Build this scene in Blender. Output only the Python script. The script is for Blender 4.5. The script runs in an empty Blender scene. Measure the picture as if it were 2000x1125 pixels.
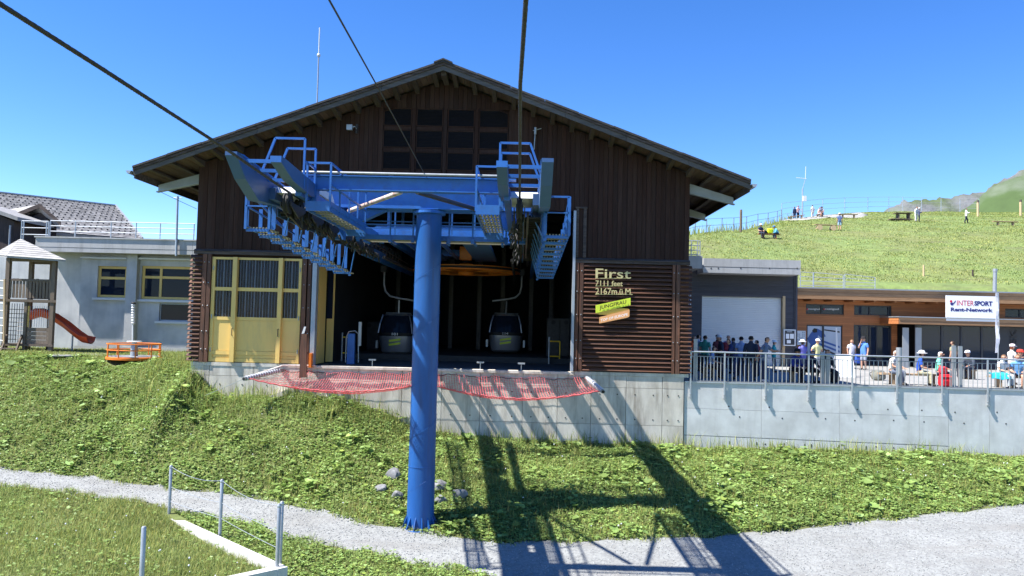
import bpy, bmesh, math, random
import numpy as np
from mathutils import Vector, Matrix

random.seed(7)
RNG = np.random.default_rng(7)
SC = bpy.context.scene
COL = SC.collection
V = Vector

# ------------------------------------------------------------------ camera
F = 1500.0                                   # focal length in pixels of the 2000 px wide photograph
CAMZ = 2.1
_up = V((0.0245, 1.0, 0.0458)).normalized()               # world Z as seen in camera axes (right, up, depth)
_dep = V((0.0127, -0.0463, 1.0)); _dep = (_dep - _up * _dep.dot(_up)).normalized()   # world Y
_rig = _up.cross(_dep)                                    # world X  (right, up, depth is left handed)
_M = Matrix((_rig, _up, _dep))                            # rows: world X, Z, Y in camera axes
if _M[0][0] < 0:
    _rig = -_rig
# camera axes written in world coordinates
CR = V((_rig[0], _dep[0], _up[0])); CU = V((_rig[1], _dep[1], _up[1])); CF = V((_rig[2], _dep[2], _up[2]))
cam_d = bpy.data.cameras.new('camera'); cam = bpy.data.objects.new('camera', cam_d); COL.objects.link(cam)
cam_d.sensor_width = 36.0; cam_d.lens = 27.0; cam_d.clip_start = 0.1; cam_d.clip_end = 5000
cam.matrix_world = Matrix(((CR[0], CU[0], -CF[0], 0), (CR[1], CU[1], -CF[1], 0), (CR[2], CU[2], -CF[2], CAMZ), (0, 0, 0, 1)))
SC.camera = cam

def ray(px, py):
    return (CF + CR * ((px - 1000.0) / F) + CU * ((562.5 - py) / F))
def P(px, py, Y):
    d = ray(px, py); return V((0, 0, CAMZ)) + d * (Y / d.y)
def PZ(px, py, z):
    d = ray(px, py); return V((0, 0, CAMZ)) + d * ((z - CAMZ) / d.z)
def PX(px, py, x):
    d = ray(px, py); return V((0, 0, CAMZ)) + d * (x / d.x)

# ------------------------------------------------------------------ light
S_SUN = V((0.645, 0.20, -1.0)).normalized()
el = math.asin(-S_SUN.z); az = math.atan2(-S_SUN.x, -S_SUN.y)
W = bpy.data.worlds.new('World'); SC.world = W; W.use_nodes = True
nt = W.node_tree; nt.nodes.clear()
sky = nt.nodes.new('ShaderNodeTexSky'); sky.sky_type = 'NISHITA'; sky.sun_disc = False
sky.sun_elevation = el; sky.sun_rotation = az; sky.altitude = 2167; sky.air_density = 1.0; sky.dust_density = 0.0; sky.ozone_density = 2.5
bgn = nt.nodes.new('ShaderNodeBackground'); bgn.inputs['Strength'].default_value = 0.105
out = nt.nodes.new('ShaderNodeOutputWorld')
hs_ = nt.nodes.new('ShaderNodeHueSaturation'); hs_.inputs['Saturation'].default_value = 1.30; hs_.inputs['Hue'].default_value = 0.511
nt.links.new(sky.outputs[0], hs_.inputs['Color']); nt.links.new(hs_.outputs[0], bgn.inputs[0]); nt.links.new(bgn.outputs[0], out.inputs[0])
sun_d = bpy.data.lights.new('sun', 'SUN'); sun_d.energy = 5.0; sun_d.angle = math.radians(0.53); sun_d.color = (1.0, 0.955, 0.89)
sun = bpy.data.objects.new('sun', sun_d); COL.objects.link(sun); sun.rotation_euler = S_SUN.to_track_quat('-Z', 'Y').to_euler()
SC.view_settings.view_transform = 'Standard'; SC.view_settings.look = 'None'
SC.view_settings.exposure = 1.4; SC.view_settings.gamma = 1.0; SC.view_settings.use_curve_mapping = False
SC.cycles.max_bounces = 6; SC.cycles.diffuse_bounces = 3; SC.cycles.glossy_bounces = 3; SC.cycles.transparent_max_bounces = 12
SC.cycles.use_denoising = True

# ------------------------------------------------------------------ materials
MATS = {}
def srgb(r, g, b):
    f = lambda c: (c / 255 / 12.92) if c / 255 <= 0.04045 else ((c / 255 + 0.055) / 1.055) ** 2.4
    return (f(r), f(g), f(b))
def mat(name, col, rough=0.6, metal=0.0, var=0.15, scale=2.0, stretch=(1, 1, 1), objvar=0.0, bump=0.0, bscale=30.0, col2=None, c2scale=1.0, c2amt=0.5,
        attr=None, spec=0.4, trans=0.0, detail=5, stain=None):
    m = bpy.data.materials.new(name); m.use_nodes = True; n = m.node_tree.nodes; L = m.node_tree.links
    b = n['Principled BSDF']; b.inputs['Roughness'].default_value = rough; b.inputs['Metallic'].default_value = metal
    b.inputs['Specular IOR Level'].default_value = spec
    geo = n.new('ShaderNodeNewGeometry'); mp = n.new('ShaderNodeMapping'); mp.inputs['Scale'].default_value = stretch
    L.new(geo.outputs['Position'], mp.inputs['Vector'])
    oi = n.new('ShaderNodeObjectInfo')
    # shift the grain from piece to piece so neighbours do not share a pattern
    mul = n.new('ShaderNodeMath'); mul.operation = 'MULTIPLY'; mul.inputs[1].default_value = 37.0 if objvar > 0 else 0.0
    L.new(oi.outputs['Random'], mul.inputs[0])
    cmb = n.new('ShaderNodeCombineXYZ'); L.new(mul.outputs[0], cmb.inputs[0]); L.new(mul.outputs[0], cmb.inputs[2])
    L.new(cmb.outputs[0], mp.inputs['Location'])
    tx = n.new('ShaderNodeTexNoise'); tx.inputs['Scale'].default_value = scale; tx.inputs['Detail'].default_value = detail; tx.inputs['Roughness'].default_value = 0.65
    L.new(mp.outputs[0], tx.inputs['Vector'])
    col = tuple(col)
    base = n.new('ShaderNodeRGB'); base.outputs[0].default_value = (*col, 1); cur = base.outputs[0]
    if col2 is not None:
        t2 = n.new('ShaderNodeTexNoise'); t2.inputs['Scale'].default_value = c2scale; t2.inputs['Detail'].default_value = 6
        L.new(mp.outputs[0], t2.inputs['Vector'])
        r2 = n.new('ShaderNodeMapRange'); r2.inputs[1].default_value = 0.42; r2.inputs[2].default_value = 0.62; r2.inputs[4].default_value = c2amt; L.new(t2.outputs[0], r2.inputs[0])
        mx = n.new('ShaderNodeMix'); mx.data_type = 'RGBA'; mx.inputs[7].default_value = (*col2, 1)
        L.new(r2.outputs[0], mx.inputs[0]); L.new(cur, mx.inputs[6]); cur = mx.outputs[2]
    if stain:      # weather marks: (colour, stretch, scale, amount)
        sm = n.new('ShaderNodeMapping'); sm.inputs['Scale'].default_value = stain[1]; L.new(geo.outputs['Position'], sm.inputs['Vector'])
        t3 = n.new('ShaderNodeTexNoise'); t3.inputs['Scale'].default_value = stain[2]; t3.inputs['Detail'].default_value = 8; t3.inputs['Roughness'].default_value = 0.7; L.new(sm.outputs[0], t3.inputs['Vector'])
        r3 = n.new('ShaderNodeMapRange'); r3.inputs[1].default_value = 0.50; r3.inputs[2].default_value = 0.72; r3.inputs[4].default_value = stain[3]; L.new(t3.outputs[0], r3.inputs[0])
        mx = n.new('ShaderNodeMix'); mx.data_type = 'RGBA'; mx.inputs[7].default_value = (*stain[0], 1); L.new(r3.outputs[0], mx.inputs[0]); L.new(cur, mx.inputs[6]); cur = mx.outputs[2]
    if attr:
        at = n.new('ShaderNodeAttribute'); at.attribute_name = attr
        mx = n.new('ShaderNodeMix'); mx.data_type = 'RGBA'; mx.blend_type = 'MULTIPLY'; mx.inputs[0].default_value = 1.0
        L.new(cur, mx.inputs[6]); L.new(at.outputs['Color'], mx.inputs[7]); cur = mx.outputs[2]
    hsv = n.new('ShaderNodeHueSaturation'); L.new(cur, hsv.inputs['Color'])
    r = n.new('ShaderNodeMapRange'); r.inputs[1].default_value = 0.25; r.inputs[2].default_value = 0.75; r.inputs[3].default_value = 1 - var; r.inputs[4].default_value = 1 + var
    L.new(tx.outputs[0], r.inputs[0])
    r2 = n.new('ShaderNodeMapRange'); r2.inputs[3].default_value = 1 - objvar; r2.inputs[4].default_value = 1 + objvar; L.new(oi.outputs['Random'], r2.inputs[0])
    mm = n.new('ShaderNodeMath'); mm.operation = 'MULTIPLY'; L.new(r.outputs[0], mm.inputs[0]); L.new(r2.outputs[0], mm.inputs[1])
    L.new(mm.outputs[0], hsv.inputs['Value']); L.new(hsv.outputs[0], b.inputs['Base Color'])
    if bump > 0:
        tb = n.new('ShaderNodeTexNoise'); tb.inputs['Scale'].default_value = bscale; tb.inputs['Detail'].default_value = 6; L.new(mp.outputs[0], tb.inputs['Vector'])
        bp = n.new('ShaderNodeBump'); bp.inputs['Strength'].default_value = 1.0; bp.inputs['Distance'].default_value = bump
        L.new(tb.outputs[0], bp.inputs['Height']); L.new(bp.outputs[0], b.inputs['Normal'])
    if trans > 0:
        tr = n.new('ShaderNodeBsdfTranslucent'); L.new(hsv.outputs[0], tr.inputs[0]); ms = n.new('ShaderNodeMixShader'); ms.inputs[0].default_value = trans
        L.new(b.outputs[0], ms.inputs[1]); L.new(tr.outputs[0], ms.inputs[2]); L.new(ms.outputs[0], n['Material Output'].inputs[0])
    MATS[name] = m; return m

def glass_mat(name, tint, spec=0.4, opacity=0.5, rough=0.03):
    m = bpy.data.materials.new(name); m.use_nodes = True; n = m.node_tree.nodes; L = m.node_tree.links
    b = n['Principled BSDF']; b.inputs['Base Color'].default_value = (*tint, 1); b.inputs['Roughness'].default_value = rough; b.inputs['Specular IOR Level'].default_value = spec
    tr = n.new('ShaderNodeBsdfTransparent'); ms = n.new('ShaderNodeMixShader'); ms.inputs[0].default_value = opacity
    L.new(tr.outputs[0], ms.inputs[1]); L.new(b.outputs[0], ms.inputs[2]); L.new(ms.outputs[0], n['Material Output'].inputs[0])
    MATS[name] = m; return m

WOODZ = (9, 9, 0.8)      # grain along Z
WOODX = (0.8, 9, 9)      # grain along X
mat('dark_wood_vertical', (0.036, 0.0165, 0.0115), 0.8, var=0.3, scale=2.2, stretch=WOODZ, objvar=0.22, bump=0.004, bscale=12, col2=(0.046, 0.030, 0.024), c2scale=0.35, c2amt=0.4, spec=0.2)
mat('brown_slat_wood', (0.105, 0.043, 0.022), 0.7, var=0.5, scale=2.0, stretch=WOODX, objvar=0.25, bump=0.004, bscale=12, col2=(0.07, 0.035, 0.025), c2scale=0.8, c2amt=0.75)
mat('brown_post_wood', (0.12, 0.052, 0.03), 0.7, var=0.4, scale=2.0, stretch=WOODZ, objvar=0.2, bump=0.003, bscale=12, col2=(0.05, 0.028, 0.02), c2scale=0.6, c2amt=0.7)
mat('dark_trim_wood', (0.05, 0.036, 0.03), 0.75, var=0.4, scale=2.5, stretch=WOODX, objvar=0.2, col2=(0.16, 0.12, 0.10), c2scale=1.1, c2amt=0.5)
mat('roof_fascia', (0.085, 0.077, 0.07), 0.65, var=0.35, scale=2, stretch=WOODX, objvar=0.2, col2=(0.06, 0.055, 0.05), c2scale=0.8, c2amt=0.8)
mat('roof_top', (0.04, 0.037, 0.036), 0.8, var=0.4, scale=6, bump=0.01)
mat('soffit_wood', (0.105, 0.066, 0.045), 0.75, var=0.3, scale=2, stretch=(9, 0.8, 9), objvar=0.2)
mat('rafter_wood', (0.062, 0.046, 0.034), 0.75, var=0.3, scale=2, stretch=(9, 0.8, 9), objvar=0.15)
mat('galvanised', (0.34, 0.36, 0.38), 0.45, metal=0.55, var=0.15, scale=6, objvar=0.06)
mat('bracket_steel', (0.33, 0.37, 0.42), 0.5, metal=0.3, var=0.12, scale=3)
mat('louvre', (0.011, 0.010, 0.013), 0.55, var=0.3, scale=12, objvar=0.25, spec=0.12)
mat('concrete', (0.565, 0.575, 0.57), 0.85, var=0.14, scale=1.2, objvar=0.05, bump=0.003, bscale=25, col2=(0.36, 0.36, 0.35), c2scale=0.9, c2amt=0.45, stain=((0.40, 0.40, 0.385), (3.5, 3.5, 0.25), 1.0, 0.45))
mat('concrete_old', (0.57, 0.535, 0.47), 0.88, var=0.2, scale=1.5, stretch=(2.2, 2.2, 0.7), objvar=0.07, bump=0.004, bscale=22, col2=(0.40, 0.365, 0.31), c2scale=0.9, c2amt=0.6, stain=((0.20, 0.165, 0.125), (3, 3, 0.35), 1.1, 0.75))
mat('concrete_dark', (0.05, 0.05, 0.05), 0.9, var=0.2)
mat('concrete_light', (0.42, 0.42, 0.41), 0.85, var=0.1, scale=2, objvar=0.05, bump=0.002, stain=((0.25, 0.25, 0.24), (3.0, 3.0, 0.4), 1.2, 0.6))
mat('render_grey', (0.54, 0.545, 0.545), 0.9, var=0.10, scale=1.0, bump=0.004, bscale=30, objvar=0.03, col2=(0.28, 0.30, 0.32), c2scale=0.7, c2amt=0.5, stain=((0.34, 0.35, 0.36), (3.0, 3.0, 0.25), 0.9, 0.5))
mat('deck_paving', (0.26, 0.257, 0.245), 0.9, var=0.12, scale=1.5, objvar=0.06, stain=((0.19, 0.185, 0.175), (1, 1, 1), 0.8, 0.6))
mat('yellow_paint', (0.72, 0.50, 0.15), 0.5, var=0.07, scale=1.5, objvar=0.03, col2=(0.64, 0.45, 0.15), c2scale=1.5, c2amt=0.5, stain=((0.42, 0.32, 0.14), (2.5, 2.5, 0.5), 1.3, 0.45))
mat('curtain', (0.36, 0.43, 0.55), 0.85, var=0.15, scale=3, stretch=(6, 6, 0.5))
glass_mat('pane_clear', (0.02, 0.03, 0.045), opacity=0.22, spec=0.3)
glass_mat('pane_dark', (0.012, 0.018, 0.034), opacity=0.97, spec=0.12)
glass_mat('pane_shop', (0.018, 0.030, 0.060), opacity=0.8, spec=0.3)
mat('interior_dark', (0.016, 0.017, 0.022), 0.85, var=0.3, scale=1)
mat('interior_floor', (0.10, 0.10, 0.105), 0.7, var=0.2, scale=2)
mat('blue_paint', (0.024, 0.122, 0.41), 0.42, var=0.13, scale=2.5, objvar=0.06, col2=(0.032, 0.15, 0.45), c2scale=3, c2amt=0.5, bump=0.001, stain=((0.05, 0.09, 0.19), (2, 2, 2), 2.2, 0.5))
mat('blue_pillar', (0.011, 0.078, 0.275), 0.40, var=0.12, scale=1.6, stretch=(2, 2, 0.5), col2=(0.014, 0.09, 0.30), c2scale=2.5, c2amt=0.6, bump=0.0015, bscale=60, stain=((0.028, 0.055, 0.15), (3, 3, 0.3), 1.4, 0.7))
mat('guide_plate', (0.038, 0.095, 0.235), 0.45, var=0.10, scale=2)
mat('grating', (0.26, 0.25, 0.19), 0.6, metal=0.2, var=0.3, scale=8, objvar=0.1)
mat('rust_white', (0.62, 0.58, 0.54), 0.6, var=0.15, scale=4, col2=(0.25, 0.10, 0.05), c2scale=3, c2amt=0.75)
mat('rubber_black', (0.014, 0.014, 0.015), 0.7, var=0.2)
mat('steel_dark', (0.05, 0.048, 0.05), 0.5, metal=0.6, var=0.3, scale=6)
mat('rope_steel', (0.045, 0.04, 0.038), 0.55, metal=0.3, var=0.3, scale=20)
mat('white_paint', (0.62, 0.63, 0.64), 0.5, var=0.05, scale=3)
mat('white_kerb', (0.5, 0.5, 0.49), 0.75, var=0.12, scale=4, bump=0.003, col2=(0.38, 0.375, 0.35), c2scale=3, c2amt=0.4)
mat('orange_paint', (0.62, 0.16, 0.015), 0.45, var=0.1, scale=3)
mat('orange_wheel', (0.75, 0.22, 0.02), 0.5, var=0.15, scale=3)
mat('yellow_machine', (0.85, 0.50, 0.02), 0.45, var=0.05)
mat('red_net', (0.74, 0.15, 0.165), 0.7, var=0.2, scale=5)
mat('rail_paint', (0.20, 0.215, 0.24), 0.45, metal=0.3, var=0.1, scale=4)
mat('rail_galv', (0.40, 0.43, 0.46), 0.4, metal=0.5, var=0.1, scale=5)
mat('baluster_galv', (0.42, 0.43, 0.43), 0.45, metal=0.4, var=0.1, scale=5)
mat('grey_timber', (0.155, 0.120, 0.090), 0.85, var=0.3, scale=2.5, stretch=WOODZ, objvar=0.2, bump=0.004, bscale=10)
mat('grey_shingle', (0.28, 0.275, 0.27), 0.85, var=0.3, scale=3, objvar=0.15)
mat('slate_roof', (0.27, 0.265, 0.26), 0.7, var=0.22, scale=5, objvar=0.10)
mat('slide_red', (0.72, 0.10, 0.03), 0.35, var=0.1, scale=3)
mat('old_dark_wood', (0.045, 0.032, 0.028), 0.8, var=0.4, scale=2, stretch=WOODZ)
mat('charcoal_board', (0.070, 0.068, 0.080), 0.7, var=0.2, scale=2, stretch=WOODX, objvar=0.12)
mat('roller_door', (0.62, 0.64, 0.67), 0.45, metal=0.2, var=0.05, scale=1)
mat('larch_board', (0.44, 0.17, 0.060), 0.6, var=0.25, scale=2, stretch=WOODX, objvar=0.15, col2=(0.33, 0.115, 0.045), c2scale=1, c2amt=0.6)
mat('larch_frame', (0.34, 0.14, 0.05), 0.6, var=0.2, scale=2, stretch=WOODZ)
mat('larch_fascia', (0.30, 0.17, 0.085), 0.6, var=0.3, scale=2, stretch=WOODX, objvar=0.2)
mat('light_post', (0.52, 0.38, 0.22), 0.6, var=0.15, scale=2, stretch=WOODZ)
mat('zinc', (0.30, 0.32, 0.34), 0.5, metal=0.4, var=0.1, scale=3)
mat('frame_dark', (0.035, 0.038, 0.045), 0.5, var=0.1)
mat('sign_white', (0.80, 0.81, 0.82), 0.4, var=0.02)
mat('ink_navy', (0.02, 0.025, 0.16), 0.5, var=0.02)
mat('ink_red', (0.55, 0.03, 0.06), 0.5, var=0.02)
mat('ink_black', (0.01, 0.01, 0.012), 0.5, var=0.02)
mat('brass_letter', (0.60, 0.51, 0.25), 0.45, metal=0.2, var=0.06)
mat('lime_sign', (0.60, 0.72, 0.05), 0.5, var=0.02)
mat('mustard_sign', (0.66, 0.46, 0.08), 0.5, var=0.02)
mat('apricot_sign', (0.72, 0.36, 0.15), 0.5, var=0.02)
mat('cabin_silver', (0.30, 0.31, 0.35), 0.3, metal=0.6, var=0.08)
mat('poster_snow', (0.50, 0.56, 0.64), 0.5, var=0.12, scale=0.8)
mat('poster_blue', (0.05, 0.12, 0.35), 0.5, var=0.2)
mat('bench_wood', (0.34, 0.24, 0.15), 0.8, var=0.25, scale=2, stretch=WOODX, objvar=0.15)
mat('stone', (0.215, 0.22, 0.23), 0.9, var=0.35, scale=3.0, bump=0.02, bscale=8, col2=(0.12, 0.12, 0.13), c2scale=2.2, c2amt=0.75)
mat('gravel', (0.235, 0.244, 0.238), 0.95, var=0.16, scale=0.9, bump=0.02, bscale=14, col2=(0.155, 0.158, 0.16), c2scale=11, c2amt=0.65, detail=9, stain=((0.165, 0.160, 0.150), (0.45, 1.6, 1), 0.8, 0.7))
mat('pebble', (0.285, 0.295, 0.29), 0.9, var=0.3, scale=3, attr='tint')
mat('soil', (0.085, 0.095, 0.030), 0.95, var=0.35, scale=1.5, bump=0.03, bscale=6, col2=(0.115, 0.150, 0.042), c2scale=1.2, c2amt=0.9)
mat('hill_turf', (0.130, 0.180, 0.052), 0.95, var=0.32, scale=0.8, bump=0.12, bscale=2.5, col2=(0.165, 0.160, 0.055), c2scale=0.12, c2amt=0.5, detail=9, stain=((0.10, 0.085, 0.05), (1.0, 2.6, 1), 0.22, 0.65))
mat('leaf', (0.205, 0.305, 0.080), 0.5, var=0.15, scale=0.5, attr='tint', trans=0.35, spec=0.4)
mat('grass_blade', (0.250, 0.310, 0.090), 0.6, var=0.15, scale=0.4, attr='tint', trans=0.35, spec=0.3)
mat('mountain_turf', (0.055, 0.092, 0.028), 0.95, var=0.25, scale=0.05, col2=(0.14, 0.145, 0.14), c2scale=0.05, c2amt=0.4, detail=8)
mat('mountain_rock', (0.115, 0.12, 0.125), 0.95, var=0.3, scale=0.08, col2=(0.060, 0.086, 0.03), c2scale=0.03, c2amt=0.9, bump=1.5, bscale=0.3, detail=9)
mat('skin', (0.50, 0.28, 0.19), 0.55, var=0.05, scale=8)
mat('eye_dark', (0.02, 0.015, 0.012), 0.3, var=0.0)
mat('flag_white', (0.75, 0.75, 0.80), 0.7, var=0.05, trans=0.2)

# ------------------------------------------------------------------ mesh helpers
class MB:
    def __init__(s): s.v = []; s.f = []; s.m = []; s.mi = 0
    def _add(s, vs, fs):
        o = len(s.v); s.v += [tuple(p) for p in vs]; s.f += [tuple(i + o for i in f) for f in fs]; s.m += [s.mi] * len(fs)
        return s
    def hexa(s, a):     # 8 corners: bottom 0-3, top 4-7
        return s._add(a, [(3, 2, 1, 0), (4, 5, 6, 7), (0, 1, 5, 4), (1, 2, 6, 5), (2, 3, 7, 6), (3, 0, 4, 7)])
    def box(s, x0, x1, y0, y1, z0, z1):
        return s.hexa([(x0, y0, z0), (x1, y0, z0), (x1, y1, z0), (x0, y1, z0), (x0, y0, z1), (x1, y0, z1), (x1, y1, z1), (x0, y1, z1)])
    def beam(s, p, q, w, h, up=(0, 0, 1)):
        p = V(p); q = V(q); d = (q - p).normalized(); u = V(up)
        if abs(d.dot(u)) > 0.98: u = V((0, 1, 0))
        r = d.cross(u).normalized() * (w / 2); t = r.cross(d).normalized() * (h / 2)
        return s.hexa([p - r - t, p + r - t, q + r - t, q - r - t, p - r + t, p + r + t, q + r + t, q - r + t])
    def path(s, pts, r, n=8, cap=True):
        pts = [V(p) for p in pts]; rr = r if isinstance(r, (list, tuple)) else [r] * len(pts)
        vs = []; fs = []; prev = None
        for i, p in enumerate(pts):
            d = ((pts[min(i + 1, len(pts) - 1)] - pts[max(i - 1, 0)])).normalized()
            if prev is None:
                a = d.cross(V((0, 0, 1)));
                if a.length < 0.05: a = d.cross(V((1, 0, 0)))
            else:
                a = prev - d * prev.dot(d)
            a.normalize(); prev = a.copy(); b = d.cross(a)
            for k in range(n):
                t = 2 * math.pi * k / n; vs.append(p + (a * math.cos(t) + b * math.sin(t)) * rr[i])
        for i in range(len(pts) - 1):
            for k in range(n):
                k2 = (k + 1) % n; fs.append((i * n + k, i * n + k2, (i + 1) * n + k2, (i + 1) * n + k))
        if cap:
            fs.append(tuple(range(n - 1, -1, -1))); fs.append(tuple((len(pts) - 1) * n + k for k in range(n)))
        return s._add(vs, fs)
    def tube(s, p, q, r, n=8): return s.path([p, q], r, n)
    def prism(s, pts, ext):
        n = len(pts); e = V(ext); a = [V(p) for p in pts]; b = [p + e for p in a]
        return s._add(a + b, [tuple(range(n - 1, -1, -1)), tuple(range(n, 2 * n))] + [(i, (i + 1) % n, n + (i + 1) % n, n + i) for i in range(n)])
    def lathe(s, c, prof, n=16, axis='Z'):
        c = V(c); vs = []; fs = []
        for r, z in prof:
            for k in range(n):
                t = 2 * math.pi * k / n; x, y = r * math.cos(t), r * math.sin(t)
                vs.append(c + (V((x, y, z)) if axis == 'Z' else V((z, x, y)) if axis == 'X' else V((x, z, y))))
        for i in range(len(prof) - 1):
            for k in range(n):
                k2 = (k + 1) % n; fs.append((i * n + k, i * n + k2, (i + 1) * n + k2, (i + 1) * n + k))
        fs.append(tuple(range(n - 1, -1, -1))); fs.append(tuple((len(prof) - 1) * n + k for k in range(n)))
        return s._add(vs, fs)
    def ball(s, c, rx, ry=None, rz=None, n=10, m=6):
        ry = ry or rx; rz = rz or rx; c = V(c)
        vs = [c + V((0, 0, -rz))]; fs = []
        for i in range(1, m):
            a = -math.pi / 2 + math.pi * i / m
            for k in range(n):
                t = 2 * math.pi * k / n; vs.append(c + V((rx * math.cos(a) * math.cos(t), ry * math.cos(a) * math.sin(t), rz * math.sin(a))))
        vs.append(c + V((0, 0, rz)))
        for k in range(n): fs.append((0, 1 + (k + 1) % n, 1 + k))
        for i in range(m - 2):
            for k in range(n):
                a = 1 + i * n + k; b = 1 + i * n + (k + 1) % n; fs.append((a, b, b + n, a + n))
        t = len(vs) - 1
        for k in range(n): fs.append((t, 1 + (m - 2) * n + k, 1 + (m - 2) * n + (k + 1) % n))
        return s._add(vs, fs)
    def quad(s, *p): return s._add(p, [tuple(range(len(p)))])

def root_loc(o):
    while o.parent is not None: o = o.parent
    return o.location
def obj(name, mb, m, parent=None, smooth=False, label=None, kind=None, at=None):
    """links what mb holds (world coordinates) as ONE mesh object, a child of parent if given"""
    me = bpy.data.meshes.new(name)
    off = root_loc(parent) if parent is not None else (V(at) if at is not None else V((0, 0, 0)))
    me.from_pydata([(p[0] - off[0], p[1] - off[1], p[2] - off[2]) for p in mb.v], [], mb.f)
    bm = bmesh.new(); bm.from_mesh(me); bmesh.ops.recalc_face_normals(bm, faces=bm.faces); bm.to_mesh(me); bm.free()
    for k in (m if isinstance(m, (list, tuple)) else [m]): me.materials.append(MATS[k] if isinstance(k, str) else k)
    if any(mb.m): me.polygons.foreach_set('material_index', mb.m)
    if smooth:
        me.polygons.foreach_set('use_smooth', [True] * len(me.polygons))
        me.set_sharp_from_angle(angle=math.radians(40))
    o = bpy.data.objects.new(name, me); COL.objects.link(o)
    if parent is not None: o.parent = parent
    elif at is not None: o.location = at
    if label: o['label'] = label
    if kind: o['kind'] = kind
    return o
def tag(o, label, cat, group=None):
    o['label'] = label; o['category'] = cat
    if group: o['group'] = group
    return o
def thing(name, label, cat, loc=(0, 0, 0), group=None):
    o = bpy.data.objects.new(name, None); COL.objects.link(o); o.location = loc; o.empty_display_size = 0.2
    return tag(o, label, cat, group)
def struct(name, mb, m, **k):
    return obj(name, mb, m, kind='structure', **k)
def copy_tree(o, parent=None):
    c = o.copy(); COL.objects.link(c)
    if parent is not None: c.parent = parent
    for ch in list(o.children): copy_tree(ch, c)
    return c
def box(name, x0, x1, y0, y1, z0, z1, m, parent=None, **k):
    return obj(name, MB().box(x0, x1, y0, y1, z0, z1), m, parent, **k)
def beam(name, p, q, w, h, m, parent=None, **k):
    return obj(name, MB().beam(p, q, w, h), m, parent, **k)
def tube(name, pts, r, m, parent=None, n=8, **k):
    return obj(name, MB().path(pts, r, n), m, parent, smooth=True, **k)

_TX = {}
def text(name, s, org, width, height, m, parent, right=(1, 0, 0), up=(0, 0, 1), depth=0.02, bold=0.0, label=None):
    """lettering s, its lower left corner at org, scaled to width x height, standing out by depth"""
    cu = bpy.data.curves.new('lettering', 'FONT'); cu.body = s; cu.size = 1.0; cu.extrude = 0.02; cu.offset = bold; cu.resolution_u = 3
    t = bpy.data.objects.new('lettering', cu); COL.objects.link(t)
    dg = bpy.context.evaluated_depsgraph_get(); me = bpy.data.meshes.new_from_object(t.evaluated_get(dg))
    bpy.data.objects.remove(t); bpy.data.curves.remove(cu)
    n = len(me.vertices); co = np.empty(n * 3); me.vertices.foreach_get('co', co); co = co.reshape(-1, 3)
    lo, hi = co.min(0), co.max(0); r = np.array(V(right)); u = np.array(V(up)); nn = np.cross(r, u); nn /= np.linalg.norm(nn)
    x = (co[:, 0] - lo[0]) / (hi[0] - lo[0]) * width; y = (co[:, 1] - lo[1]) / (hi[1] - lo[1]) * height; z = (co[:, 2] - lo[2]) / (hi[2] - lo[2]) * depth
    w = np.array(V(org)) + x[:, None] * r + y[:, None] * u + z[:, None] * nn
    w -= np.array(root_loc(parent))
    me.vertices.foreach_set('co', w.ravel()); me.update(); me.materials.append(MATS[m]); me.name = name
    o = bpy.data.objects.new(name, me); COL.objects.link(o); o.parent = parent
    if label: o['label'] = label
    return o

# ------------------------------------------------------------------ terrain
def interp(x, xs, ys): return np.interp(x, xs, ys)
def zpath(y): return -3.7 + 0.17 * (np.clip(y, 8.0, 27.5) - 22.2)      # the slope falls towards the valley
def PS(px, py):
    d = ray(px, py); k = (-3.7 - 0.17 * 22.2 - CAMZ) / (d.z - 0.17 * d.y); return V((0, 0, CAMZ)) + d * k
_far = [PS(x, y) for x, y in ((-150, 902), (0, 913), (198, 933), (336, 953), (435, 961), (593, 989), (698, 1016), (796, 1033), (895, 1050), (1006, 1060), (1100, 1056), (1370, 1046), (1505, 1036), (1775, 1008), (2000, 981), (2250, 948))]
_near = [PS(x, y) for x, y in ((-150, 941), (0, 950), (198, 972), (332, 994), (440, 1015), (514, 1032), (551, 1048), (698, 1079), (800, 1099), (927, 1121), (1000, 1142), (1100, 1160), (1300, 1190), (1600, 1190), (2000, 1190), (2400, 1190))]
FX = np.array([p.x for p in _far]); FY = np.array([p.y for p in _far]); NX = np.array([p.x for p in _near]); NY = np.array([p.y for p in _near])
KZ = -3.70                                   # top of the white kerb of the foreground plot
k1, k2, k3 = PZ(334, 1004, KZ), PZ(562, 1107, KZ), PZ(400, 1142, KZ)
kd = (k2 - k1).normalized(); kn = V((kd.y, -kd.x, 0)); kn = kn if kn.x < 0 else -kn
def inside_poly(x, y, poly):
    x = np.asarray(x); y = np.asarray(y); c = np.zeros(x.shape, bool); n = len(poly)
    for i in range(n):
        (x0, y0), (x1, y1) = poly[i], poly[(i + 1) % n]
        k = ((y0 > y) != (y1 > y)); c ^= k & (x < (x1 - x0) * (y - y0) / (y1 - y0 + 1e-12) + x0)
    return c
PLOT = [(k1.x, k1.y), (k2.x, k2.y), (k3.x, k3.y), (-30, 8), (-60, 32), (k1.x - 2.0, 32), (k1.x, k1.y + 1.5)]
_ki = [k1 + kn * .15, k2 + kn * .15 - kd * .12, k3 + kn * .15 - kd * .15]
PLOTC = [(p.x, p.y) for p in _ki] + PLOT[3:]
def in_plot_core(x, y): return inside_poly(x, y, PLOTC)
def smooth(t): t = np.clip(t, 0, 1); return t * t * (3 - 2 * t)
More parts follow.
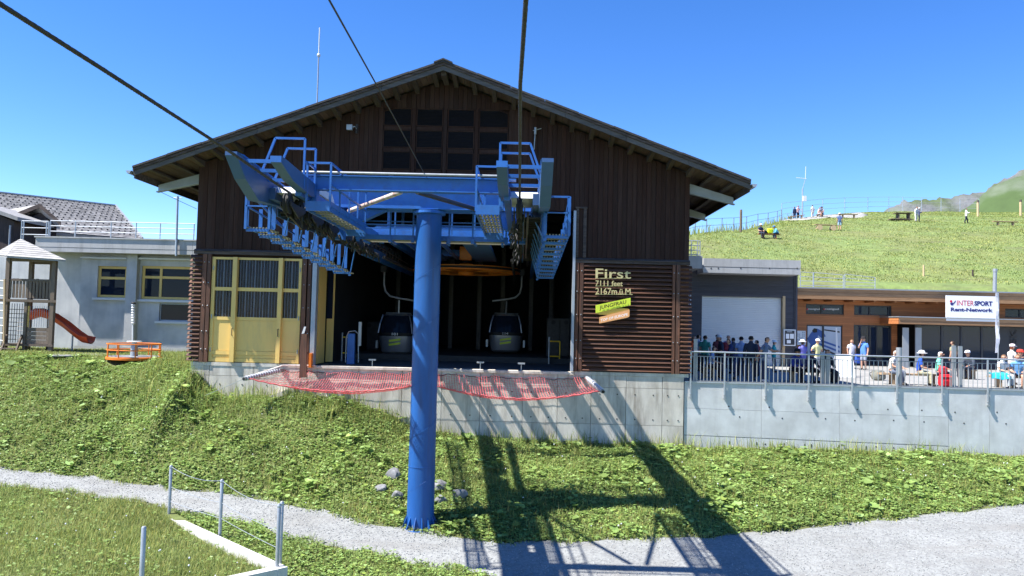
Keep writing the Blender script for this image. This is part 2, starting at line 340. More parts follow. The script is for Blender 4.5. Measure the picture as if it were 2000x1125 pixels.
# ground line along the front walls (Y = 30)
GLX = np.array([-40, -13.6, -12.8, -12.2, -11.3, -10.0, -8.6, -6.3, -4.2, -2.2, 0, 6, 20, 60])
GLZ = np.array([0.2, 0.12, 0.05, -0.65, -1.15, -1.05, -1.0, -1.15, -1.95, -2.35, -2.45, -2.5, -2.5, -2.5])
CREST_A = np.array([-0.3, 0.05, 0.15, 0.22, 0.287, 0.34, 0.387, 0.45, 0.65, 1.2])
CREST_E = np.array([-.02, 0.03, 0.095, .122, .1285, .1425, .150, .156, .159, .155])
CREST_D = np.array([60, 60, 66, 76, 88, 102, 112, 116, 112, 112])
def vnoise(x, y):
    return (np.sin(x * 1.3 + 0.7 * np.sin(y * 0.9)) * np.cos(y * 1.1 + 0.6 * np.sin(x * 0.7)) * 0.5 + 0.3 * np.sin(x * 2.9 + y * 1.7 + 1) * np.sin(y * 2.3 - x * 0.8) + 0.2 * np.sin(x * 5.3 + 2) * np.sin(y * 4.9 + 1))
def bank_top(x):
    return np.where(x < -12.8, np.interp(x, [-30, -20, -14, -12.8], [34.6, 34.0, 32.5, 30.6]), 30.0)
def ground_z(x, y):
    x = np.asarray(x, float); y = np.asarray(y, float)
    ye = np.interp(x, FX, FY); yn = np.interp(x, NX, NY); top = bank_top(x); zt = np.interp(x, GLX, GLZ)
    t = np.clip((y - ye) / np.maximum(top - ye, 0.5), 0, 1)
    prof = 0.45 * t + 0.55 * np.sin(t * math.pi / 2)
    zp = zpath(y); ze = zpath(ye)
    z = np.where(y < ye, zp, ze + (zt - ze) * prof)
    bump = smooth((y - ye) / 1.0) * smooth((top + 1.0 - y) / 1.0)
    z = z + bump * 0.16 * vnoise(x * 0.9, y * 0.9)
    # hump of grass against the wall left of the blue pillar
    z = z + bump * 0.35 * np.exp(-((x + 9.0) / 2.2) ** 2 - ((y - 28.6) / 1.1) ** 2)
    near = smooth((yn - y) / 0.8)
    z = np.where(y < yn, zp + 0.10 * near + near * 0.05 * vnoise(x, y), z)
    z = np.where(in_plot_core(x, y) & (y < yn), np.maximum(zp + 0.03, KZ - 0.15) + near * 0.03 * vnoise(x, y), z)
    z = np.where(y > top, zt, z)
    # hill behind the terrace
    a = x / np.maximum(y, 1.0); e = np.interp(a, CREST_A, CREST_E); dc = np.interp(a, CREST_A, CREST_D)
    e0 = np.minimum(0.058, e); tt = np.clip((y - 51.5) / (dc - 51.5), 0, 1)
    ee = e0 + (e - e0) * (1 - (1 - tt) ** 2.4)
    hz = CAMZ + y * ee
    hz = np.where(y > dc, CAMZ + dc * e + (y - dc) * 0.02 - 0.0009 * (y - dc) ** 2, hz)
    hz = np.maximum(hz, -2.5)
    hz = hz + 0.18 * vnoise(x * 0.22, y * 0.22) * smooth((y - 56) / 10)
    k = smooth((y - 47.0) / 5.0) * smooth((a - 0.02) / 0.12)
    return z * (1 - k) + hz * k
def gz(x, y): return float(ground_z(np.array([x]), np.array([y]))[0])

def grid_mesh(name, xs, ys, zf, m, kind='structure'):
    X, Y = np.meshgrid(xs, ys); Z = zf(X, Y); nx, ny = len(xs), len(ys)
    co = np.stack([X, Y, Z], -1).reshape(-1, 3)
    i = np.arange(nx * ny).reshape(ny, nx)
    q = np.stack([i[:-1, :-1], i[:-1, 1:], i[1:, 1:], i[1:, :-1]], -1).reshape(-1, 4)
    return np_mesh(name, co, q, m, kind, smooth=True)
def np_mesh(name, co, faces, m, kind=None, tint=None, smooth=False, parent=None):
    me = bpy.data.meshes.new(name); nv = len(co); nf, k = faces.shape
    me.vertices.add(nv); me.vertices.foreach_set('co', np.asarray(co, np.float32).ravel())
    me.loops.add(nf * k); me.loops.foreach_set('vertex_index', faces.astype(np.int32).ravel())
    me.polygons.add(nf); me.polygons.foreach_set('loop_start', np.arange(0, nf * k, k, dtype=np.int32))
    if smooth: me.polygons.foreach_set('use_smooth', np.ones(nf, bool))
    me.update(calc_edges=True); me.validate()
    if tint is not None:
        at = me.color_attributes.new('tint', 'FLOAT_COLOR', 'POINT'); c = np.ones((nv, 4), np.float32); c[:, :3] = tint; at.data.foreach_set('color', c.ravel())
    for mm in (m if isinstance(m, (list, tuple)) else [m]): me.materials.append(MATS[mm])
    o = bpy.data.objects.new(name, me); COL.objects.link(o)
    if kind: o['kind'] = kind
    if parent is not None: o.parent = parent
    return o

xs = np.concatenate([[-900, -600, -400, -250, -150, -100, -70, -50, -40], np.arange(-34, 24, 0.35), np.arange(24, 100, 2.0), [110, 130, 160, 220, 300, 450, 700, 900]])
ys = np.concatenate([[-300, -100, -40, -10, 0, 4, 8], np.arange(10, 37, 0.3), np.arange(37, 60, 1.0), np.arange(60, 132, 2.0), [140, 150, 170, 200, 260, 350, 500, 800, 1500]])
ground = grid_mesh('ground', xs, ys, ground_z, ['soil', 'hill_turf'])
me = ground.data; cy = np.array([p.center.y for p in me.polygons]); me.polygons.foreach_set('material_index', (cy > 46).astype(np.int32))

# gravel path
px = np.arange(-34, 40, 0.25); NS = 14
fy = np.interp(px, FX, FY) + 0.10 * np.sin(px * 2.1) + 0.06 * np.sin(px * 5.3 + 1); ny_ = np.interp(px, NX, NY) + 0.12 * np.sin(px * 1.7 + 2) + 0.06 * np.sin(px * 6.1)
ny_ = np.where(px > 2.5, np.minimum(ny_, 12.0), ny_)
T = np.concatenate([[0, .008, .02, .05], np.linspace(.1, .9, NS - 8), [.95, .98, .992, 1]])[:, None]
X = np.repeat(px[None], NS, 0); Y = ny_[None] * (1 - T) + fy[None] * T
Z = np.maximum(ground_z(X, Y), zpath(Y)) + 0.012 + 0.012 * vnoise(X * 1.5, Y * 1.5)
Z[0] -= 0.05; Z[-1] -= 0.05; Z[1:-1] = np.maximum(Z[1:-1], zpath(Y[1:-1]) + 0.012)
i = np.arange(NS * len(px)).reshape(NS, len(px))
np_mesh('gravel_path', np.stack([X, Y, Z], -1).reshape(-1, 3), np.stack([i[:-1, :-1], i[:-1, 1:], i[1:, 1:], i[1:, :-1]], -1).reshape(-1, 4), 'gravel', 'structure', smooth=True)

# far mountains
def ridge(name, pts, Y0, depth, m, rough, seed):
    r = np.random.default_rng(seed)
    xs = np.arange(pts[0][0], pts[-1][0] + 1, 6.0); tops = []
    for x in xs:
        tops.append(P(x, np.interp(x, [p[0] for p in pts], [p[1] for p in pts]), Y0))
    X = []; n = 26
    co = []
    for k in range(n):
        t = k / (n - 1)
        for j, p in enumerate(tops):
            h = p.z - 5; u = (1 - t)
            jit = rough * (math.sin(j * 0.9 + k * 1.3 + seed) * 0.5 + r.uniform(-0.5, 0.5)) * (0.35 + t)
            co.append((p.x * (1 - 0.05 * t) + jit, Y0 - depth * t ** 0.9 + jit, 5 + h * u ** 1.15 + (jit * 0.5 if 0 < k else r.uniform(-.3, .3) * rough)))
    i = np.arange(n * len(tops)).reshape(n, len(tops))
    q = np.stack([i[:-1, :-1], i[1:, :-1], i[1:, 1:], i[:-1, 1:]], -1).reshape(-1, 4)
    # back side down to the ground
    b = len(co); co += [(p.x, Y0 + depth, -5) for p in tops]
    i2 = np.stack([np.arange(len(tops)), b + np.arange(len(tops))])
    q = np.concatenate([q, np.stack([i2[0, :-1], i2[0, 1:], i2[1, 1:], i2[1, :-1]], -1)])
    return np_mesh(name, np.array(co), q, m, 'structure', smooth=True)
ridge('rocky_mountain', [(1690, 470), (1730, 412), (1742, 402), (1760, 394), (1790, 389), (1815, 391), (1835, 387), (1850, 391), (1868, 382), (1890, 379), (1915, 378), (1935, 366), (1960, 350), (2000, 330), (2100, 300)], 720, 160, 'mountain_rock', 5.0, 5)
ridge('green_mountain', [(1830, 470), (1870, 416), (1895, 402), (1920, 379), (1945, 362), (1970, 351), (2000, 341), (2100, 318), (2400, 300), (2700, 340)], 430, 120, 'mountain_turf', 0.8, 9)
# ------------------------------------------------------------------ station building
XR = -3.19; YW = 30.0; YF = 28.55; YB = 56.0; WL = -12.90; WR = 6.46; EL = -14.80; ER = 8.42; SL = 0.3685
def roof_u(x): return 11.56 - SL * abs(x - XR)          # underside of the roof
def zr(x): return roof_u(x)
station = thing('lift_station', 'large dark brown timber gondola station with wide gabled roof and concrete base', 'station building', (XR, YW, 0.3))
# roof
for s in (-1, 1):
    xe = EL if s < 0 else ER
    a, b = (XR, zr(XR)), (xe, zr(xe))
    p = obj('roof', MB().prism([(a[0], YF + 0.06, a[1] + 0.24), (b[0], YF + 0.06, b[1] + 0.24), (b[0], YF + 0.06, b[1] + 0.30), (a[0], YF + 0.06, a[1] + 0.30)], (0, YB - YF, 0)), 'roof_top', station)
    # soffit boarding seen from below, one board after the other along the slope
    n = 48
    for k in range(n):
        x0 = XR + (xe - XR) * k / n; x1 = XR + (xe - XR) * (k + 1) / n - s * 0.012
        inside = WL + 0.1 < (x0 + x1) / 2 < WR - 0.1
        yb = YW + 0.1 if inside else YB
        obj('soffit_board', MB().prism([(x0, YF + 0.10, zr(x0) + 0.20), (x1, YF + 0.10, zr(x1) + 0.20), (x1, YF + 0.10, zr(x1) + 0.232), (x0, YF + 0.10, zr(x0) + 0.232)], (0, yb - YF - 0.1, 0)), 'soffit_wood', station)
    # roofing sheets projecting over the fascia
    m = 9
    for k in range(m):
        x0 = XR + (xe - XR) * k / m; x1 = XR + (xe - XR) * (k + 1) / m - s * 0.015
        dz = 0.012 * (k % 2) + 0.304
        obj('roof_sheet', MB().prism([(x0, YF - 0.10, zr(x0) + dz), (x1, YF - 0.10, zr(x1) + dz), (x1, YF - 0.10, zr(x1) + dz + 0.075), (x0, YF - 0.10, zr(x0) + dz + 0.075)], (0, YB - YF + 0.1, 0)), 'roof_top', station)
    # fascia boards
    for k in range(5):
        x0 = XR + (xe - XR) * k / 5; x1 = XR + (xe - XR) * (k + 1) / 5 - s * 0.01
        lap = 0.006 * (k % 2)
        obj('fascia_board', MB().prism([(x0, YF - lap, zr(x0) + 0.02), (x1, YF - lap, zr(x1) + 0.02), (x1, YF - lap, zr(x1) + 0.20), (x0, YF - lap, zr(x0) + 0.20)], (0, 0.05, 0)), 'roof_fascia', station)
        obj('fascia_cap', MB().prism([(x0, YF - 0.05 - lap, zr(x0) + 0.205), (x1, YF - 0.05 - lap, zr(x1) + 0.205), (x1, YF - 0.05 - lap, zr(x1) + 0.298), (x0, YF - 0.05 - lap, zr(x0) + 0.298)], (0, 0.09, 0)), 'dark_trim_wood', station)
    # eave board and gutter along the side
    xo = xe
    obj('eave_board', MB().box(min(xo, xo - s * 0.05), max(xo, xo - s * 0.05), YF + 0.1, YB, zr(xo) - 0.06, zr(xo) + 0.2), 'dark_trim_wood', station)
    gx = xo + s * 0.11
    obj('gutter', MB().prism([(gx - 0.1, YF - 0.12, zr(xo) + 0.2), (gx - 0.05, YF - 0.12, zr(xo) + 0.09), (gx + 0.05, YF - 0.12, zr(xo) + 0.09), (gx + 0.1, YF - 0.12, zr(xo) + 0.2)], (0, YB - YF, 0)), 'galvanised', station)
    # purlin ends under the gable overhang
    k = 0; x = XR + s * 0.38
    while abs(x - XR) < abs(xe - XR) - 0.4:
        outside = not (WL < x < WR)
        yb = YB - 0.5 if outside else YW + 0.05
        zc = zr(x) + 0.195
        obj('rafter_tail', MB().prism([(x - 0.085, YF + 0.16, zc - 0.13), (x + 0.085, YF + 0.16, zc - 0.13), (x + 0.085, YF + 0.16, zc + 0.02), (x - 0.085, YF + 0.16, zc + 0.02)][:2] + [(x + 0.085, YF + 0.16, zc - SL * 0.085 * s), (x - 0.085, YF + 0.16, zc + SL * 0.085 * s)], (0, yb - YF - 0.16, 0))
            if False else MB().hexa([(x - 0.085, YF + 0.16, zc - 0.10), (x + 0.085, YF + 0.16, zc - 0.10), (x + 0.085, yb, zc - 0.27), (x - 0.085, yb, zc - 0.27), (x - 0.085, YF + 0.16, zc - 0.035), (x + 0.085, YF + 0.16, zc - 0.035), (x + 0.085, yb, zc - 0.035), (x - 0.085, yb, zc - 0.035)]), 'rafter_wood', station)
        x += s * 0.765
    # big steel brackets under the eave
    wx = WL if s < 0 else WR
    for yk in (30.35, 35.0, 40.0, 45.0):
        l = abs(xe - wx) - 0.15 if s > 0 else abs(xe - wx) - 0.12
        q = wx + s * l
        zt = lambda xx: zr(xx) - 0.03
        bk = obj('eave_bracket', MB().prism([(wx, yk, zt(wx) - 0.15), (wx, yk, zt(wx) - 0.52), (q, yk, zt(q) - 0.28), (q, yk, zt(q) - 0.02)], (0, 0.05, 0)), 'bracket_steel', station)
        obj('bracket_flange', MB().prism([(wx, yk - 0.09, zt(wx) - 0.523), (q + s * 0.04, yk - 0.09, zt(q) - 0.283), (q + s * 0.04, yk - 0.09, zt(q) - 0.318), (wx, yk - 0.09, zt(wx) - 0.558)], (0, 0.22, 0)), 'bracket_steel', bk)
obj('ridge_cap', MB().prism([(XR - 0.35, YF - 0.14, zr(XR) + 0.30), (XR, YF - 0.14, zr(XR) + 0.44), (XR + 0.35, YF - 0.14, zr(XR) + 0.30), (XR + 0.35, YF - 0.14, zr(XR) + 0.25), (XR, YF - 0.14, zr(XR) + 0.385), (XR - 0.35, YF - 0.14, zr(XR) + 0.25)], (0, YB - YF, 0)), 'roof_top', station)
obj('ridge_beam', MB().box(XR - 0.1, XR + 0.1, YF + 0.2, YW + 0.05, zr(XR) - 0.12, zr(XR) + 0.17), 'rafter_wood', station)

# walls behind the boards
OPL, OPR = -7.0, 2.02            # tall opening
OPT = 6.55
ZT = 4.55                         # underside of the upper boarding
LX0, LX1, LZ0, LZ1 = -5.67, -0.70, 7.88, 10.48
wall = MB()
def wall_back(x0, x1, z0, z1): wall.box(x0, x1, YW + 0.06, YW + 0.25, z0, z1)
wall_back(WL + 0.05, OPL, ZT, 7.5); wall_back(OPR, WR - 0.05, ZT, 7.5)
wall.prism([(WL + 0.05, YW + 0.06, 7.5), (WR - 0.05, YW + 0.06, 7.5), (WR - 0.05, YW + 0.06, zr(WR)), (XR, YW + 0.06, zr(XR) + 0.1), (WL + 0.05, YW + 0.06, zr(WL))], (0, 0.19, 0))
wall_back(OPL, OPR, OPT, 7.5)
for x0, x1 in ((WL + 0.05, -8.15), (OPR, WR - 0.05)): wall_back(x0, x1, 0.3, ZT)
wall.box(WL + 0.05, WL + 0.2, YW + 0.25, YB, 0.3, zr(WL) + 0.1); wall.box(WR - 0.2, WR - 0.05, YW + 0.25, YB, 0.3, zr(WR) + 0.1)
wall.box(WL + 0.2, WR - 0.2, YB - 0.2, YB, 0.3, 7.4)
obj('wall', wall, 'dark_wood_vertical', station)
# vertical gable boards
x = WL; i = 0
while x < WR - 0.02:
    w = 0.186 + random.uniform(-0.012, 0.012); x1 = min(x + w, WR); xm = (x + x1) / 2
    segs = []
    zlo = OPT if OPL < xm < OPR else ZT + 0.10
    if LX0 < xm < LX1: segs = [(zlo, LZ0 - 0.02), (LZ1 + 0.02, None)]
    else: segs = [(zlo, None)]
    for z0, z1 in segs:
        dy = random.uniform(0, 0.012) + (0.018 if i % 2 else 0); g = 0.008
        a0, a1 = x + g / 2, x1 - g / 2
        t0, t1 = (zr(a0) + 0.1, zr(a1) + 0.1) if z1 is None else (z1, z1)
        obj('plank', MB().hexa([(a0, YW - 0.02 - dy, z0), (a1, YW - 0.02 - dy, z0), (a1, YW + 0.055, z0), (a0, YW + 0.055, z0), (a0, YW - 0.02 - dy, t0), (a1, YW - 0.02 - dy, t1), (a1, YW + 0.055, t1), (a0, YW + 0.055, t0)]), 'dark_wood_vertical', station)
    x = x1; i += 1
# louvre panels in the gable
cw = (LX1 - LX0) / 4
for c in range(4):
    for r_ in range(3):
        x0 = LX0 + c * cw + (0.06 if c else 0.0) + 0.03; x1 = LX0 + (c + 1) * cw - 0.13
        if c == 3: x1 = LX1 - 0.03
        z1 = LZ1 - r_ * 0.865; z0 = z1 - 0.68
        top = [(x0, z1), (x1, z1)]
        if r_ == 0 and c == 0: top = [(x0, z1 - 0.12), (x0 + 0.42, z1), (x1, z1)]
        if r_ == 0 and c == 3: top = [(x0, z1), (x1 - 0.36, z1), (x1, z1 - 0.12)]
        fr = MB(); outline = [(x0, z0)] + top + [(x1, z0)]
        pts = [V((q[0], YW - 0.01, q[1])) for q in outline]
        for k in range(len(pts)): fr.beam(pts[k], pts[(k + 1) % len(pts)], 0.035, 0.03)
        pl = obj('louvre_panel', MB().prism([(q[0], YW + 0.035, q[1]) for q in outline], (0, 0.03, 0)), 'louvre', station)
        obj('panel_frame', fr, 'dark_wood_vertical', pl)
        sl = MB()
        for k in range(11):
            zz = z0 + 0.04 + k * 0.055
            sl.hexa([(x0 + 0.02, YW + 0.005, zz), (x1 - 0.02, YW + 0.005, zz), (x1 - 0.02, YW + 0.034, zz + 0.03), (x0 + 0.02, YW + 0.034, zz + 0.03), (x0 + 0.02, YW + 0.005, zz + 0.008), (x1 - 0.02, YW + 0.005, zz + 0.008), (x1 - 0.02, YW + 0.034, zz + 0.038), (x0 + 0.02, YW + 0.034, zz + 0.038)])
        obj('blade', sl, 'louvre', pl, kind='stuff')
        if r_ < 3: box('crossbar', x0, x1, YW - 0.005, YW + 0.05, z0 - 0.16, z0 - 0.03, 'dark_wood_vertical', station)
    if c < 3: box('mullion', LX0 + (c + 1) * cw - 0.09, LX0 + (c + 1) * cw + 0.05, YW - 0.045, YW + 0.05, LZ0 - 0.2, LZ1 + 0.02, 'dark_wood_vertical', station)
# horizontal trim under the upper boards
for x0, x1 in ((WL - 0.03, -8.35), (2.05, 4.3), (4.31, WR + 0.03)):
    obj('trim_beam', MB().box(x0, x1, YW - 0.12, YW + 0.03, ZT - 0.03, ZT + 0.07), 'dark_trim_wood', station)
    obj('drip_board', MB().hexa([(x0, YW - 0.15, ZT + 0.073), (x1, YW - 0.15, ZT + 0.073), (x1, YW - 0.02, ZT + 0.073), (x0, YW - 0.02, ZT + 0.073), (x0, YW - 0.15, ZT + 0.095), (x1, YW - 0.15, ZT + 0.095), (x1, YW - 0.045, ZT + 0.17), (x0, YW - 0.045, ZT + 0.17)]), 'dark_trim_wood', station)
for x0, x1 in ((OPR + 0.02, OPR + 0.12), (OPR + 0.30, OPR + 0.42)):
    box('opening_frame', x0, x1, YW - 0.10, YW + 0.03, ZT + 0.18, OPT + 0.1, 'dark_trim_wood', station)
box('opening_frame', OPR - 0.02, OPR + 0.45, YW - 0.12, YW + 0.02, OPT + 0.1, OPT + 0.16, 'dark_trim_wood', station)
def bolts(mb, x, zs, y): 
    for z in zs: mb.lathe((x, y, z), [(0.022, 0), (0.022, -0.02), (0.008, -0.028)], 6, axis='Y')
# posts
bz = [0.8, 1.5, 2.5, 3.4, 4.2]
for x0, x1 in ((-12.56, -12.40), (-12.37, -12.23), (-8.62, -8.46), (-8.40, -8.27), (2.06, 2.18), (2.22, 2.36), (5.82, 5.93), (5.97, 6.12)):
    p = obj('post', MB().box(x0, x1, YW - 0.13, YW + 0.05, 0.3, ZT - 0.035), 'brown_post_wood', station)
    m = MB(); bolts(m, (x0 + x1) / 2, bz, YW - 0.13); obj('bolt', m, 'galvanised', p)
obj('steel_column', MB().box(-8.22, -8.05, YW - 0.16, YW + 0.15, 0.3, ZT + 1.0), 'bracket_steel', station)
obj('steel_column', MB().box(1.93, 2.03, YW - 0.16, YW + 0.15, 0.3, OPT), 'bracket_steel', station)
# louvre slats: right hand panel and both corners
def slat(x0, x1, z, y=YW, m='brown_slat_wood', wz=0.155):
    d = random.uniform(0, 0.008)
    obj('slat', MB().hexa([(x0, y - 0.135 - d, z), (x1, y - 0.135 - d, z), (x1, y - 0.02, z + wz * 0.62), (x0, y - 0.02, z + wz * 0.62), (x0, y - 0.135 - d, z + 0.026), (x1, y - 0.135 - d, z + 0.026), (x1, y - 0.02, z + wz * 0.62 + 0.026), (x0, y - 0.02, z + wz * 0.62 + 0.026)]), m, station)
for k in range(25):
    z = 0.34 + k * 0.168
    slat(2.38, 5.80, z); slat(WL - 0.16, -12.58, z); slat(6.14, WR + 0.12, z)
obj('corner_board', MB().box(WL - 0.02, -12.58, YW - 0.01, YW + 0.05, 0.3, ZT - 0.04), 'brown_post_wood', station)
obj('corner_board', MB().box(6.13, WR + 0.02, YW - 0.01, YW + 0.05, 0.3, ZT - 0.04), 'brown_post_wood', station)
# side louvres of the left corner run back along the wall
# yellow glazed door front
DX0, DX1 = -12.21, -8.67
dy = YW - 0.02
door = obj('door', MB().box(DX0, DX1, dy + 0.05, dy + 0.09, 0.32, 2.02), 'yellow_paint', station, label='yellow glazed sliding door with grey curtains behind')
def dbox(n, x0, x1, z0, z1, y0=0.0, y1=0.1, m='yellow_paint'): return obj(n, MB().box(x0, x1, dy - y0, dy + y1, z0, z1), m, door)
for x0, x1, o in ((DX0, DX0 + 0.13, 0), (-11.35, -11.18, 0.13), (-9.55, -9.39, 0.13), (DX1 - 0.11, DX1, 0)): dbox('door_post', x0, x1, 0.32, 4.42, 0.03 + o)
cols = [(DX0 + 0.13, -11.35), (-11.18, -9.55), (-9.39, DX1 - 0.11)]
for a, b in cols:
    for z0, z1 in ((4.33, 4.42), (3.10, 3.24), (1.95, 2.08), (0.32, 0.47), (0.60, 0.75)): dbox('door_rail', a, b, z0, z1, 0.02)
    for z0, z1 in ((3.24, 4.33), (2.08, 3.10)):
        dbox('pane', a, b, z0, z1, -0.03, 0.04, 'pane_clear')
        n = int((b - a) / 0.11); m = MB()
        for k in range(n):
            u0 = a + (b - a) * k / n; u1 = a + (b - a) * (k + 1) / n; um = (u0 + u1) / 2
            q0 = dy + 0.135 + 0.012 * math.sin(k * 2.3)
            m.quad((u0, q0, z0), (um, q0 - 0.075, z0), (um, q0 - 0.075, z1), (u0, q0, z1)); m.quad((um, q0 - 0.075, z0), (u1, q0, z0), (u1, q0, z1), (um, q0 - 0.075, z1))
        obj('curtain', m, 'curtain', door)
    dbox('door_panel', a, b, 0.76, 1.94, -0.005, 0.05); dbox('door_panel', a, b, 0.48, 0.59, -0.005, 0.05)
    n = max(2, int((b - a) / 0.28))
for xh in (-11.265, -9.47):
    obj('handle', MB().path([(xh, dy - 0.15, 1.35), (xh, dy - 0.21, 1.37), (xh, dy - 0.21, 1.63), (xh, dy - 0.15, 1.65)], 0.016, 6), 'steel_dark', door)
for xh in (DX0 + 0.065, DX1 - 0.055):
    for zh in (0.7, 2.0, 3.9): obj('hinge', MB().lathe((xh, dy - 0.05, zh), [(0.022, 0), (0.022, 0.16)], 8), 'galvanised', door)
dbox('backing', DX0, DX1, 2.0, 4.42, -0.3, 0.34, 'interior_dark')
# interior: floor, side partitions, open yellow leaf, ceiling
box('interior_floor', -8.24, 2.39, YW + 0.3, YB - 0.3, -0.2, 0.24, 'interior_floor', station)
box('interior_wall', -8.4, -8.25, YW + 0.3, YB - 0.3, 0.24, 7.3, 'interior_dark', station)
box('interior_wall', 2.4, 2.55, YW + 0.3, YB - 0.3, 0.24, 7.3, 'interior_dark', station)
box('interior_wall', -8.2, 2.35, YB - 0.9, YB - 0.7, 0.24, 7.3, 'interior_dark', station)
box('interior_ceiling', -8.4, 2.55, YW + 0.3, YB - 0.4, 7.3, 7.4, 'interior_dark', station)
for k in range(6):
    beam('ceiling_beam', (-8.2, 33 + k * 3.6, 7.15), (2.35, 33 + k * 3.6, 7.15), 0.2, 0.26, 'interior_dark', station)
for k, xx in enumerate((-7.6, -6.2, -4.4, -2.7, -1.3, 0.4, 1.6)):
    box('interior_column', xx, xx + 0.25, 46, 46.25, 0.24, 7.2, 'steel_dark', station)
lf = obj('door_leaf', MB().box(-8.16, -8.10, YW + 0.5, YW + 1.6, 0.3, 4.2), 'yellow_paint', station, label='yellow inner door leaf standing open')
# yellow leaf is seen edge on; its glazed front panel faces the opening
box('leaf_panel', -8.2, -7.9, YW + 2.2, YW + 2.26, 0.3, 2.1, 'yellow_paint', lf); box('leaf_frame', -7.96, -7.9, YW + 2.2, YW + 2.26, 2.1, 4.3, 'yellow_paint', lf); box('pane', -8.2, -7.96, YW + 2.21, YW + 2.25, 2.1, 4.3, 'pane_dark', lf)
# concrete base, cast in panels
bz0 = -3.2
vx = [-12.88, -12.15, -10.4, -8.3, -6.3, -4.6, -3.05, -1.55, 0.1, 1.45, 2.75, 4.1, 5.5, 6.33]
obj('base_core', MB().box(WL, 6.34, YW + 0.04, YW + 0.6, bz0, 0.2), 'concrete_old', station)
ztop = 0.16
for k in range(len(vx) - 1):
    a, b = vx[k] + 0.009, vx[k + 1] - 0.009
    zg = gz((a + b) / 2, YW - 0.1)
    cuts = [ztop, -0.30, -1.72, -3.1] if k >= 2 else [ztop, -0.22, -1.3, -2.4]
    for j in range(3):
        if cuts[j] < zg - 0.3: break
        obj('concrete_panel', MB().box(a, b, YW - 0.06 - random.uniform(0, 0.006), YW + 0.05, cuts[j + 1] + (0.012 if j else 0.012), cuts[j] - 0.0), 'concrete_old', station)
obj('base_ledge', MB().box(-8.1, 2.05, YW - 0.14, YW + 0.35, 0.165, 0.262), 'concrete_old', station)
obj('base_sill', MB().box(WL + 0.02, -8.15, YW - 0.08, YW + 0.3, 0.165, 0.295), 'concrete_old', station)
obj('base_sill', MB().box(2.08, 6.5, YW - 0.08, YW + 0.3, 0.165, 0.295), 'concrete_old', station)
m = MB()
for k in range(len(vx) - 1):
    for z in (-0.55, -1.5):
        for u in (0.25, 0.75):
            xx = vx[k] + (vx[k + 1] - vx[k]) * u
            if z > gz(xx, YW) + 0.2: m.lathe((xx, YW - 0.069, z), [(0.028, 0.0), (0.028, -0.004)], 8, axis='Y')
obj('tie_hole', m, 'concrete_dark', station, kind='stuff')
box('side_base', WL, WL + 0.5, YW + 0.62, YB, -2.0, 0.28, 'concrete_old', station); box('side_base', 6.0, 6.34, YW + 0.62, YB, -2.0, 0.28, 'concrete', station)
# sloping buttress of the base at the left
obj('buttress', MB().prism([(-11.6, YW - 0.5, -1.75), (-8.7, YW - 0.5, -0.55), (-8.7, YW - 0.5, -2.2), (-11.6, YW - 0.5, -2.2)], (0, 0.42, 0)), 'concrete_old', station)

# lettering and logo on the slatted wall (the letters stand on the slats)
sg = thing('station_sign', 'raised metal station name and altitude lettering on the slatted brown wall', 'sign', P(1162, 575, YW - 0.2))
rr_ = (1, 0, 0)
yl = YW - 0.17
def at(px, py): q = P(px, py, yl); return q
w_ = lambda a, b: (b - a) / 50.3
text('lettering', 'First', at(1163, 543), w_(1163, 1232), 0.37, 'brass_letter', sg, bold=0.008)
text('lettering', '7111 feet', at(1163, 558), w_(1163, 1216), 0.205, 'brass_letter', sg, bold=0.01)
text('lettering', '2167m.ü.M.', at(1163, 574.5), w_(1163, 1235), 0.25, 'brass_letter', sg, bold=0.01)
for (a, b, z) in ((1163, 1232, 543.0), (1163, 1216, 558), (1163, 1235, 574.5)):
    q0, q1 = at(a, z), at(b, z); obj('mounting_rail', MB().beam(q0 + V((0, 0.02, -0.01)), q1 + V((0, 0.02, -0.01)), 0.02, 0.02), 'brass_letter', sg)
lg = thing('ribbon_sign', 'folded ribbon logo sign in lime, mustard and apricot on the slatted wall', 'sign', at(1165, 633))
def rib(name, pts, m, d):
    return obj(name, MB().prism([P(a, b, yl - d) for a, b in pts], (0, 0.03, 0)), m, lg)
rib('ribbon_top', [(1163.5, 596), (1231.5, 581.5), (1231.5, 596), (1163.5, 611.5)], 'lime_sign', 0.05)
rib('ribbon_fold', [(1163.5, 611.8), (1200, 603.2), (1215, 602), (1227, 603), (1230, 606), (1229.5, 612), (1197, 615.5), (1171, 614.5)], 'mustard_sign', 0.02)
rib('ribbon_bottom', [(1170.5, 619.5), (1229.5, 604.5), (1229.5, 617.5), (1226, 620.5), (1170.5, 631.8)], 'apricot_sign', 0.052)
sl_ = (P(1231, 596, yl) - P(1163, 611.5, yl)).normalized(); upv = V((0, 0, 1))
text('lettering', 'JUNGFRAU', P(1171, 607.0, yl - 0.08), w_(1171, 1224), 0.19, 'ink_black', lg, right=sl_, depth=0.006, bold=0.01)
text('lettering', 'TOP OF EUROPE', P(1173, 628.5, yl - 0.08), w_(1173, 1227), 0.105, 'sign_white', lg, right=sl_, depth=0.006, bold=0.012)

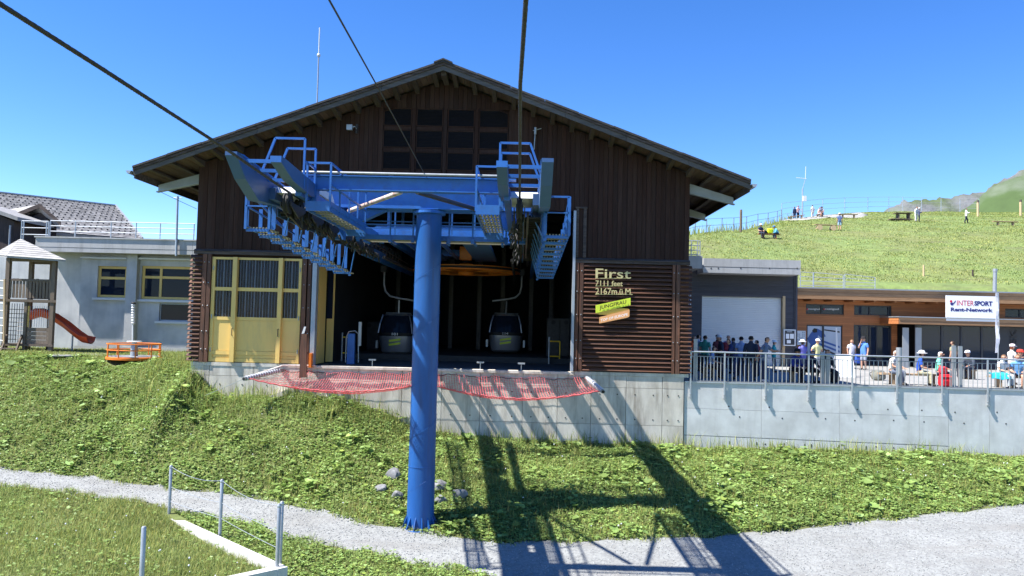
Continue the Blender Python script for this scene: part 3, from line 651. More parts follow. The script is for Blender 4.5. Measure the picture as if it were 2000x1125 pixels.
# floodlight and bits on the gable
fl = thing('floodlight', 'small grey floodlight on an arm high on the gable boards', 'floodlight', P(690, 250, YW - 0.1))
q = P(683, 249, YW - 0.45); obj('lamp_head', MB().box(q.x - 0.11, q.x + 0.11, q.y - 0.08, q.y + 0.08, q.z - 0.1, q.z + 0.1), 'galvanised', fl)
q2 = P(697, 252, YW - 0.06); tube('arm', [q, (q2.x, q.y, q2.z), q2], 0.02, 'galvanised', fl); box('bracket', q2.x - 0.04, q2.x + 0.04, YW - 0.12, YW - 0.05, q2.z - 0.18, q2.z + 0.18, 'steel_dark', fl)
an = thing('weather_sensor', 'slim grey weather sensor mast fixed to gable boards', 'sensor', P(1045, 285, YW - 0.15))
tube('mast', [P(1043, 292, YW - 0.2), P(1046, 250, YW - 0.2)], 0.02, 'galvanised', an); tube('crossarm', [P(1041, 255, YW - 0.2), P(1057, 251, YW - 0.2)], 0.015, 'galvanised', an); tube('cup', [P(1045.5, 262, YW - 0.2), P(1046, 249, YW - 0.2)], 0.05, 'galvanised', an)
mz = P(621, 196, 36).z
ms = thing('roof_antenna', 'thin white whip antenna rising from the station roof', 'antenna', (P(620, 198, 36).x, 36, zr(P(620, 198, 36).x) + 0.35))
tube('mast', [(ms.location.x, 36, ms.location.z - 0.1), P(622.5, 108, 36)], 0.035, 'galvanised', ms); tube('whip', [P(622.5, 110, 36), P(624.5, 54, 36)], 0.028, 'white_paint', ms); obj('collar', MB().ball(P(622.5, 108, 36), 0.09), 'white_paint', ms)
# brown board post in front of the base
bp_ = thing('trap_board', 'upright brown steel board with bent pale tip beside the station opening', 'board', P(589, 738, 29.5))
obj('board', MB().prism([P(584, 738, 29.4), P(598, 737, 29.4), P(599, 652, 29.4), P(589, 652, 29.4)], (0, 0.08, 0)), 'brown_post_wood', bp_)
obj('tip', MB().prism([P(589, 652, 29.4), P(594, 651, 29.4), P(597.5, 638, 29.4), P(594, 638, 29.4)], (0, 0.06, 0)), 'white_paint', bp_)
obj('stay', MB().box(bp_.location.x + 0.22, bp_.location.x + 0.32, 29.6, 29.9, 0.2, 0.75), 'orange_paint', bp_)

# ------------------------------------------------------------------ safety net
net = thing('safety_net', 'red safety net slung between two pipes below the station opening', 'net', (XR, 29, 0))
pl0, pl1 = P(552, 722, 29.85), P(476, 740, 27.6)
pr0, pr1 = P(1146, 738, 29.85), P(1178, 765, 27.5)
for a, b in ((pl0, pl1), (pr0, pr1)):
    p = tube('pipe', [a, b], 0.075, 'zinc', net, n=12); d = (b - a).normalized()
    obj('pipe_end', MB().path([b - d * 0.02, b + d * 0.012], [0.055, 0.055], 12), 'rubber_black', p)
    m = MB()
    for k in range(14):
        u = a.lerp(b, 0.12 + 0.82 * k / 13); m.path([u - d * 0.02, u + d * 0.02], 0.092, 10)
    obj('lashing', m, 'flag_white', p)
tube('strut', [P(700, 728, 29.8), P(700, 728, 29.8) + V((0, -0.02, 0))], 0.01, 'zinc', net)
pm = [P(833, 728, 29.85), P(833, 748, 27.6)]; tube('pipe', pm, 0.06, 'zinc', net)
def span(a0, a1, b0, b1, sag, nu, name):
    """net between inner edge a0-a1 (along the wall) and outer edge b0-b1 (hanging free)"""
    nv = 17; G = {}
    for i in range(nu + 1):
        u = i / nu; s = 4 * u * (1 - u)
        for j in range(nv + 1):
            v = j / nv; p = (a0.lerp(a1, u)).lerp(b0.lerp(b1, u), v)
            p = p + V((0, 0.35 * s * v, -sag * s * (0.15 + 0.85 * v) - 0.35 * 4 * v * (1 - v) * (0.3 + 0.7 * s) - 0.03 * math.sin(u * 25) * (1 - v)))
            p.z += 0.015 * math.sin(i * 1.7 + j * 2.1) 
            G[i, j] = p
    m = MB()
    def rb(p, q, w):
        d = (q - p); n = d.cross(V((0.1, 0.4, 1))).normalized() * w; k = V((0, 0, 1)) * w * 0.6
        m._add([p - n, p + n, q + n, q - n, p - k, p + k, q + k, q - k], [(0, 1, 2, 3), (4, 5, 6, 7)])
    for i in range(nu + 1):
        for j in range(nv + 1):
            if i < nu: rb(G[i, j], G[i + 1, j], 0.0075 if j < nv else 0.035)
            if j < nv: rb(G[i, j], G[i, j + 1], 0.0075)
    obj(name, m, 'red_net', net)
    tube('edge_rope', [G[i, nv] for i in range(nu + 1)], 0.022, 'red_net', net, n=5)
    m = MB()
    pts = []
    for i in range(0, nu + 1):
        pts.append(G[i, 0] + V((0, -0.01, -0.05 * abs(math.sin(i * 0.35)))))
    obj('wall_rope', m.path(pts, 0.012, 5), 'rubber_black', net)
span(pl0, pm[0], pl1.lerp(pl0, 0.08), pm[1], 0.42, 64, 'mesh')
span(pm[0], pr0, pm[1], pr1.lerp(pr0, 0.08), 0.45, 64, 'mesh')
tube('guy_wire', [pl1, P(402, 772, 28.6)], 0.012, 'galvanised', net, n=5); tube('guy_wire', [P(552, 716, 29.8), P(476, 738, 27.8)], 0.018, 'galvanised', net, n=5)
tube('handrail', [P(500, 731, 29), P(552, 714, 29.7), P(616, 714, 29.8)], 0.03, 'rust_white', net)

# ------------------------------------------------------------------ lift tower
XC = -2.765; YP = 22.2; ZB = -3.75
tower = thing('lift_tower', 'tall blue steel lift tower with wide crosshead, sheave trains and catwalks', 'lift tower', (XC, YP, ZB))
def T(name, mb, m='blue_paint', parent=None, **k): return obj(name, mb, m, parent or tower, **k)
pil = T('pillar', MB().lathe((XC, YP, ZB), [(0.39, 0), (0.375, 3), (0.37, 9.0)], 40), 'blue_pillar', smooth=True)
T('weld_band', MB().lathe((XC, YP, ZB + 1.7), [(0.392, 0), (0.392, 0.02)], 40), 'blue_pillar', pil)
hx = [(XC + .386 * math.cos(k * .26), YP + .386 * math.sin(k * .26), ZB + .1 + k * .062) for k in range(142)]
T('weld_seam', MB().path([(a, b, c) for a, b, c in hx], 0.004, 5), 'blue_pillar', pil)
T('base_flange', MB().lathe((XC, YP, ZB - 0.12), [(0.58, 0), (0.58, 0.1)], 32))
for k in range(14):
    a = 2 * math.pi * k / 14; c, s = math.cos(a), math.sin(a); e = V((-s, c, 0)) * 0.024
    b0 = V((XC + c * 0.375, YP + s * 0.375, ZB - 0.02)); b1 = V((XC + c * 0.56, YP + s * 0.56, ZB - 0.02)); t0 = V((XC + c * 0.375, YP + s * 0.375, ZB + 0.34))
    T('gusset', MB().prism([b0 - e / 2, b1 - e / 2, t0 - e / 2], e), 'blue_pillar')
T('top_flange', MB().lathe((XC, YP, 5.20), [(0.47, 0), (0.47, 0.08)], 32))
hat = pm_ = None
ax = lambda d: XC + d
# perforated ladder guard print left out; climbing ladder behind the pillar
main = T('main_crossbeam', MB().box(ax(-3.0), ax(2.95), 21.8, 22.6, 5.30, 5.78))
T('beam_flange', MB().box(ax(-3.02), ax(2.97), 21.72, 22.68, 5.785, 5.82), 'blue_paint', main)
front = T('front_crossbeam', MB().box(ax(-2.5), ax(2.35), 18.0, 18.08, 5.17, 5.46))
T('beam_flange', MB().box(ax(-2.75), ax(2.55), 17.90, 18.18, 5.463, 5.49), 'blue_paint', front); T('beam_flange', MB().box(ax(-2.5), ax(2.35), 17.93, 18.15, 5.14, 5.168), 'blue_paint', front)
T('guide_tube', MB().path([(ax(-2.45), 17.75, 5.515), (ax(2.4), 17.75, 5.515)], 0.03, 8), 'galvanised')
T('rear_crossbeam', MB().box(ax(-2.9), ax(2.9), 26.4, 26.6, 4.85, 5.3))
for s in (-1, 1):
    T('side_beam', MB().box(ax(s * 2.36) - 0.07, ax(s * 2.36) + 0.07, 17.2, 27.6, 4.86, 5.12))
    T('side_beam', MB().box(ax(s * 3.02) - 0.07, ax(s * 3.02) + 0.07, 17.4, 27.6, 4.80, 5.06), 'guide_plate')
    T('bracket', MB().prism([(ax(s * 1.2), 22.0, 5.29), (ax(s * 2.3), 22.0, 5.29), (ax(s * 2.3), 22.0, 4.75)], (0, 0.3, 0)))
    T('rope_bracket', MB().box(ax(s * 2.15), ax(s * 2.15) + s * 0.12, 17.95, 18.2, 4.75, 5.15))
# diagonal braces
T('diagonal_brace', MB().path([P(783, 375, 18.3), P(682, 412, 21.5)], 0.06, 10), 'rust_white', smooth=True, label='pale rust stained diagonal brace')
T('diagonal_brace', MB().path([P(815, 375, 18.3), P(930, 409, 21.5)], 0.06, 10), 'steel_dark', smooth=True)
bx = P(845, 383, 21.9)
T('beacon', MB().box(bx.x - 0.15, bx.x + 0.15, 21.6, 21.9, 5.825, 5.93), 'yellow_machine', label='small yellow box on the crossbeam')
T('bearing_plate', MB().prism([(bx.x - 0.62, 21.7, 5.825), (bx.x - 0.17, 21.7, 5.825), (bx.x - 0.17, 21.7, 5.93), (bx.x - 0.5, 21.7, 5.9)], (0, 0.3, 0)), 'white_paint'); T('bearing_plate', MB().prism([(bx.x + 0.17, 21.7, 5.825), (bx.x + 0.62, 21.7, 5.825), (bx.x + 0.35, 21.7, 5.95), (bx.x + 0.17, 21.7, 5.95)], (0, 0.3, 0)), 'white_paint')
for px_ in (762, 832):
    q = P(px_, 345, 18.0); m = MB().box(q.x - 0.03, q.x + 0.03, 17.98, 18.06, 5.49, 5.58).box(q.x + 0.045, q.x + 0.075, 17.98, 18.06, 5.49, 5.60).path([(q.x - 0.1, 18.02, 5.56), (q.x + 0.13, 18.02, 5.57)], 0.016, 6); T('cable_clamp', m, 'steel_dark')
# cross platform
py0, py1, pz = 22.66, 23.4, 4.5
T('toe_board', MB().box(ax(-2.25), ax(2.3), py0, py0 + 0.03, pz - 0.01, pz + 0.13)); T('toe_board', MB().box(ax(-2.05), ax(2.2), py1, py1 + 0.03, pz - 0.01, pz + 0.13))
for k in range(6): T('platform_joist', MB().box(ax(-2.0 + k * 0.82), ax(-2.0 + k * 0.82) + 0.06, py0 + 0.032, py1 - 0.002, pz - 0.1, pz - 0.035))
for k in range(7): T('grating_bar', MB().box(ax(-2.05), ax(2.2), py0 + 0.06 + k * 0.1, py0 + 0.075 + k * 0.1, pz - 0.03, pz), 'grating')
for k, xx in enumerate((-2.15, -1.2, -0.52, 0.55, 1.25, 2.24)):
    T('rail_post', MB().box(ax(xx) - 0.022, ax(xx) + 0.022, py0 - 0.03, py0 - 0.002, pz, pz + 0.98)); T('rail_post', MB().box(ax(xx) - 0.022, ax(xx) + 0.022, py1 + 0.032, py1 + 0.06, pz, pz + 0.98))
    T('post_foot', MB().box(ax(xx) - 0.05, ax(xx) + 0.05, py0 - 0.055, py0 - 0.032, pz - 0.09, pz + 0.06))
for z in (0.98, 0.53, 0.42):
    for yy in (py0 - 0.015, py1 + 0.045): T('rail', MB().beam((ax(-2.2), yy, pz + z), (ax(2.28), yy, pz + z), 0.03, 0.03))
# sheave trains
def sheave(s, y, z, r=0.24, on=True):
    x = ax(s * 2.65)
    w = T('sheave', MB().lathe((x - 0.06, y, z), [(r * 0.86, 0), (r, 0.0), (r, 0.025), (r * 0.88, 0.05), (r * 0.88, 0.07), (r, 0.095), (r, 0.12), (r * 0.86, 0.12)], 22, axis='X'), 'rubber_black', smooth=True)
    obj('hub', MB().lathe((x - 0.08, y, z), [(r * 0.45, 0), (r * 0.45, 0.16)], 14, axis='X'), 'steel_dark', w)
def rope_z(y): return 5.02 - 0.012 * (y - 14)
for s in (-1, 1):
    for k in range(12):
        y = 17.4 + k * 0.86; sheave(s, y, rope_z(y) - 0.27)
    for k in range(6):
        y = 17.4 + k * 1.72; zz = rope_z(y) - 0.30
        for o in (-0.12, 0.12): T('rocker_beam', MB().prism([(ax(s * 2.65) + o - 0.012, y - 0.15, zz - 0.05), (ax(s * 2.65) + o - 0.012, y + 0.43, zz - 0.24), (ax(s * 2.65) + o - 0.012, y + 1.0, zz - 0.05), (ax(s * 2.65) + o - 0.012, y + 1.0, zz + 0.04), (ax(s * 2.65) + o - 0.012, y - 0.15, zz + 0.04)], (0.024, 0, 0)), 'steel_dark')
    for k in range(3):
        y = 18.3 + k * 3.44
        T('main_rocker', MB().prism([(ax(s * 2.65) + s * 0.17, y - 0.6, 4.55), (ax(s * 2.65) + s * 0.17, y + 0.8, 4.30), (ax(s * 2.65) + s * 0.17, y + 2.3, 4.50), (ax(s * 2.65) + s * 0.17, y + 2.3, 4.62), (ax(s * 2.65) + s * 0.17, y - 0.6, 4.68)], (0.05, 0, 0)), 'steel_dark')
    # guide plates: deep boxes that catch the cabin grip
    xo = ax(s * 3.33); wv = -s * 0.24
    T('outer_guide', MB().prism([(xo, 15.35, 5.44), (xo, 15.35, 5.36), (xo, 15.9, 4.98), (xo, 16.75, 4.66), (xo, 18.2, 4.76), (xo, 21.6, 4.88), (xo, 21.6, 5.12), (xo, 18.0, 5.28), (xo, 15.6, 5.44)], (wv, 0, 0)), 'guide_plate')
    T('guide_lip', MB().prism([(xo + wv, 15.4, 5.43), (xo + wv, 15.7, 5.45), (xo + wv, 21.6, 5.13), (xo + wv, 21.6, 5.10)], (-s * 0.02, 0, 0)), 'blue_paint')
    m = MB()
    for k in range(11): m.box(xo + wv - (0.012 if s > 0 else -0.004), xo + wv + (0.004 if s < 0 else -0.0) + (0.008 if s < 0 else 0), 16.1 + k * 0.5, 16.2 + k * 0.5, 5.30 - k * 0.025, 5.35 - k * 0.025)
    T('bolt_plate', m, 'blue_paint')
    xi = ax(s * 2.40); wi = -s * 0.22
    T('inner_guide', MB().prism([(xi, 15.35, 5.36), (xi, 15.35, 5.24), (xi, 16.2, 5.02), (xi, 17.6, 4.92), (xi, 17.9, 4.95), (xi, 18.0, 5.26), (xi, 15.6, 5.37)], (wi, 0, 0)), 'guide_plate')
    T('guide_nose', MB().box(min(xi, xi + wi) - 0.004, max(xi, xi + wi) + 0.004, 15.335, 15.348, 5.235, 5.365), 'blue_paint')
    for k, (yy, zz) in enumerate(((15.75, 5.30), (16.45, 5.24), (17.25, 5.18), (18.1, 5.15), (19.0, 5.2))):
        T('tie_bar', MB().box(min(xi, xo + wv), max(xi, xo + wv), yy, yy + 0.05, zz, zz + 0.075))
    T('white_cover', MB().prism([(xi + s * 0.05, 19.2, 5.26), (xi + s * 0.05, 19.35, 5.42), (xi + s * 0.05, 20.6, 5.46), (xi + s * 0.05, 20.9, 5.26)], (s * 0.66, 0, 0)), 'white_paint')
    T('white_cover', MB().prism([(xi + s * 0.05, 17.5, 4.97), (xi + s * 0.05, 17.65, 5.13), (xi + s * 0.05, 18.6, 5.15), (xi + s * 0.05, 18.9, 4.97)], (s * 0.62, 0, 0)), 'white_paint')
    # guard hoops over the rope
    for (yy, o) in ((17.0, 0.0), (17.9, 0.0)):
        a = ax(s * 2.19); b = ax(s * 2.86); c = ax(s * 3.14); zt = 6.12 - (yy - 17.0) * 0.03
        pts = [(a, yy, 5.0), (a, yy, zt), (b, yy, zt), (c, yy, 5.35)]
        m = MB()
        for p, q in zip(pts[:-1], pts[1:]): m.beam(p, q, 0.045, 0.045)
        T('guard_hoop', m)
    T('hoop_rail', MB().beam((ax(s * 2.19), 17.03, 5.62), (ax(s * 2.19), 17.9, 5.62), 0.04, 0.04))
    # inner catwalk
    c0, c1 = ax(s * 1.66), ax(s * 2.20); lo, hi = min(c0, c1), max(c0, c1); cz = 4.62
    T('catwalk_frame', MB().box(lo, lo + 0.03, 17.3, 21.3, cz - 0.08, cz + 0.03)); T('catwalk_frame', MB().box(hi - 0.03, hi, 17.3, 21.3, cz - 0.08, cz + 0.03)); T('toe_board', MB().box(lo, hi, 17.27, 17.298, cz - 0.08, cz + 0.14)); T('toe_board', MB().box(lo, hi, 21.3, 21.33, cz - 0.2, cz + 0.08))
    T('toe_board', MB().box(c0 - 0.012, c0 + 0.012, 17.3, 21.3, cz + 0.032, cz + 0.15))
    for k in range(6): T('grating_bar', MB().box(lo + 0.05 + k * 0.088, lo + 0.088 + k * 0.088, 17.32, 21.28, cz - 0.02, cz + 0.005), 'grating')
    for k in range(8): T('grating_rung', MB().box(lo + 0.032, hi - 0.032, 17.5 + k * 0.5, 17.53 + k * 0.5, cz - 0.045, cz - 0.022), 'grating')
    hp = MB(); zt = 5.64
    for p, q in (((c0, 17.3, cz), (c0, 17.3, zt)), ((c1, 17.3, cz), (c1, 17.3, zt)), ((c0, 17.3, zt), (c1, 17.3, zt))): hp.beam(p, q, 0.045, 0.045)
    T('guard_hoop', hp)
    for yy in (18.2, 19.2, 20.2, 21.2): T('rail_post', MB().box(c0 - 0.02, c0 + 0.02, yy, yy + 0.04, cz, zt))
    for z in (zt, 5.15): T('rail', MB().beam((c0, 17.3, z), (c0, 21.25, z), 0.04, 0.04))
    # outer catwalk, stepping down towards the station
    o0, o1 = ax(s * 3.26), ax(s * 3.82); lo, hi = min(o0, o1), max(o0, o1)
    for k in range(10):
        y0 = 18.0 + k * 0.95; z = 4.22 - k * 0.05
        T('catwalk_step', MB().box(lo, hi, y0 + 0.02, y0 + 0.07, z - 0.10, z - 0.03)); T('catwalk_frame', MB().box(o1 - 0.02, o1 + 0.02, y0, y0 + 0.93, z - 0.05, z + 0.04))
        m = MB()
        for j in range(7): m.box(lo + 0.03 + j * 0.075, lo + 0.055 + j * 0.075, y0, y0 + 0.92, z - 0.028, z)
        for j in range(3): m.box(lo + 0.02, hi - 0.02, y0 + 0.2 + j * 0.28, y0 + 0.222 + j * 0.28, z - 0.05, z - 0.029)
        T('grating', m, 'grating')
        T('step_lug', MB().box(o0 - 0.04, o0 + 0.04, y0 + 0.02, y0 + 0.07, z - 0.16, z - 0.102))
        if k < 9:
            T('rail_post', MB().box(o1 - 0.045, o1 + 0.045, y0 + 0.06, y0 + 0.075, z, z + (0.62 if k else 0.9))); T('hanger_bar', MB().box(o0 - 0.05, o0 + 0.05, y0 + 0.3, y0 + 0.315, z, 4.82))
    T('rail_post', MB().box(o1 - 0.03, o1 + 0.03, 17.97, 18.02, 4.17, 5.10)); T('rail_post', MB().box(o0 - 0.03, o0 + 0.03, 17.97, 18.02, 4.17, 4.9))
    T('rail', MB().beam((o0, 17.99, 5.10), (o1, 17.99, 5.10), 0.04, 0.045)); T('rail', MB().beam((o0, 17.99, 4.72), (o1, 17.99, 4.72), 0.04, 0.03))
    T('rail', MB().beam((o1, 18.0, 5.10), (o1, 20.8, 4.55), 0.04, 0.045)); T('rail', MB().beam((o1, 18.0, 4.72), (o1, 26.6, 4.25), 0.035, 0.035)); T('rail', MB().beam((o1, 20.8, 4.55), (o1, 26.8, 4.3), 0.035, 0.035))
T('sheave_bracket', MB().box(ax(-2.65) - 0.2, ax(-2.65) + 0.2, 22.05, 22.35, 4.4, 5.29)); T('sheave_bracket', MB().box(ax(2.65) - 0.2, ax(2.65) + 0.2, 22.05, 22.35, 4.4, 5.29))
# ribbed pans under the rope run, dark steel with black ribs
for s in (-1, 1):
    a0, a1 = sorted((ax(s * 2.76), ax(s * 3.16)))
    T('rib_pan', MB().box(a0, a1, 18.4, 30.5, 4.62, 4.66), 'steel_dark')
    m = MB()
    for k in range(34): m.box(a0 + 0.01, a1 - 0.01, 18.5 + k * 0.35, 18.56 + k * 0.35, 4.56, 4.617)
    T('rib', m, 'rubber_black', kind='stuff')
    T('pan_edge', MB().box(a0 - 0.03, a0 - 0.002, 18.3, 30.5, 4.52, 4.72), 'guide_plate'); T('pan_edge', MB().box(a1 + 0.002, a1 + 0.03, 18.3, 30.5, 4.52, 4.72), 'guide_plate')
    if s > 0: T('side_web', MB().box(ax(s * 3.22) - 0.02, ax(s * 3.22) + 0.02, 19.5, 28.4, 4.15, 4.75), 'guide_plate')
    m = MB()
    for k in range(24): m.path([(ax(s * 2.5), 18.0 + k * 0.42, 4.5), (ax(s * 2.5) + 0.12 * math.sin(k * 2.2), 18.1 + k * 0.42, 4.25 + 0.06 * math.sin(k * 1.3)), (ax(s * 2.62), 18.3 + k * 0.42, 4.55)], 0.022, 5)
    T('hose', m, 'rubber_black', kind='stuff')
# long post at the far right end of the outer catwalk
q0, q1 = P(1115, 374, 18.05), P(1114, 520, 18.05)
# lattice ties under the right hand walkway
for k in range(7): T('lattice_bar', MB().beam((ax(2.95), 18.6 + k * 1.25, 4.78), (ax(3.26), 19.2 + k * 1.25, 4.2 - k * 0.08), 0.03, 0.03)); T('lattice_bar', MB().beam((ax(-2.95), 18.6 + k * 1.25, 4.78), (ax(-3.26), 19.2 + k * 1.25, 4.2 - k * 0.08), 0.03, 0.03))

# ------------------------------------------------------------------ ropes
def rope(name, pts, r, label, lay=True):
    """wound steel rope: core with strands twisted round it"""
    t = thing(name, label, 'cable', pts[-1], 'haul ropes of the lift' if name == 'haul_rope' else None)
    pts = [V(p) for p in pts]; L = sum((b - a).length for a, b in zip(pts[:-1], pts[1:]))
    obj('core', MB().path(pts, r * 0.72, 8), 'rope_steel', t, smooth=True)
    if lay:
        m = MB(); n = int(L / 0.06)
        for s in range(6):
            q = []
            for k in range(n + 1):
                u = k / n * (len(pts) - 1); i = min(int(u), len(pts) - 2); p = pts[i].lerp(pts[i + 1], u - i); d = (pts[i + 1] - pts[i]).normalized()
                a = d.cross(V((0, 0, 1))).normalized(); b = d.cross(a); w = s * math.pi / 3 + k * 0.9
                q.append(p + (a * math.cos(w) + b * math.sin(w)) * r * 0.62)
            m.path(q, r * 0.42, 5, cap=False)
        obj('strand', m, 'rope_steel', t, smooth=True)
    return t
XLr, XRr = ax(-2.65), ax(2.65)
lp = [PX(-60, -32, XLr), PX(0, 8, XLr), PX(200, 135, XLr), PX(440, 290, XLr)] 
lp += [V((XLr, y, rope_z(y))) for y in (17.2, 22, 30, 37)]
rope('haul_rope', lp, 0.030, 'thick wound steel rope crossing the open sky beyond the roof eave to the tower')
rp = [PZ(1031, -60, 5.3), PZ(1027, 0, 5.24), PZ(1016, 165, 5.12)] + [V((XRr, y, rope_z(y))) for y in (17.2, 22, 30, 37)]
rope('haul_rope', rp, 0.027, 'thick wound steel rope running overhead, almost vertical in view, to the guard hoop')
g = thing('guy_cable', 'thin steel cable descending from the sky to the middle of the crosshead', 'cable', P(832, 345, 18.0))
pts = [P(612, -60, 7.0), P(643, 0, 8.0), P(735, 165, 12.0), P(828, 338, 17.8), P(834, 347, 18.0)]
obj('wire', MB().path(pts, 0.013, 6), 'rope_steel', g, smooth=True)
g2 = thing('guy_cable', 'fine wire strung from the eave bracket towards the terrace lamp pole', 'cable', P(310, 372, 30.5))
obj('wire', MB().path([P(312, 374, 30.4), P(345, 390, 32), P(384, 408, 33)], 0.01, 5), 'rope_steel', g2)

# ------------------------------------------------------------------ bullwheel, beams, cabins inside the station
bw = thing('bullwheel', 'big orange horizontal bullwheel hanging inside the dark station', 'wheel', (XC, 37.2, 4.6))
def ring(r0, r1, z0, z1, n=72):
    m = MB(); vs = []; c = (XC, 37.2, 4.6)
    for k in range(n):
        a = 2 * math.pi * k / n; cs, sn = math.cos(a), math.sin(a)
        vs += [(c[0] + r0 * cs, c[1] + r0 * sn, c[2] + z0), (c[0] + r1 * cs, c[1] + r1 * sn, c[2] + z0), (c[0] + r1 * cs, c[1] + r1 * sn, c[2] + z1), (c[0] + r0 * cs, c[1] + r0 * sn, c[2] + z1)]
    fs = []
    for k in range(n):
        a = k * 4; b = ((k + 1) % n) * 4
        for j in range(4): fs.append((a + j, a + (j + 1) % 4, b + (j + 1) % 4, b + j))
    return m._add(vs, fs)
obj('rim', ring(2.42, 2.62, -0.10, 0.10), 'orange_wheel', bw)
obj('rope_liner', ring(2.625, 2.66, -0.05, 0.05), 'rubber_black', bw)
for k in range(8):
    a = math.pi / 8 + k * math.pi / 4; c, s = math.cos(a), math.sin(a); p0 = V((XC + 0.3 * c, 37.2 + 0.3 * s, 4.6)); p1 = V((XC + 2.43 * c, 37.2 + 2.43 * s, 4.6))
    e = V((-s, c, 0)); obj('spoke', MB().hexa([p0 - e * 0.28 + V((0, 0, -.09)), p0 + e * 0.28 + V((0, 0, -.09)), p1 + e * 0.12 + V((0, 0, -.06)), p1 - e * 0.12 + V((0, 0, -.06)), p0 - e * 0.28 + V((0, 0, .09)), p0 + e * 0.28 + V((0, 0, .09)), p1 + e * 0.12 + V((0, 0, .06)), p1 - e * 0.12 + V((0, 0, .06))]), 'orange_wheel', bw)
obj('hub', MB().lathe((XC, 37.2, 4.35), [(0.36, 0), (0.42, 0.15), (0.42, 0.45), (0.3, 0.6)], 24), 'orange_wheel', bw, smooth=True)
obj('axle', MB().lathe((XC, 37.2, 4.95), [(0.2, 0), (0.2, 2.2)], 16), 'steel_dark', bw)
acc = thing('launch_beam', 'blue steel drive beams with rubber tyres leading into the station', 'machinery', (XC, 33, 7.1))
for s in (-1, 1):
    obj('drive_beam', MB().box(ax(s * 2.65) - 0.12, ax(s * 2.65) + 0.12, 28.3, 40, 5.25, 5.55), 'blue_paint', acc); obj('drive_beam', MB().box(ax(s * 3.2) - 0.08, ax(s * 3.2) + 0.08, 28.3, 41, 4.5, 4.75), 'blue_paint', acc)
    obj('guide_rail', MB().box(ax(s * 2.35) - 0.05, ax(s * 2.35) + 0.05, 28.0, 42, 4.35, 4.45), 'steel_dark', acc)
    for k in range(9): obj('tyre', MB().lathe((ax(s * 2.95) - 0.07, 29 + k * 0.75, 4.95), [(0.16, 0), (0.24, 0.02), (0.26, 0.07), (0.24, 0.12), (0.16, 0.14)], 18, axis='X'), 'rubber_black', acc, smooth=True)
    for yy in (30.5, 34, 38): obj('suspension_bar', MB().box(ax(s * 2.65) - 0.06, ax(s * 2.65) + 0.06, yy, yy + 0.14, 5.55, 7.2), 'blue_paint', acc)
for a_, b_, z_ in ((-4.02, -3.6, 4.95), (-4.52, -4.42, 5.0), (-3.16, -3.06, 5.0), (-2.25, -1.25, 4.95)): obj('service_beam', MB().box(a_, b_, 27.6, 36.0, z_, z_ + 0.14), 'guide_plate', acc)
for yy in (30.8, 34.3): obj('cross_tie', MB().box(ax(-3.2), ax(3.2), yy, yy + 0.2, 5.6, 5.9), 'blue_paint', acc)
obj('motor_frame', MB().box(ax(-1.3), ax(1.3), 36.2, 38.2, 5.2, 5.5), 'blue_paint', acc); obj('gear_box', MB().box(ax(-0.2), ax(0.35), 35.6, 36.1, 5.0, 5.6), 'orange_wheel', acc)

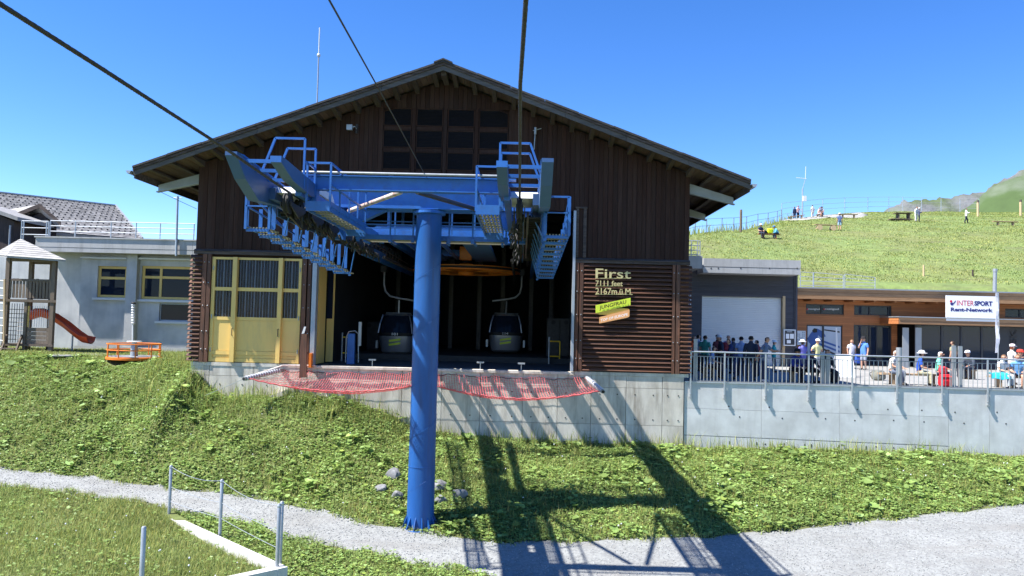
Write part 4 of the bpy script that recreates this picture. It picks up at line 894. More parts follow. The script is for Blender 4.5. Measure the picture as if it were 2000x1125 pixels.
def cabin(c, number, label, s):
    x, y, zb = c
    t = thing('gondola_cabin', label, 'gondola', (x, y, zb), 'gondola cabins in the station')
    prof = [(0.00, 0.62), (0.10, 0.76), (0.55, 0.84), (0.95, 0.87), (1.02, 0.87), (1.45, 0.80), (1.85, 0.68), (1.97, 0.58)]
    def loft(z0, z1, m, name, out=0.0):
        zs = [z for z, w in prof if z0 < z < z1]; zs = [z0] + zs + [z1]; vs = []; fs = []; n = 20
        for z in zs:
            w = np.interp(z, [q[0] for q in prof], [q[1] for q in prof]) + out
            for k in range(n):
                a = 2 * math.pi * k / n; e = 0.55
                cx = math.copysign(abs(math.cos(a)) ** e, math.cos(a)); cyy = math.copysign(abs(math.sin(a)) ** e, math.sin(a))
                vs.append((x + w * cx, y + (w + 0.05) * cyy, zb + z))
        for i in range(len(zs) - 1):
            for k in range(n): fs.append((i * n + k, i * n + (k + 1) % n, (i + 1) * n + (k + 1) % n, (i + 1) * n + k))
        fs.append(tuple(range(n - 1, -1, -1))); fs.append(tuple((len(zs) - 1) * n + k for k in range(n)))
        return obj(name, MB()._add(vs, fs), m, t, smooth=True)
    loft(0.0, 0.86, 'cabin_silver', 'body'); loft(0.86, 1.02, 'rubber_black', 'belt'); loft(1.02, 1.86, 'pane_dark', 'window'); loft(1.86, 1.97, 'cabin_silver', 'roof')
    for sx in (-1, 1):
        obj('corner_pillar', MB().path([(x + sx * 0.82, y - 0.84, zb + 1.0), (x + sx * 0.755, y - 0.79, zb + 1.45), (x + sx * 0.64, y - 0.67, zb + 1.88)], 0.035, 6), 'cabin_silver', t)
        obj('ski_rack', MB().box(x + sx * 0.95 - 0.05, x + sx * 0.95 + 0.05, y - 0.5, y - 0.1, zb + 0.25, zb + 0.62), 'galvanised', t)
    obj('roof_frame', MB().path([(x - 0.62, y, zb + 1.99), (x + 0.62, y, zb + 1.99)], 0.03, 6), 'galvanised', t)
    text('lettering', number, (x - 0.14, y - 0.95, zb + 0.90), 0.28, 0.12, 'sign_white', t, depth=0.01, bold=0.01)
    for (u0, u1, v0, v1, mm) in ((-0.28, 0.28, 0.62, 0.74, 'lime_sign'), (-0.28, 0.28, 0.44, 0.56, 'lime_sign')):
        obj('ribbon_logo', MB().prism([(x + u0, y - 0.925, zb + v0 - 0.05), (x + u1, y - 0.925, zb + v0 + 0.04), (x + u1, y - 0.925, zb + v1 + 0.02), (x + u0, y - 0.925, zb + v1 - 0.07)], (0, 0.012, 0)), mm, t)
    hx = x + s * 0.75
    obj('hanger', MB().path([(x, y, zb + 1.97), (x, y, zb + 2.6), (x - s * 0.75 * 0.0, y, zb + 2.62)], 0.045, 8), 'cabin_silver', t, smooth=True)
    obj('hanger_arm', MB().path([(x - s * 0.75, y - 0.05, zb + 2.62), (x, y - 0.05, zb + 2.72), (x + s * 0.45, y - 0.05, zb + 2.82), (x + s * 0.68, y - 0.05, zb + 3.05), (x + s * 0.76, y - 0.05, zb + 3.4), (x + s * 0.76, y - 0.05, zb + 4.0)], 0.06, 10), 'cabin_silver', t, smooth=True)
    obj('grip', MB().box(x + s * 0.76 - 0.14, x + s * 0.76 + 0.14, y - 0.3, y + 0.25, zb + 4.0, zb + 4.3), 'steel_dark', t)
    return t
c1 = P(776, 690, 38.0); cabin((c1.x, c1.y, c1.z), '101', 'silver gondola cabin numbered 101, partly hidden by the blue pillar', -1)
c2 = P(987, 687, 40.0); cabin((c2.x, c2.y, c2.z), '114', 'silver gondola cabin numbered 114 hanging clear of the blue pillar', 1)
# control cabinets and a wall board standing in the dark of the station
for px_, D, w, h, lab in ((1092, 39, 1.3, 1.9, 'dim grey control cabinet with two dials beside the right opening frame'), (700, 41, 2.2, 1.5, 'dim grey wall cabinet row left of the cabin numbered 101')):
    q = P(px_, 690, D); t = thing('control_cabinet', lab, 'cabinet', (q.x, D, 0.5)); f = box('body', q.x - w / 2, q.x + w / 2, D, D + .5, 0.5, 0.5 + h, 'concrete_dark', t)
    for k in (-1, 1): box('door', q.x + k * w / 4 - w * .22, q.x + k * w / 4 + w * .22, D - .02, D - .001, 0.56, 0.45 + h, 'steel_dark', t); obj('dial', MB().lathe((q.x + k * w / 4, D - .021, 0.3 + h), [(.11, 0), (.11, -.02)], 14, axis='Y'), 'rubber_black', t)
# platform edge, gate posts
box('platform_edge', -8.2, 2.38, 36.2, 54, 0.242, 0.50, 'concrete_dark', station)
gp = thing('gate_post', 'blue boarding gate post beside the dark platform', 'post', P(684, 708, 32)); q = gp.location
obj('post', MB().box(q.x - 0.15, q.x + 0.15, q.y, q.y + 0.2, 0.24, 1.5), 'blue_paint', gp); tube('hoop', [(q.x - 0.2, q.y, 0.3), (q.x - 0.2, q.y, 1.35), (q.x - 0.1, q.y, 1.58), (q.x + 0.15, q.y, 1.62), (q.x + 0.3, q.y, 1.5), (q.x + 0.34, q.y, 0.3)], 0.025, 'galvanised', gp)
box('sensor', q.x + 0.3, q.x + 0.42, q.y, q.y + 0.1, 1.0, 2.0, 'galvanised', gp)
for px_, k in ((667, 0), (738, 0)): pass
for n_, (px_, pz_, D, lab) in enumerate(((667, 650, 34, 'slim grey queue post deep in the station, left of the boarding gate'), (1072, 660, 36, 'yellow edged queue barrier near the cabin numbered 114'), (1090, 660, 42, 'yellow edged queue barrier beside the right opening frame'))):
    q = P(px_, 700, D); t = thing('queue_barrier', lab, 'barrier', (q.x, q.y, 0.24))
    tube('post', [(q.x, q.y, 0.24), (q.x, q.y, 1.5)], 0.04, 'galvanised', t); tube('bar', [(q.x - 0.02, q.y, 1.3), (q.x + 0.5, q.y, 1.3)], 0.03, 'yellow_machine', t); tube('bar', [(q.x + 0.5, q.y, 0.5), (q.x + 0.5, q.y, 1.3)], 0.03, 'yellow_machine', t); tube('bar', [(q.x - 0.02, q.y, 0.6), (q.x + 0.5, q.y, 0.6)], 0.03, 'yellow_machine', t)
for k, (px_, py_, lab) in enumerate(((727, 715, 'small T shaped sensor post on the station ledge left of the pillar'), (938, 718, 'small T shaped sensor post on the ledge right of the pillar'), (1018, 718, 'small T shaped sensor post on the ledge below cabin 114'))):
    q = P(px_, py_, 30.25); t = thing('sensor_post', lab, 'sensor', (q.x, q.y, 0.262)); tube('stem', [(q.x, q.y, 0.26), (q.x, q.y, 0.52)], 0.02, 'galvanised', t); box('head', q.x - 0.14, q.x + 0.14, q.y - 0.05, q.y + 0.05, 0.5, 0.56, 'galvanised', t)
# ------------------------------------------------------------------ concrete annexe on the left
YA = 40.0; AZ0 = gz(-20, 40) - 0.3
def A(px, py, d=0.0): return P(px, py, YA - d)
def rect(px0, px1, py0, py1, Y):
    """x and z range of a pixel rectangle on a wall standing at depth Y"""
    a = P(px0, (py0 + py1) / 2, Y); b = P(px1, (py0 + py1) / 2, Y); c = P((px0 + px1) / 2, py1, Y); d = P((px0 + px1) / 2, py0, Y)
    return a.x, b.x, c.z, d.z
annex = thing('concrete_annexe', 'low grey concrete annexe with yellow framed windows and flat parapet roof', 'building', (-20, YA, 0.2))
x0, x1 = A(85, 580).x, WL + 0.2
zs0, zs1 = A(230, 497).z, A(230, 470.5).z
xw = [x0 - 3, A(156, 580).x, A(250, 580).x, A(270, 580).x, x1]
box('wall', x0 - 12, xw[1], YA + 0.3, YA + 0.6, AZ0, zs0, 'render_grey', annex)
w1 = rect(190, 247, 520, 581, YA); w2 = rect(275, 379, 520, 585, YA); w3 = rect(310, 373, 593, 627, YA)
def wall_holes(x0, x1, z0, z1, holes, y0, y1, m, parent, name='wall'):
    xsx = sorted({x0, x1, *[h[0] for h in holes], *[h[1] for h in holes]}); mb = MB()
    for a, b in zip(xsx[:-1], xsx[1:]):
        hs = sorted([(h[2], h[3]) for h in holes if h[0] <= a + 1e-6 and h[1] >= b - 1e-6]); z = z0
        for h in hs: 
            if h[0] > z: mb.box(a, b, y0, y1, z, h[0])
            z = h[1]
        if z < z1: mb.box(a, b, y0, y1, z, z1)
    return obj(name, mb, m, parent)
wall_holes(xw[1], xw[2], AZ0, zs0, [w1], YA, YA + 0.4, 'render_grey', annex)
wall_holes(xw[3], xw[4], AZ0, zs0, [w2, w3], YA + 0.05, YA + 0.45, 'render_grey', annex)
box('pier', xw[2], xw[3], YA - 0.28, YA + 0.4, AZ0, zs0, 'render_grey', annex)
box('back_room', x0 - 12, x1, YA + 1.6, YA + 9, AZ0, zs0, 'interior_dark', annex)
pp = obj('parapet', MB().box(x0, -17.0, YA - 0.9, YA + 9, zs0 + 0.003, zs1), 'concrete_light', annex); obj('parapet', MB().box(-16.985, x1, YA - 0.9, YA + 9, zs0 + 0.003, zs1), 'concrete_light', annex)
box('parapet_cap', x0 - 0.05, x1, YA - 0.95, YA - 0.5, zs1 + 0.002, zs1 + 0.07, 'concrete_light', annex)
box('joint_strip', x0, x1, YA - 0.905, YA - 0.9, zs0 + 0.22, zs0 + 0.24, 'concrete_dark', annex)
box('lintel_strip', xw[1] + 0.05, xw[2] - 0.05, YA - 0.25, YA, A(200, 506).z, A(200, 503).z, 'white_paint', annex); box('lintel_strip', xw[3] + 0.05, xw[4], YA - 0.25, YA + 0.04, A(320, 508).z, A(320, 505).z, 'white_paint', annex)
def win(h, y, mull=(), trans=(), m='yellow_paint', fw=0.13, sill=True):
    x0, x1, z0, z1 = h
    f = obj('window', MB().box(x0, x1, y + 0.1, y + 0.2, z0, z0 + fw).box(x0, x1, y + 0.1, y + 0.2, z1 - fw, z1).box(x0, x0 + fw, y + 0.101, y + 0.199, z0 + fw, z1 - fw).box(x1 - fw, x1, y + 0.101, y + 0.199, z0 + fw, z1 - fw), m, annex)
    xs_ = [x0 + fw] + [v for q in mull for v in (q - fw / 2, q + fw / 2)] + [x1 - fw]; zs_ = [z0 + fw] + [v for q in trans for v in (q - fw / 2, q + fw / 2)] + [z1 - fw]
    for q in mull: box('mullion', q - fw / 2, q + fw / 2, y + 0.09, y + 0.19, z0 + fw, z1 - fw, m, f)
    for q in trans: box('transom', x0 + fw, x1 - fw, y + 0.094, y + 0.186, q - fw / 2, q + fw / 2, m, f)
    for a, b in zip(xs_[0::2], xs_[1::2]):
        for c, d in zip(zs_[0::2], zs_[1::2]): box('pane', a, b, y + 0.13, y + 0.15, c, d, 'pane_dark', f)
    if sill: box('sill', x0 - 0.15, x1 + 0.05, y - 0.16, y + 0.09, z0 - 0.14, z0 - 0.03, 'white_paint', f)
win(w1, YA, trans=[A(220, 543).z]); win(w2, YA + 0.05, mull=[A(311.5, 550).x], trans=[A(330, 542).z]); win(w3, YA + 0.05, m='bracket_steel', fw=0.05)
# lighter base line
box('plinth', xw[1], x1, YA - 0.30, YA - 0.285, AZ0, A(320, 679).z, 'concrete_light', annex)
# railing on the annexe roof
def railing(name, label, cat, pts, posts, h, rails, m, r=0.025, group=None, baluster=None):
    t = thing(name, label, cat, pts[0], group)
    pts = [V(p) for p in pts]
    for p in posts: tube('post', [p, V(p) + V((0, 0, h))], r * 1.15, m, t)
    for z in rails: tube('rail', [p + V((0, 0, z)) for p in pts], r, m, t)
    return t
ry = YA - 0.6; rz0 = zs1 + 0.07
pts = [(P(x, 470, ry).x, ry, rz0) for x in (97, 380)]
railing('roof_railing', 'four bar galvanised railing along the annexe parapet', 'railing', pts, [(P(x, 470, ry).x, ry, rz0) for x in (97, 146, 216, 265, 312, 378)], 0.85, (0.85, 0.58, 0.30), 'rail_galv')
pts = [(P(x, 470, ry).x, ry + 3.0, rz0) for x in (90, 30)]
railing('roof_railing', 'short galvanised railing by the dark gabled house above the play tower', 'railing', [(P(x, 470, 39).x, 39.2, P(60, 480, 39).z) for x in (36, 88)], [(P(x, 470, 39).x, 39.2, P(60, 480, 39).z) for x in (36, 40, 85, 89)], 1.3, (1.3, 0.95, 0.6), 'rail_galv')
lp_ = thing('lamp_post', 'thin grey mast with short crossbar on the annexe parapet', 'mast', P(344, 497, YA - 1.0))
q0, q1 = P(344, 500, YA - 1.0), P(347, 383, YA - 1.0); tube('mast', [q0, q1], 0.06, 'rail_galv', lp_); tube('crossbar', [P(339, 386, YA - 1), P(355, 387, YA - 1)], 0.025, 'rail_galv', lp_)

# slate roofed house far behind the annexe
hs = thing('slate_house', 'big house with grey slate hipped roof rising behind the annexe', 'house', (-34, 60, 0.2))
RA = P(225, 403, 62); RB = P(-70, 370, 54); RC = P(278, 468, 52); 
vd = RC - RA; RD = RB + vd
nrm = vd.cross(RB - RA).normalized(); nrm = nrm if nrm.z > 0 else -nrm
obj('roof', MB().prism([RA, RB, RD, RC], -nrm * 0.2), 'slate_roof', hs)
bkA = RA + V((-5, 8, -4)); obj('roof', MB().prism([RA, RB, RB + V((-5, 8, -4)), bkA], V((0, 0, -0.1))), 'slate_roof', hs)
nr = 30
for r_ in range(nr):
    m = MB(); nt_ = 42
    for k in range(nt_):
        u0 = (k + (0.5 if r_ % 2 else 0)) / nt_; u1 = u0 + 0.985 / nt_
        if u1 > 1: continue
        v0 = r_ / nr; v1 = (r_ + 1.05) / nr
        a = RA.lerp(RB, u0) + vd * v0; b = RA.lerp(RB, u1) + vd * v0; c = RA.lerp(RB, u1) + vd * v1; d = RA.lerp(RB, u0) + vd * v1
        h = random.uniform(0.03, 0.05); m.hexa([a, b, c + nrm * h, d + nrm * h, a + nrm * 0.02, b + nrm * 0.02, c + nrm * (h + 0.025), d + nrm * (h + 0.025)])
    obj('shingle_course', m, 'slate_roof', hs)
m = MB()
for i in range(12):
    for j in range(26):
        u = (j + 0.5 * (i % 2) + 0.3) / 27; v = (i + 0.6) / 12.5; p = RA.lerp(RB, u) + vd * v + nrm * 0.1; m.box(p.x - 0.045, p.x + 0.045, p.y - 0.03, p.y + 0.03, p.z - 0.03, p.z + 0.05)
obj('snow_guard', m, 'steel_dark', hs, kind='stuff')
obj('ridge_cap', MB().beam(RA + nrm * 0.08, RB + nrm * 0.08, 0.3, 0.1), 'zinc', hs); obj('verge_board', MB().beam(RA + nrm * 0.1, RC + nrm * 0.1, 0.12, 0.12), 'zinc', hs)
tube('vent_pipe', [P(182, 418, 60.5), P(183, 402, 60.5)], 0.07, 'steel_dark', hs)
obj('wall', MB().prism([RC + V((-0.4, 0.6, -0.4)), RD + V((0.4, 0.6, -0.4)), V((RD.x, RD.y + 0.6, 0)), V((RC.x - 0.4, RC.y + 0.6, 0))], (0, 0.3, 0)), 'old_dark_wood', hs)
obj('wall', MB().prism([RC + V((-0.3, 0.4, -0.4)), RA + V((-0.3, 0, -0.4)), V((RA.x - 0.3, RA.y, 0)), V((RC.x - 0.3, RC.y + 0.4, 0))], (-0.3, 0, 0)), 'old_dark_wood', hs)

# small dark gabled house at the left edge
gh = thing('gabled_house', 'small dark timber house with grey gable roof behind the play tower', 'house', P(70, 500, 46))
pk, el_, er_ = P(78, 404, 46), P(28, 424, 46), P(119, 439, 46); rd = V((-7.0, 5.0, 0.0))
zb = 0.2
obj('wall', MB().prism([V((el_.x + 0.5, 46.4, zb)), V((er_.x - 0.5, 46.4, zb)), er_ + V((-0.5, 0.4, -0.1)), pk + V((0, 0.4, -0.2)), el_ + V((0.5, 0.4, -0.1))], rd), 'old_dark_wood', gh)
for a, b in ((pk, el_), (pk, er_)): obj('roof', MB().prism([a, b, b + rd * 1.6, a + rd * 1.6], (0, 0, 0.16)), 'grey_shingle', gh); obj('verge_board', MB().prism([a + V((0, -0.06, -0.05)), b + V((0, -0.06, -0.05)), b + V((0, -0.06, 0.2)), a + V((0, -0.06, 0.2))], (0, 0.05, 0)), 'dark_trim_wood', gh)
dr = rect(42, 55, 443, 474, 46.35); f = box('door', dr[0], dr[1], 46.34, 46.38, dr[2], dr[3], 'pane_dark', gh); box('door_frame', dr[0] - 0.12, dr[0], 46.3, 46.39, dr[2], dr[3] + 0.1, 'light_post', f); box('door_frame', dr[1], dr[1] + 0.12, 46.3, 46.39, dr[2], dr[3] + 0.1, 'light_post', f); box('door_frame', dr[0], dr[1], 46.3, 46.39, dr[3], dr[3] + 0.12, 'light_post', f)
fr = P(66, 424, 46.3); box('gable_panel', fr.x, fr.x + 0.9, 46.25, 46.39, fr.z - 0.9, fr.z - 0.1, 'rafter_wood', gh)
dh = thing('dark_barn', 'black brown barn with low roof at the left border of the view', 'barn', P(10, 500, 43))
a, b = P(-60, 398, 43), P(34, 431, 43); obj('wall', MB().prism([V((a.x, 43.4, 0.2)), V((b.x - 0.45, 43.4, 0.2)), b + V((-0.45, 0.4, 0)), a + V((0, 0.4, 0))], (0, 3, 0)), 'old_dark_wood', dh)
obj('roof', MB().prism([a, b, b + V((0, 0, 0.22)), a + V((0, 0, 0.22))], (0, 4, 0)), 'slate_roof', dh)
tube('downpipe', [P(20, 440, 43.2), P(17, 500, 43.2)], 0.05, 'zinc', dh)

# ------------------------------------------------------------------ playground
YT = 35.6; fx0, fx1 = P(13, 600, YT).x, P(103, 600, YT).x; dp = 1.75; tz = gz(-22, 36.5)
pt = thing('play_tower', 'weathered grey wooden play tower with shingled pyramid roof', 'play tower', ((fx0 + fx1) / 2, YT + dp / 2, tz))
zt_ = P(60, 505, YT).z; zd = P(60, 585, YT).z; zr1 = P(60, 545, YT).z; zp = P(60, 672, YT).z
rxa, rxb = P(60, 560, YT + dp).x, P(101, 560, YT + dp).x
for x, y in ((fx0, YT), (fx1, YT), (rxa, YT + dp), (rxb, YT + dp)): box('post', x - 0.09, x + 0.09, y - 0.09, y + 0.09, tz - 0.2, zt_, 'grey_timber', pt)
xm_ = P(52, 600, YT).x; box('post', xm_ - 0.07, xm_ + 0.07, YT - 0.08, YT + 0.06, tz - 0.2, zd, 'grey_timber', pt)
for nm_, e0, e1, zz, th in (('deck', .35, .22, zd, .12), ('platform', .1, .15, zp, .1)):
    obj(nm_, MB().prism([(fx0 - e0, YT - .12, zz - th), (fx1 + e1, YT - .12, zz - th), (rxb + .1, YT + dp + .1, zz - th), (rxa - .1, YT + dp + .1, zz - th)], (0, 0, th)), 'grey_timber', pt)
for yy in (YT - 0.03, YT + dp):
    n = 13
    for k in range(n):
        pa, pb = (fx0, fx1) if yy < YT + 1 else (rxa, rxb)
        u = pa + 0.14 + (pb - pa - 0.28) * k / (n - 1)
        box('picket', u - 0.055, u + 0.055, yy, yy + 0.03, zd + 0.06, zr1 - 0.02 + 0.04 * math.sin(k), 'grey_timber', pt)
    pa, pb = (fx0, fx1) if yy < YT + 1 else (rxa, rxb)
    box('handrail', pa + 0.09, pb - 0.09, yy - 0.03, yy + 0.05, zr1 - 0.1, zr1, 'grey_timber', pt)
for k in range(4):
    box('wall_board', xm_ + 0.08, fx1 - 0.1, YT - 0.03, YT + 0.01, zp + 0.02 + k * 0.19, zp + 0.195 + k * 0.19, 'grey_timber', pt)
pk = P(40, 469.5, YT + .9)
cs = [P(13, 503, YT - .45), P(128.5, 511, YT - .3), P(118, 508, YT + dp + .4), P(-14, 500, YT + dp + .3)]
for k in range(4):
    a, b = cs[k], cs[(k + 1) % 4]; rf = obj('roof', MB().prism([a, b, pk], (0, 0, 0.06)), 'grey_shingle', pt)
    for r_ in range(9):
        u0, u1 = r_ / 9, (r_ + 1.15) / 9
        nv = (b - a).cross(pk - a).normalized(); nv = nv if nv.z > 0 else -nv
        p0, p1, p2, p3 = a.lerp(pk, u0), b.lerp(pk, u0), b.lerp(pk, min(u1, 1)), a.lerp(pk, min(u1, 1))
        up = V((0, 0, 0.065)); obj('shingle_course', MB().hexa([p0 + up, p1 + up, p2 + up, p3 + up, p0 + up + nv * 0.03, p1 + up + nv * 0.03, p2 + up + nv * 0.01, p3 + up + nv * 0.01]), 'grey_shingle', rf)
beam('eave_beam', (fx0 - .1, YT, zt_ - .06), (fx1 + .1, YT, zt_ - .06), 0.08, 0.18, 'grey_timber', pt); beam('eave_beam', (rxa - .1, YT + dp, zt_ - .06), (rxb + .1, YT + dp, zt_ - .06), 0.08, 0.18, 'grey_timber', pt)
nm = MB()
for k in range(7): nm.path([(fx0 + 0.1 + k * 0.12, YT + 0.05, zp + 0.05), (fx0 + 0.1 + k * 0.12, YT + 0.05, zd - 0.2)], 0.014, 5)
for k in range(8): nm.path([(fx0 + 0.1, YT + 0.05, zp + 0.2 + k * 0.2), (xm_ - 0.05, YT + 0.05, zp + 0.2 + k * 0.2)], 0.014, 5)
obj('climbing_net', nm, 'steel_dark', pt)
nm = MB()
for k in range(9): nm.path([(xm_ + 0.15 + k * 0.11, YT + 0.05, zp + 0.8), (xm_ + 0.15 + k * 0.11, YT + 0.05, zd - 0.3)], 0.010, 5)
obj('bar_screen', nm, 'bracket_steel', pt)
box('yellow_edge', xm_ + 0.08, xm_ + 0.13, YT - 0.02, YT + 0.04, zp + 0.8, zd - 0.3, 'yellow_paint', pt)
for a in (P(14, 655, YT - 0.1), P(43, 655, YT - 0.1)): beam('step_stringer', a, (a.x + 0.12, YT - 0.7, tz), 0.06, 0.14, 'grey_timber', pt)
for k in range(2): box('step', fx0 + 0.1, fx0 + 0.85, YT - 0.62 + k * 0.25, YT - 0.42 + k * 0.25, tz + 0.2 + k * 0.22, tz + 0.25 + k * 0.22, 'grey_timber', pt)
sl_ = thing('slide', 'red plastic trough slide running down from the play tower', 'slide', P(170, 668, 36.9))
pp_ = [P(58, 618, 37.4), P(80, 611, 37.4), P(104, 618, 37.3), P(128, 634, 37.1), P(150, 652, 37.0), P(163, 661, 36.9), P(178, 664, 36.8)]
m = MB(); vs = []; fs = []; nk = 11
for p in pp_:
    for k in range(nk):
        a = math.pi * (0.05 + 0.9 * k / (nk - 1)); vs.append(p + V((0.0, -math.cos(a) * 0.40, 0.20 - math.sin(a) * 0.40)))
    for k in range(nk):
        a = math.pi * (0.05 + 0.9 * (nk - 1 - k) / (nk - 1)); vs.append(p + V((0.0, -math.cos(a) * 0.365, 0.20 - math.sin(a) * 0.365)))
n2 = 2 * nk
for i in range(len(pp_) - 1):
    for k in range(n2): fs.append((i * n2 + k, i * n2 + (k + 1) % n2, (i + 1) * n2 + (k + 1) % n2, (i + 1) * n2 + k))
obj('trough', m._add(vs, fs), 'slide_red', sl_, smooth=True)
obj('hood', MB().path([P(62, 612, 37.0), P(70, 607, 37.0), P(85, 607, 37.0), P(98, 613, 37.0)], 0.13, 10), 'slide_red', sl_, smooth=True)
tube('leg', [P(142, 655, 37), V((P(142, 655, 37).x, 37, tz - 0.1))], 0.04, 'galvanised', sl_)
ld = thing('climbing_ladder', 'pale runged climbing ladder leaning at the left border beside the play tower', 'ladder', P(4, 690, YT - 0.4))
for px_ in (-14, 9): beam('stringer', P(px_, 545, YT - 0.4), P(px_ - 2, 695, YT - 0.4), 0.07, 0.07, 'light_post', ld)
for k in range(10): tube('rung', [P(-14, 548 + k * 14.6, YT - 0.4), P(8, 549 + k * 14.6, YT - 0.4)], 0.035, 'white_paint', ld)
cz_ = gz(P(255, 700, 33).x, 33.0); cx_ = P(255, 690, 33).x; cy_ = 33.3
ca = thing('carousel', 'orange steel playground roundabout with rail ring and centre disc', 'roundabout', (cx_, cy_, cz_))
cz_ += 0.08; R_ = 1.07
obj('base_ring', MB().lathe((cx_, cy_, cz_), [(R_, 0), (R_ + 0.03, 0.02), (R_ + 0.03, 0.11), (R_, 0.13)], 40), 'orange_paint', ca, smooth=True); obj('floor_disc', MB().lathe((cx_, cy_, cz_ + 0.132), [(R_ - 0.04, 0), (R_ - 0.04, 0.02)], 40), 'galvanised', ca)
def circ(z, r, n=36): return [(cx_ + r * math.cos(2 * math.pi * k / n), cy_ + r * math.sin(2 * math.pi * k / n), z) for k in range(n + 1)]
for z in (0.42, 0.68): tube('rail_ring', circ(cz_ + z, R_), 0.026, 'orange_paint', ca)
for k in range(10):
    a = 2 * math.pi * k / 10 + 0.2; x, y = cx_ + R_ * math.cos(a), cy_ + R_ * math.sin(a); tube('rail_post', [(x, y, cz_ + 0.1), (x, y, cz_ + 0.68)], 0.026, 'orange_paint', ca)
obj('centre_post', MB().lathe((cx_, cy_, cz_ + 0.15), [(0.16, 0), (0.14, 0.4), (0.1, 0.55), (0.1, 0.6)], 18), 'galvanised', ca, smooth=True); obj('centre_disc', MB().lathe((cx_, cy_, cz_ + 0.75), [(0.30, 0), (0.31, 0.03), (0.30, 0.05)], 24), 'white_paint', ca, smooth=True)
bl = thing('garden_lamp', 'white ribbed lamp on a slim post behind the orange roundabout', 'lamp', P(260, 690, 36))
tube('post', [V((bl.location.x, 36, 0.0)), P(260, 632, 36)], 0.05, 'white_paint', bl); m = MB()
for k in range(8):
    q = P(260.5, 633 - k * 5.0, 36); m.lathe((q.x, q.y, q.z), [(0.075, 0), (0.10, 0.05), (0.075, 0.1)], 14)
obj('lamp_head', m, 'white_paint', bl, smooth=True); q = P(260.5, 597, 36); obj('cap', MB().lathe((q.x, q.y, q.z), [(0.10, 0.08), (0.10, 0.14), (0.04, 0.18)], 14), 'steel_dark', bl)
gb = PZ(130, 693, 0.16); obj('gravel_bed', MB().prism([PZ(102, 697, .16), PZ(200, 697, .16), PZ(225, 690, .16), PZ(112, 683, .16)], (0, 0, 0.05)), 'gravel', kind='structure')

# ------------------------------------------------------------------ terrace
TX0 = 6.36
terr = thing('retaining_wall', 'long grey concrete retaining wall under the terrace railing', 'wall', (13, 30, -2.5))
obj('core', MB().box(TX0 + 0.02, 44, 30.06, 30.6, -3.6, -0.03), 'concrete', terr)
vb = [TX0, P(1487, 800, 30).x, P(1640, 800, 30).x, P(1795, 800, 30).x, P(1852, 800, 30).x, P(1932, 800, 30).x, P(2022, 800, 30).x, 24, 28, 32, 38, 44]
def zl(x): return np.interp(x, [6.4, 16.6], [-1.02, -1.10]), np.interp(x, [6.4, 16.6], [-2.05, -2.22])
for k in range(len(vb) - 1):
    a, b = vb[k] + 0.005, vb[k + 1] - 0.005; cuts = [-0.03, -3.2] if k >= 4 else None
    e = random.uniform(0, 0.006)
    if k >= 4: obj('concrete_panel', MB().box(a, b, 29.99 - e, 30.055, -3.2, -0.035), 'concrete', terr); continue
    za, zb_ = zl(a), zl(b)
    for (t0, b0), (t1, b1) in ((((-0.035, za[0] + 0.004)), (-0.035, zb_[0] + 0.004)), ((za[0] - 0.004, za[1] + 0.015), (zb_[0] - 0.004, zb_[1] + 0.015)), ((za[1] - 0.015, -3.2), (zb_[1] - 0.015, -3.2))):
        obj('concrete_panel', MB().hexa([(a, 29.99 - e, b0), (b, 29.99 - e, b1), (b, 30.055, b1), (a, 30.055, b0), (a, 29.99 - e, t0), (b, 29.99 - e, t1), (b, 30.055, t1), (a, 30.055, t0)]), 'concrete', terr)
m = MB()
for z, st in ((-0.88, 1.45), (-1.3, 1.4), (-2.3, 1.35)):
    x = 7.2 + abs(z)
    while x < 17 if z < -2 else x < 22:
        m.lathe((x, 29.984, z + random.uniform(-.03, .03)), [(0.03, 0), (0.03, -0.004)], 8, axis='Y'); x += st * random.uniform(0.8, 1.2)
for k in range(9): x = 8.1 + k * 1.05; m.box(x, x + 0.035, 29.978, 29.984, -2.36 - 0.01 * k, -2.24 - 0.01 * k)
obj('tie_hole', m, 'concrete_dark', terr, kind='stuff')
struct('terrace_floor', MB().box(TX0, 44, 30.05, 60, -0.06, -0.004), 'deck_paving')
# paving slabs on the part of the terrace in view
slabs = thing('paving', 'pale concrete paving slabs of the terrace behind the railing', 'paving', (13, 38, 0))
for i in range(16):
    for j in range(12):
        x0_ = TX0 + 0.02 + i * 1.5; y0_ = 29.95 + j * 1.5
        obj('paving_slab', MB().box(x0_ + 0.006, x0_ + 1.494, y0_ + 0.006, y0_ + 1.494, -0.003, 0.022 + random.uniform(0, 0.004)), 'deck_paving', slabs)
obj('edge_plate', MB().box(TX0, 44, 29.951, 29.968, -0.03, 0.02), 'rail_galv', terr)
rl = thing('terrace_railing', 'long grey steel terrace railing with round handrail and thin balusters', 'railing', (13, 29.87, 0))
RYY = 29.985
pxs = [1348, 1414, 1494, 1578, 1663, 1750, 1838, 1927, 2017, 2110]
pX = [P(x, 745, RYY).x for x in pxs]
hz_ = 1.17
obj('handrail', MB().path([(pX[0] - 0.1, 29.93, hz_), (pX[-1] + 0.3, 29.93, hz_)], 0.033, 10), 'rail_galv', rl, smooth=True)
obj('rail', MB().box(pX[0], pX[-1], RYY - 0.01, RYY + 0.01, 0.98, 1.01), 'rail_paint', rl); obj('rail', MB().box(pX[0], pX[-1], RYY - 0.01, RYY + 0.01, 0.03, 0.06), 'rail_paint', rl)
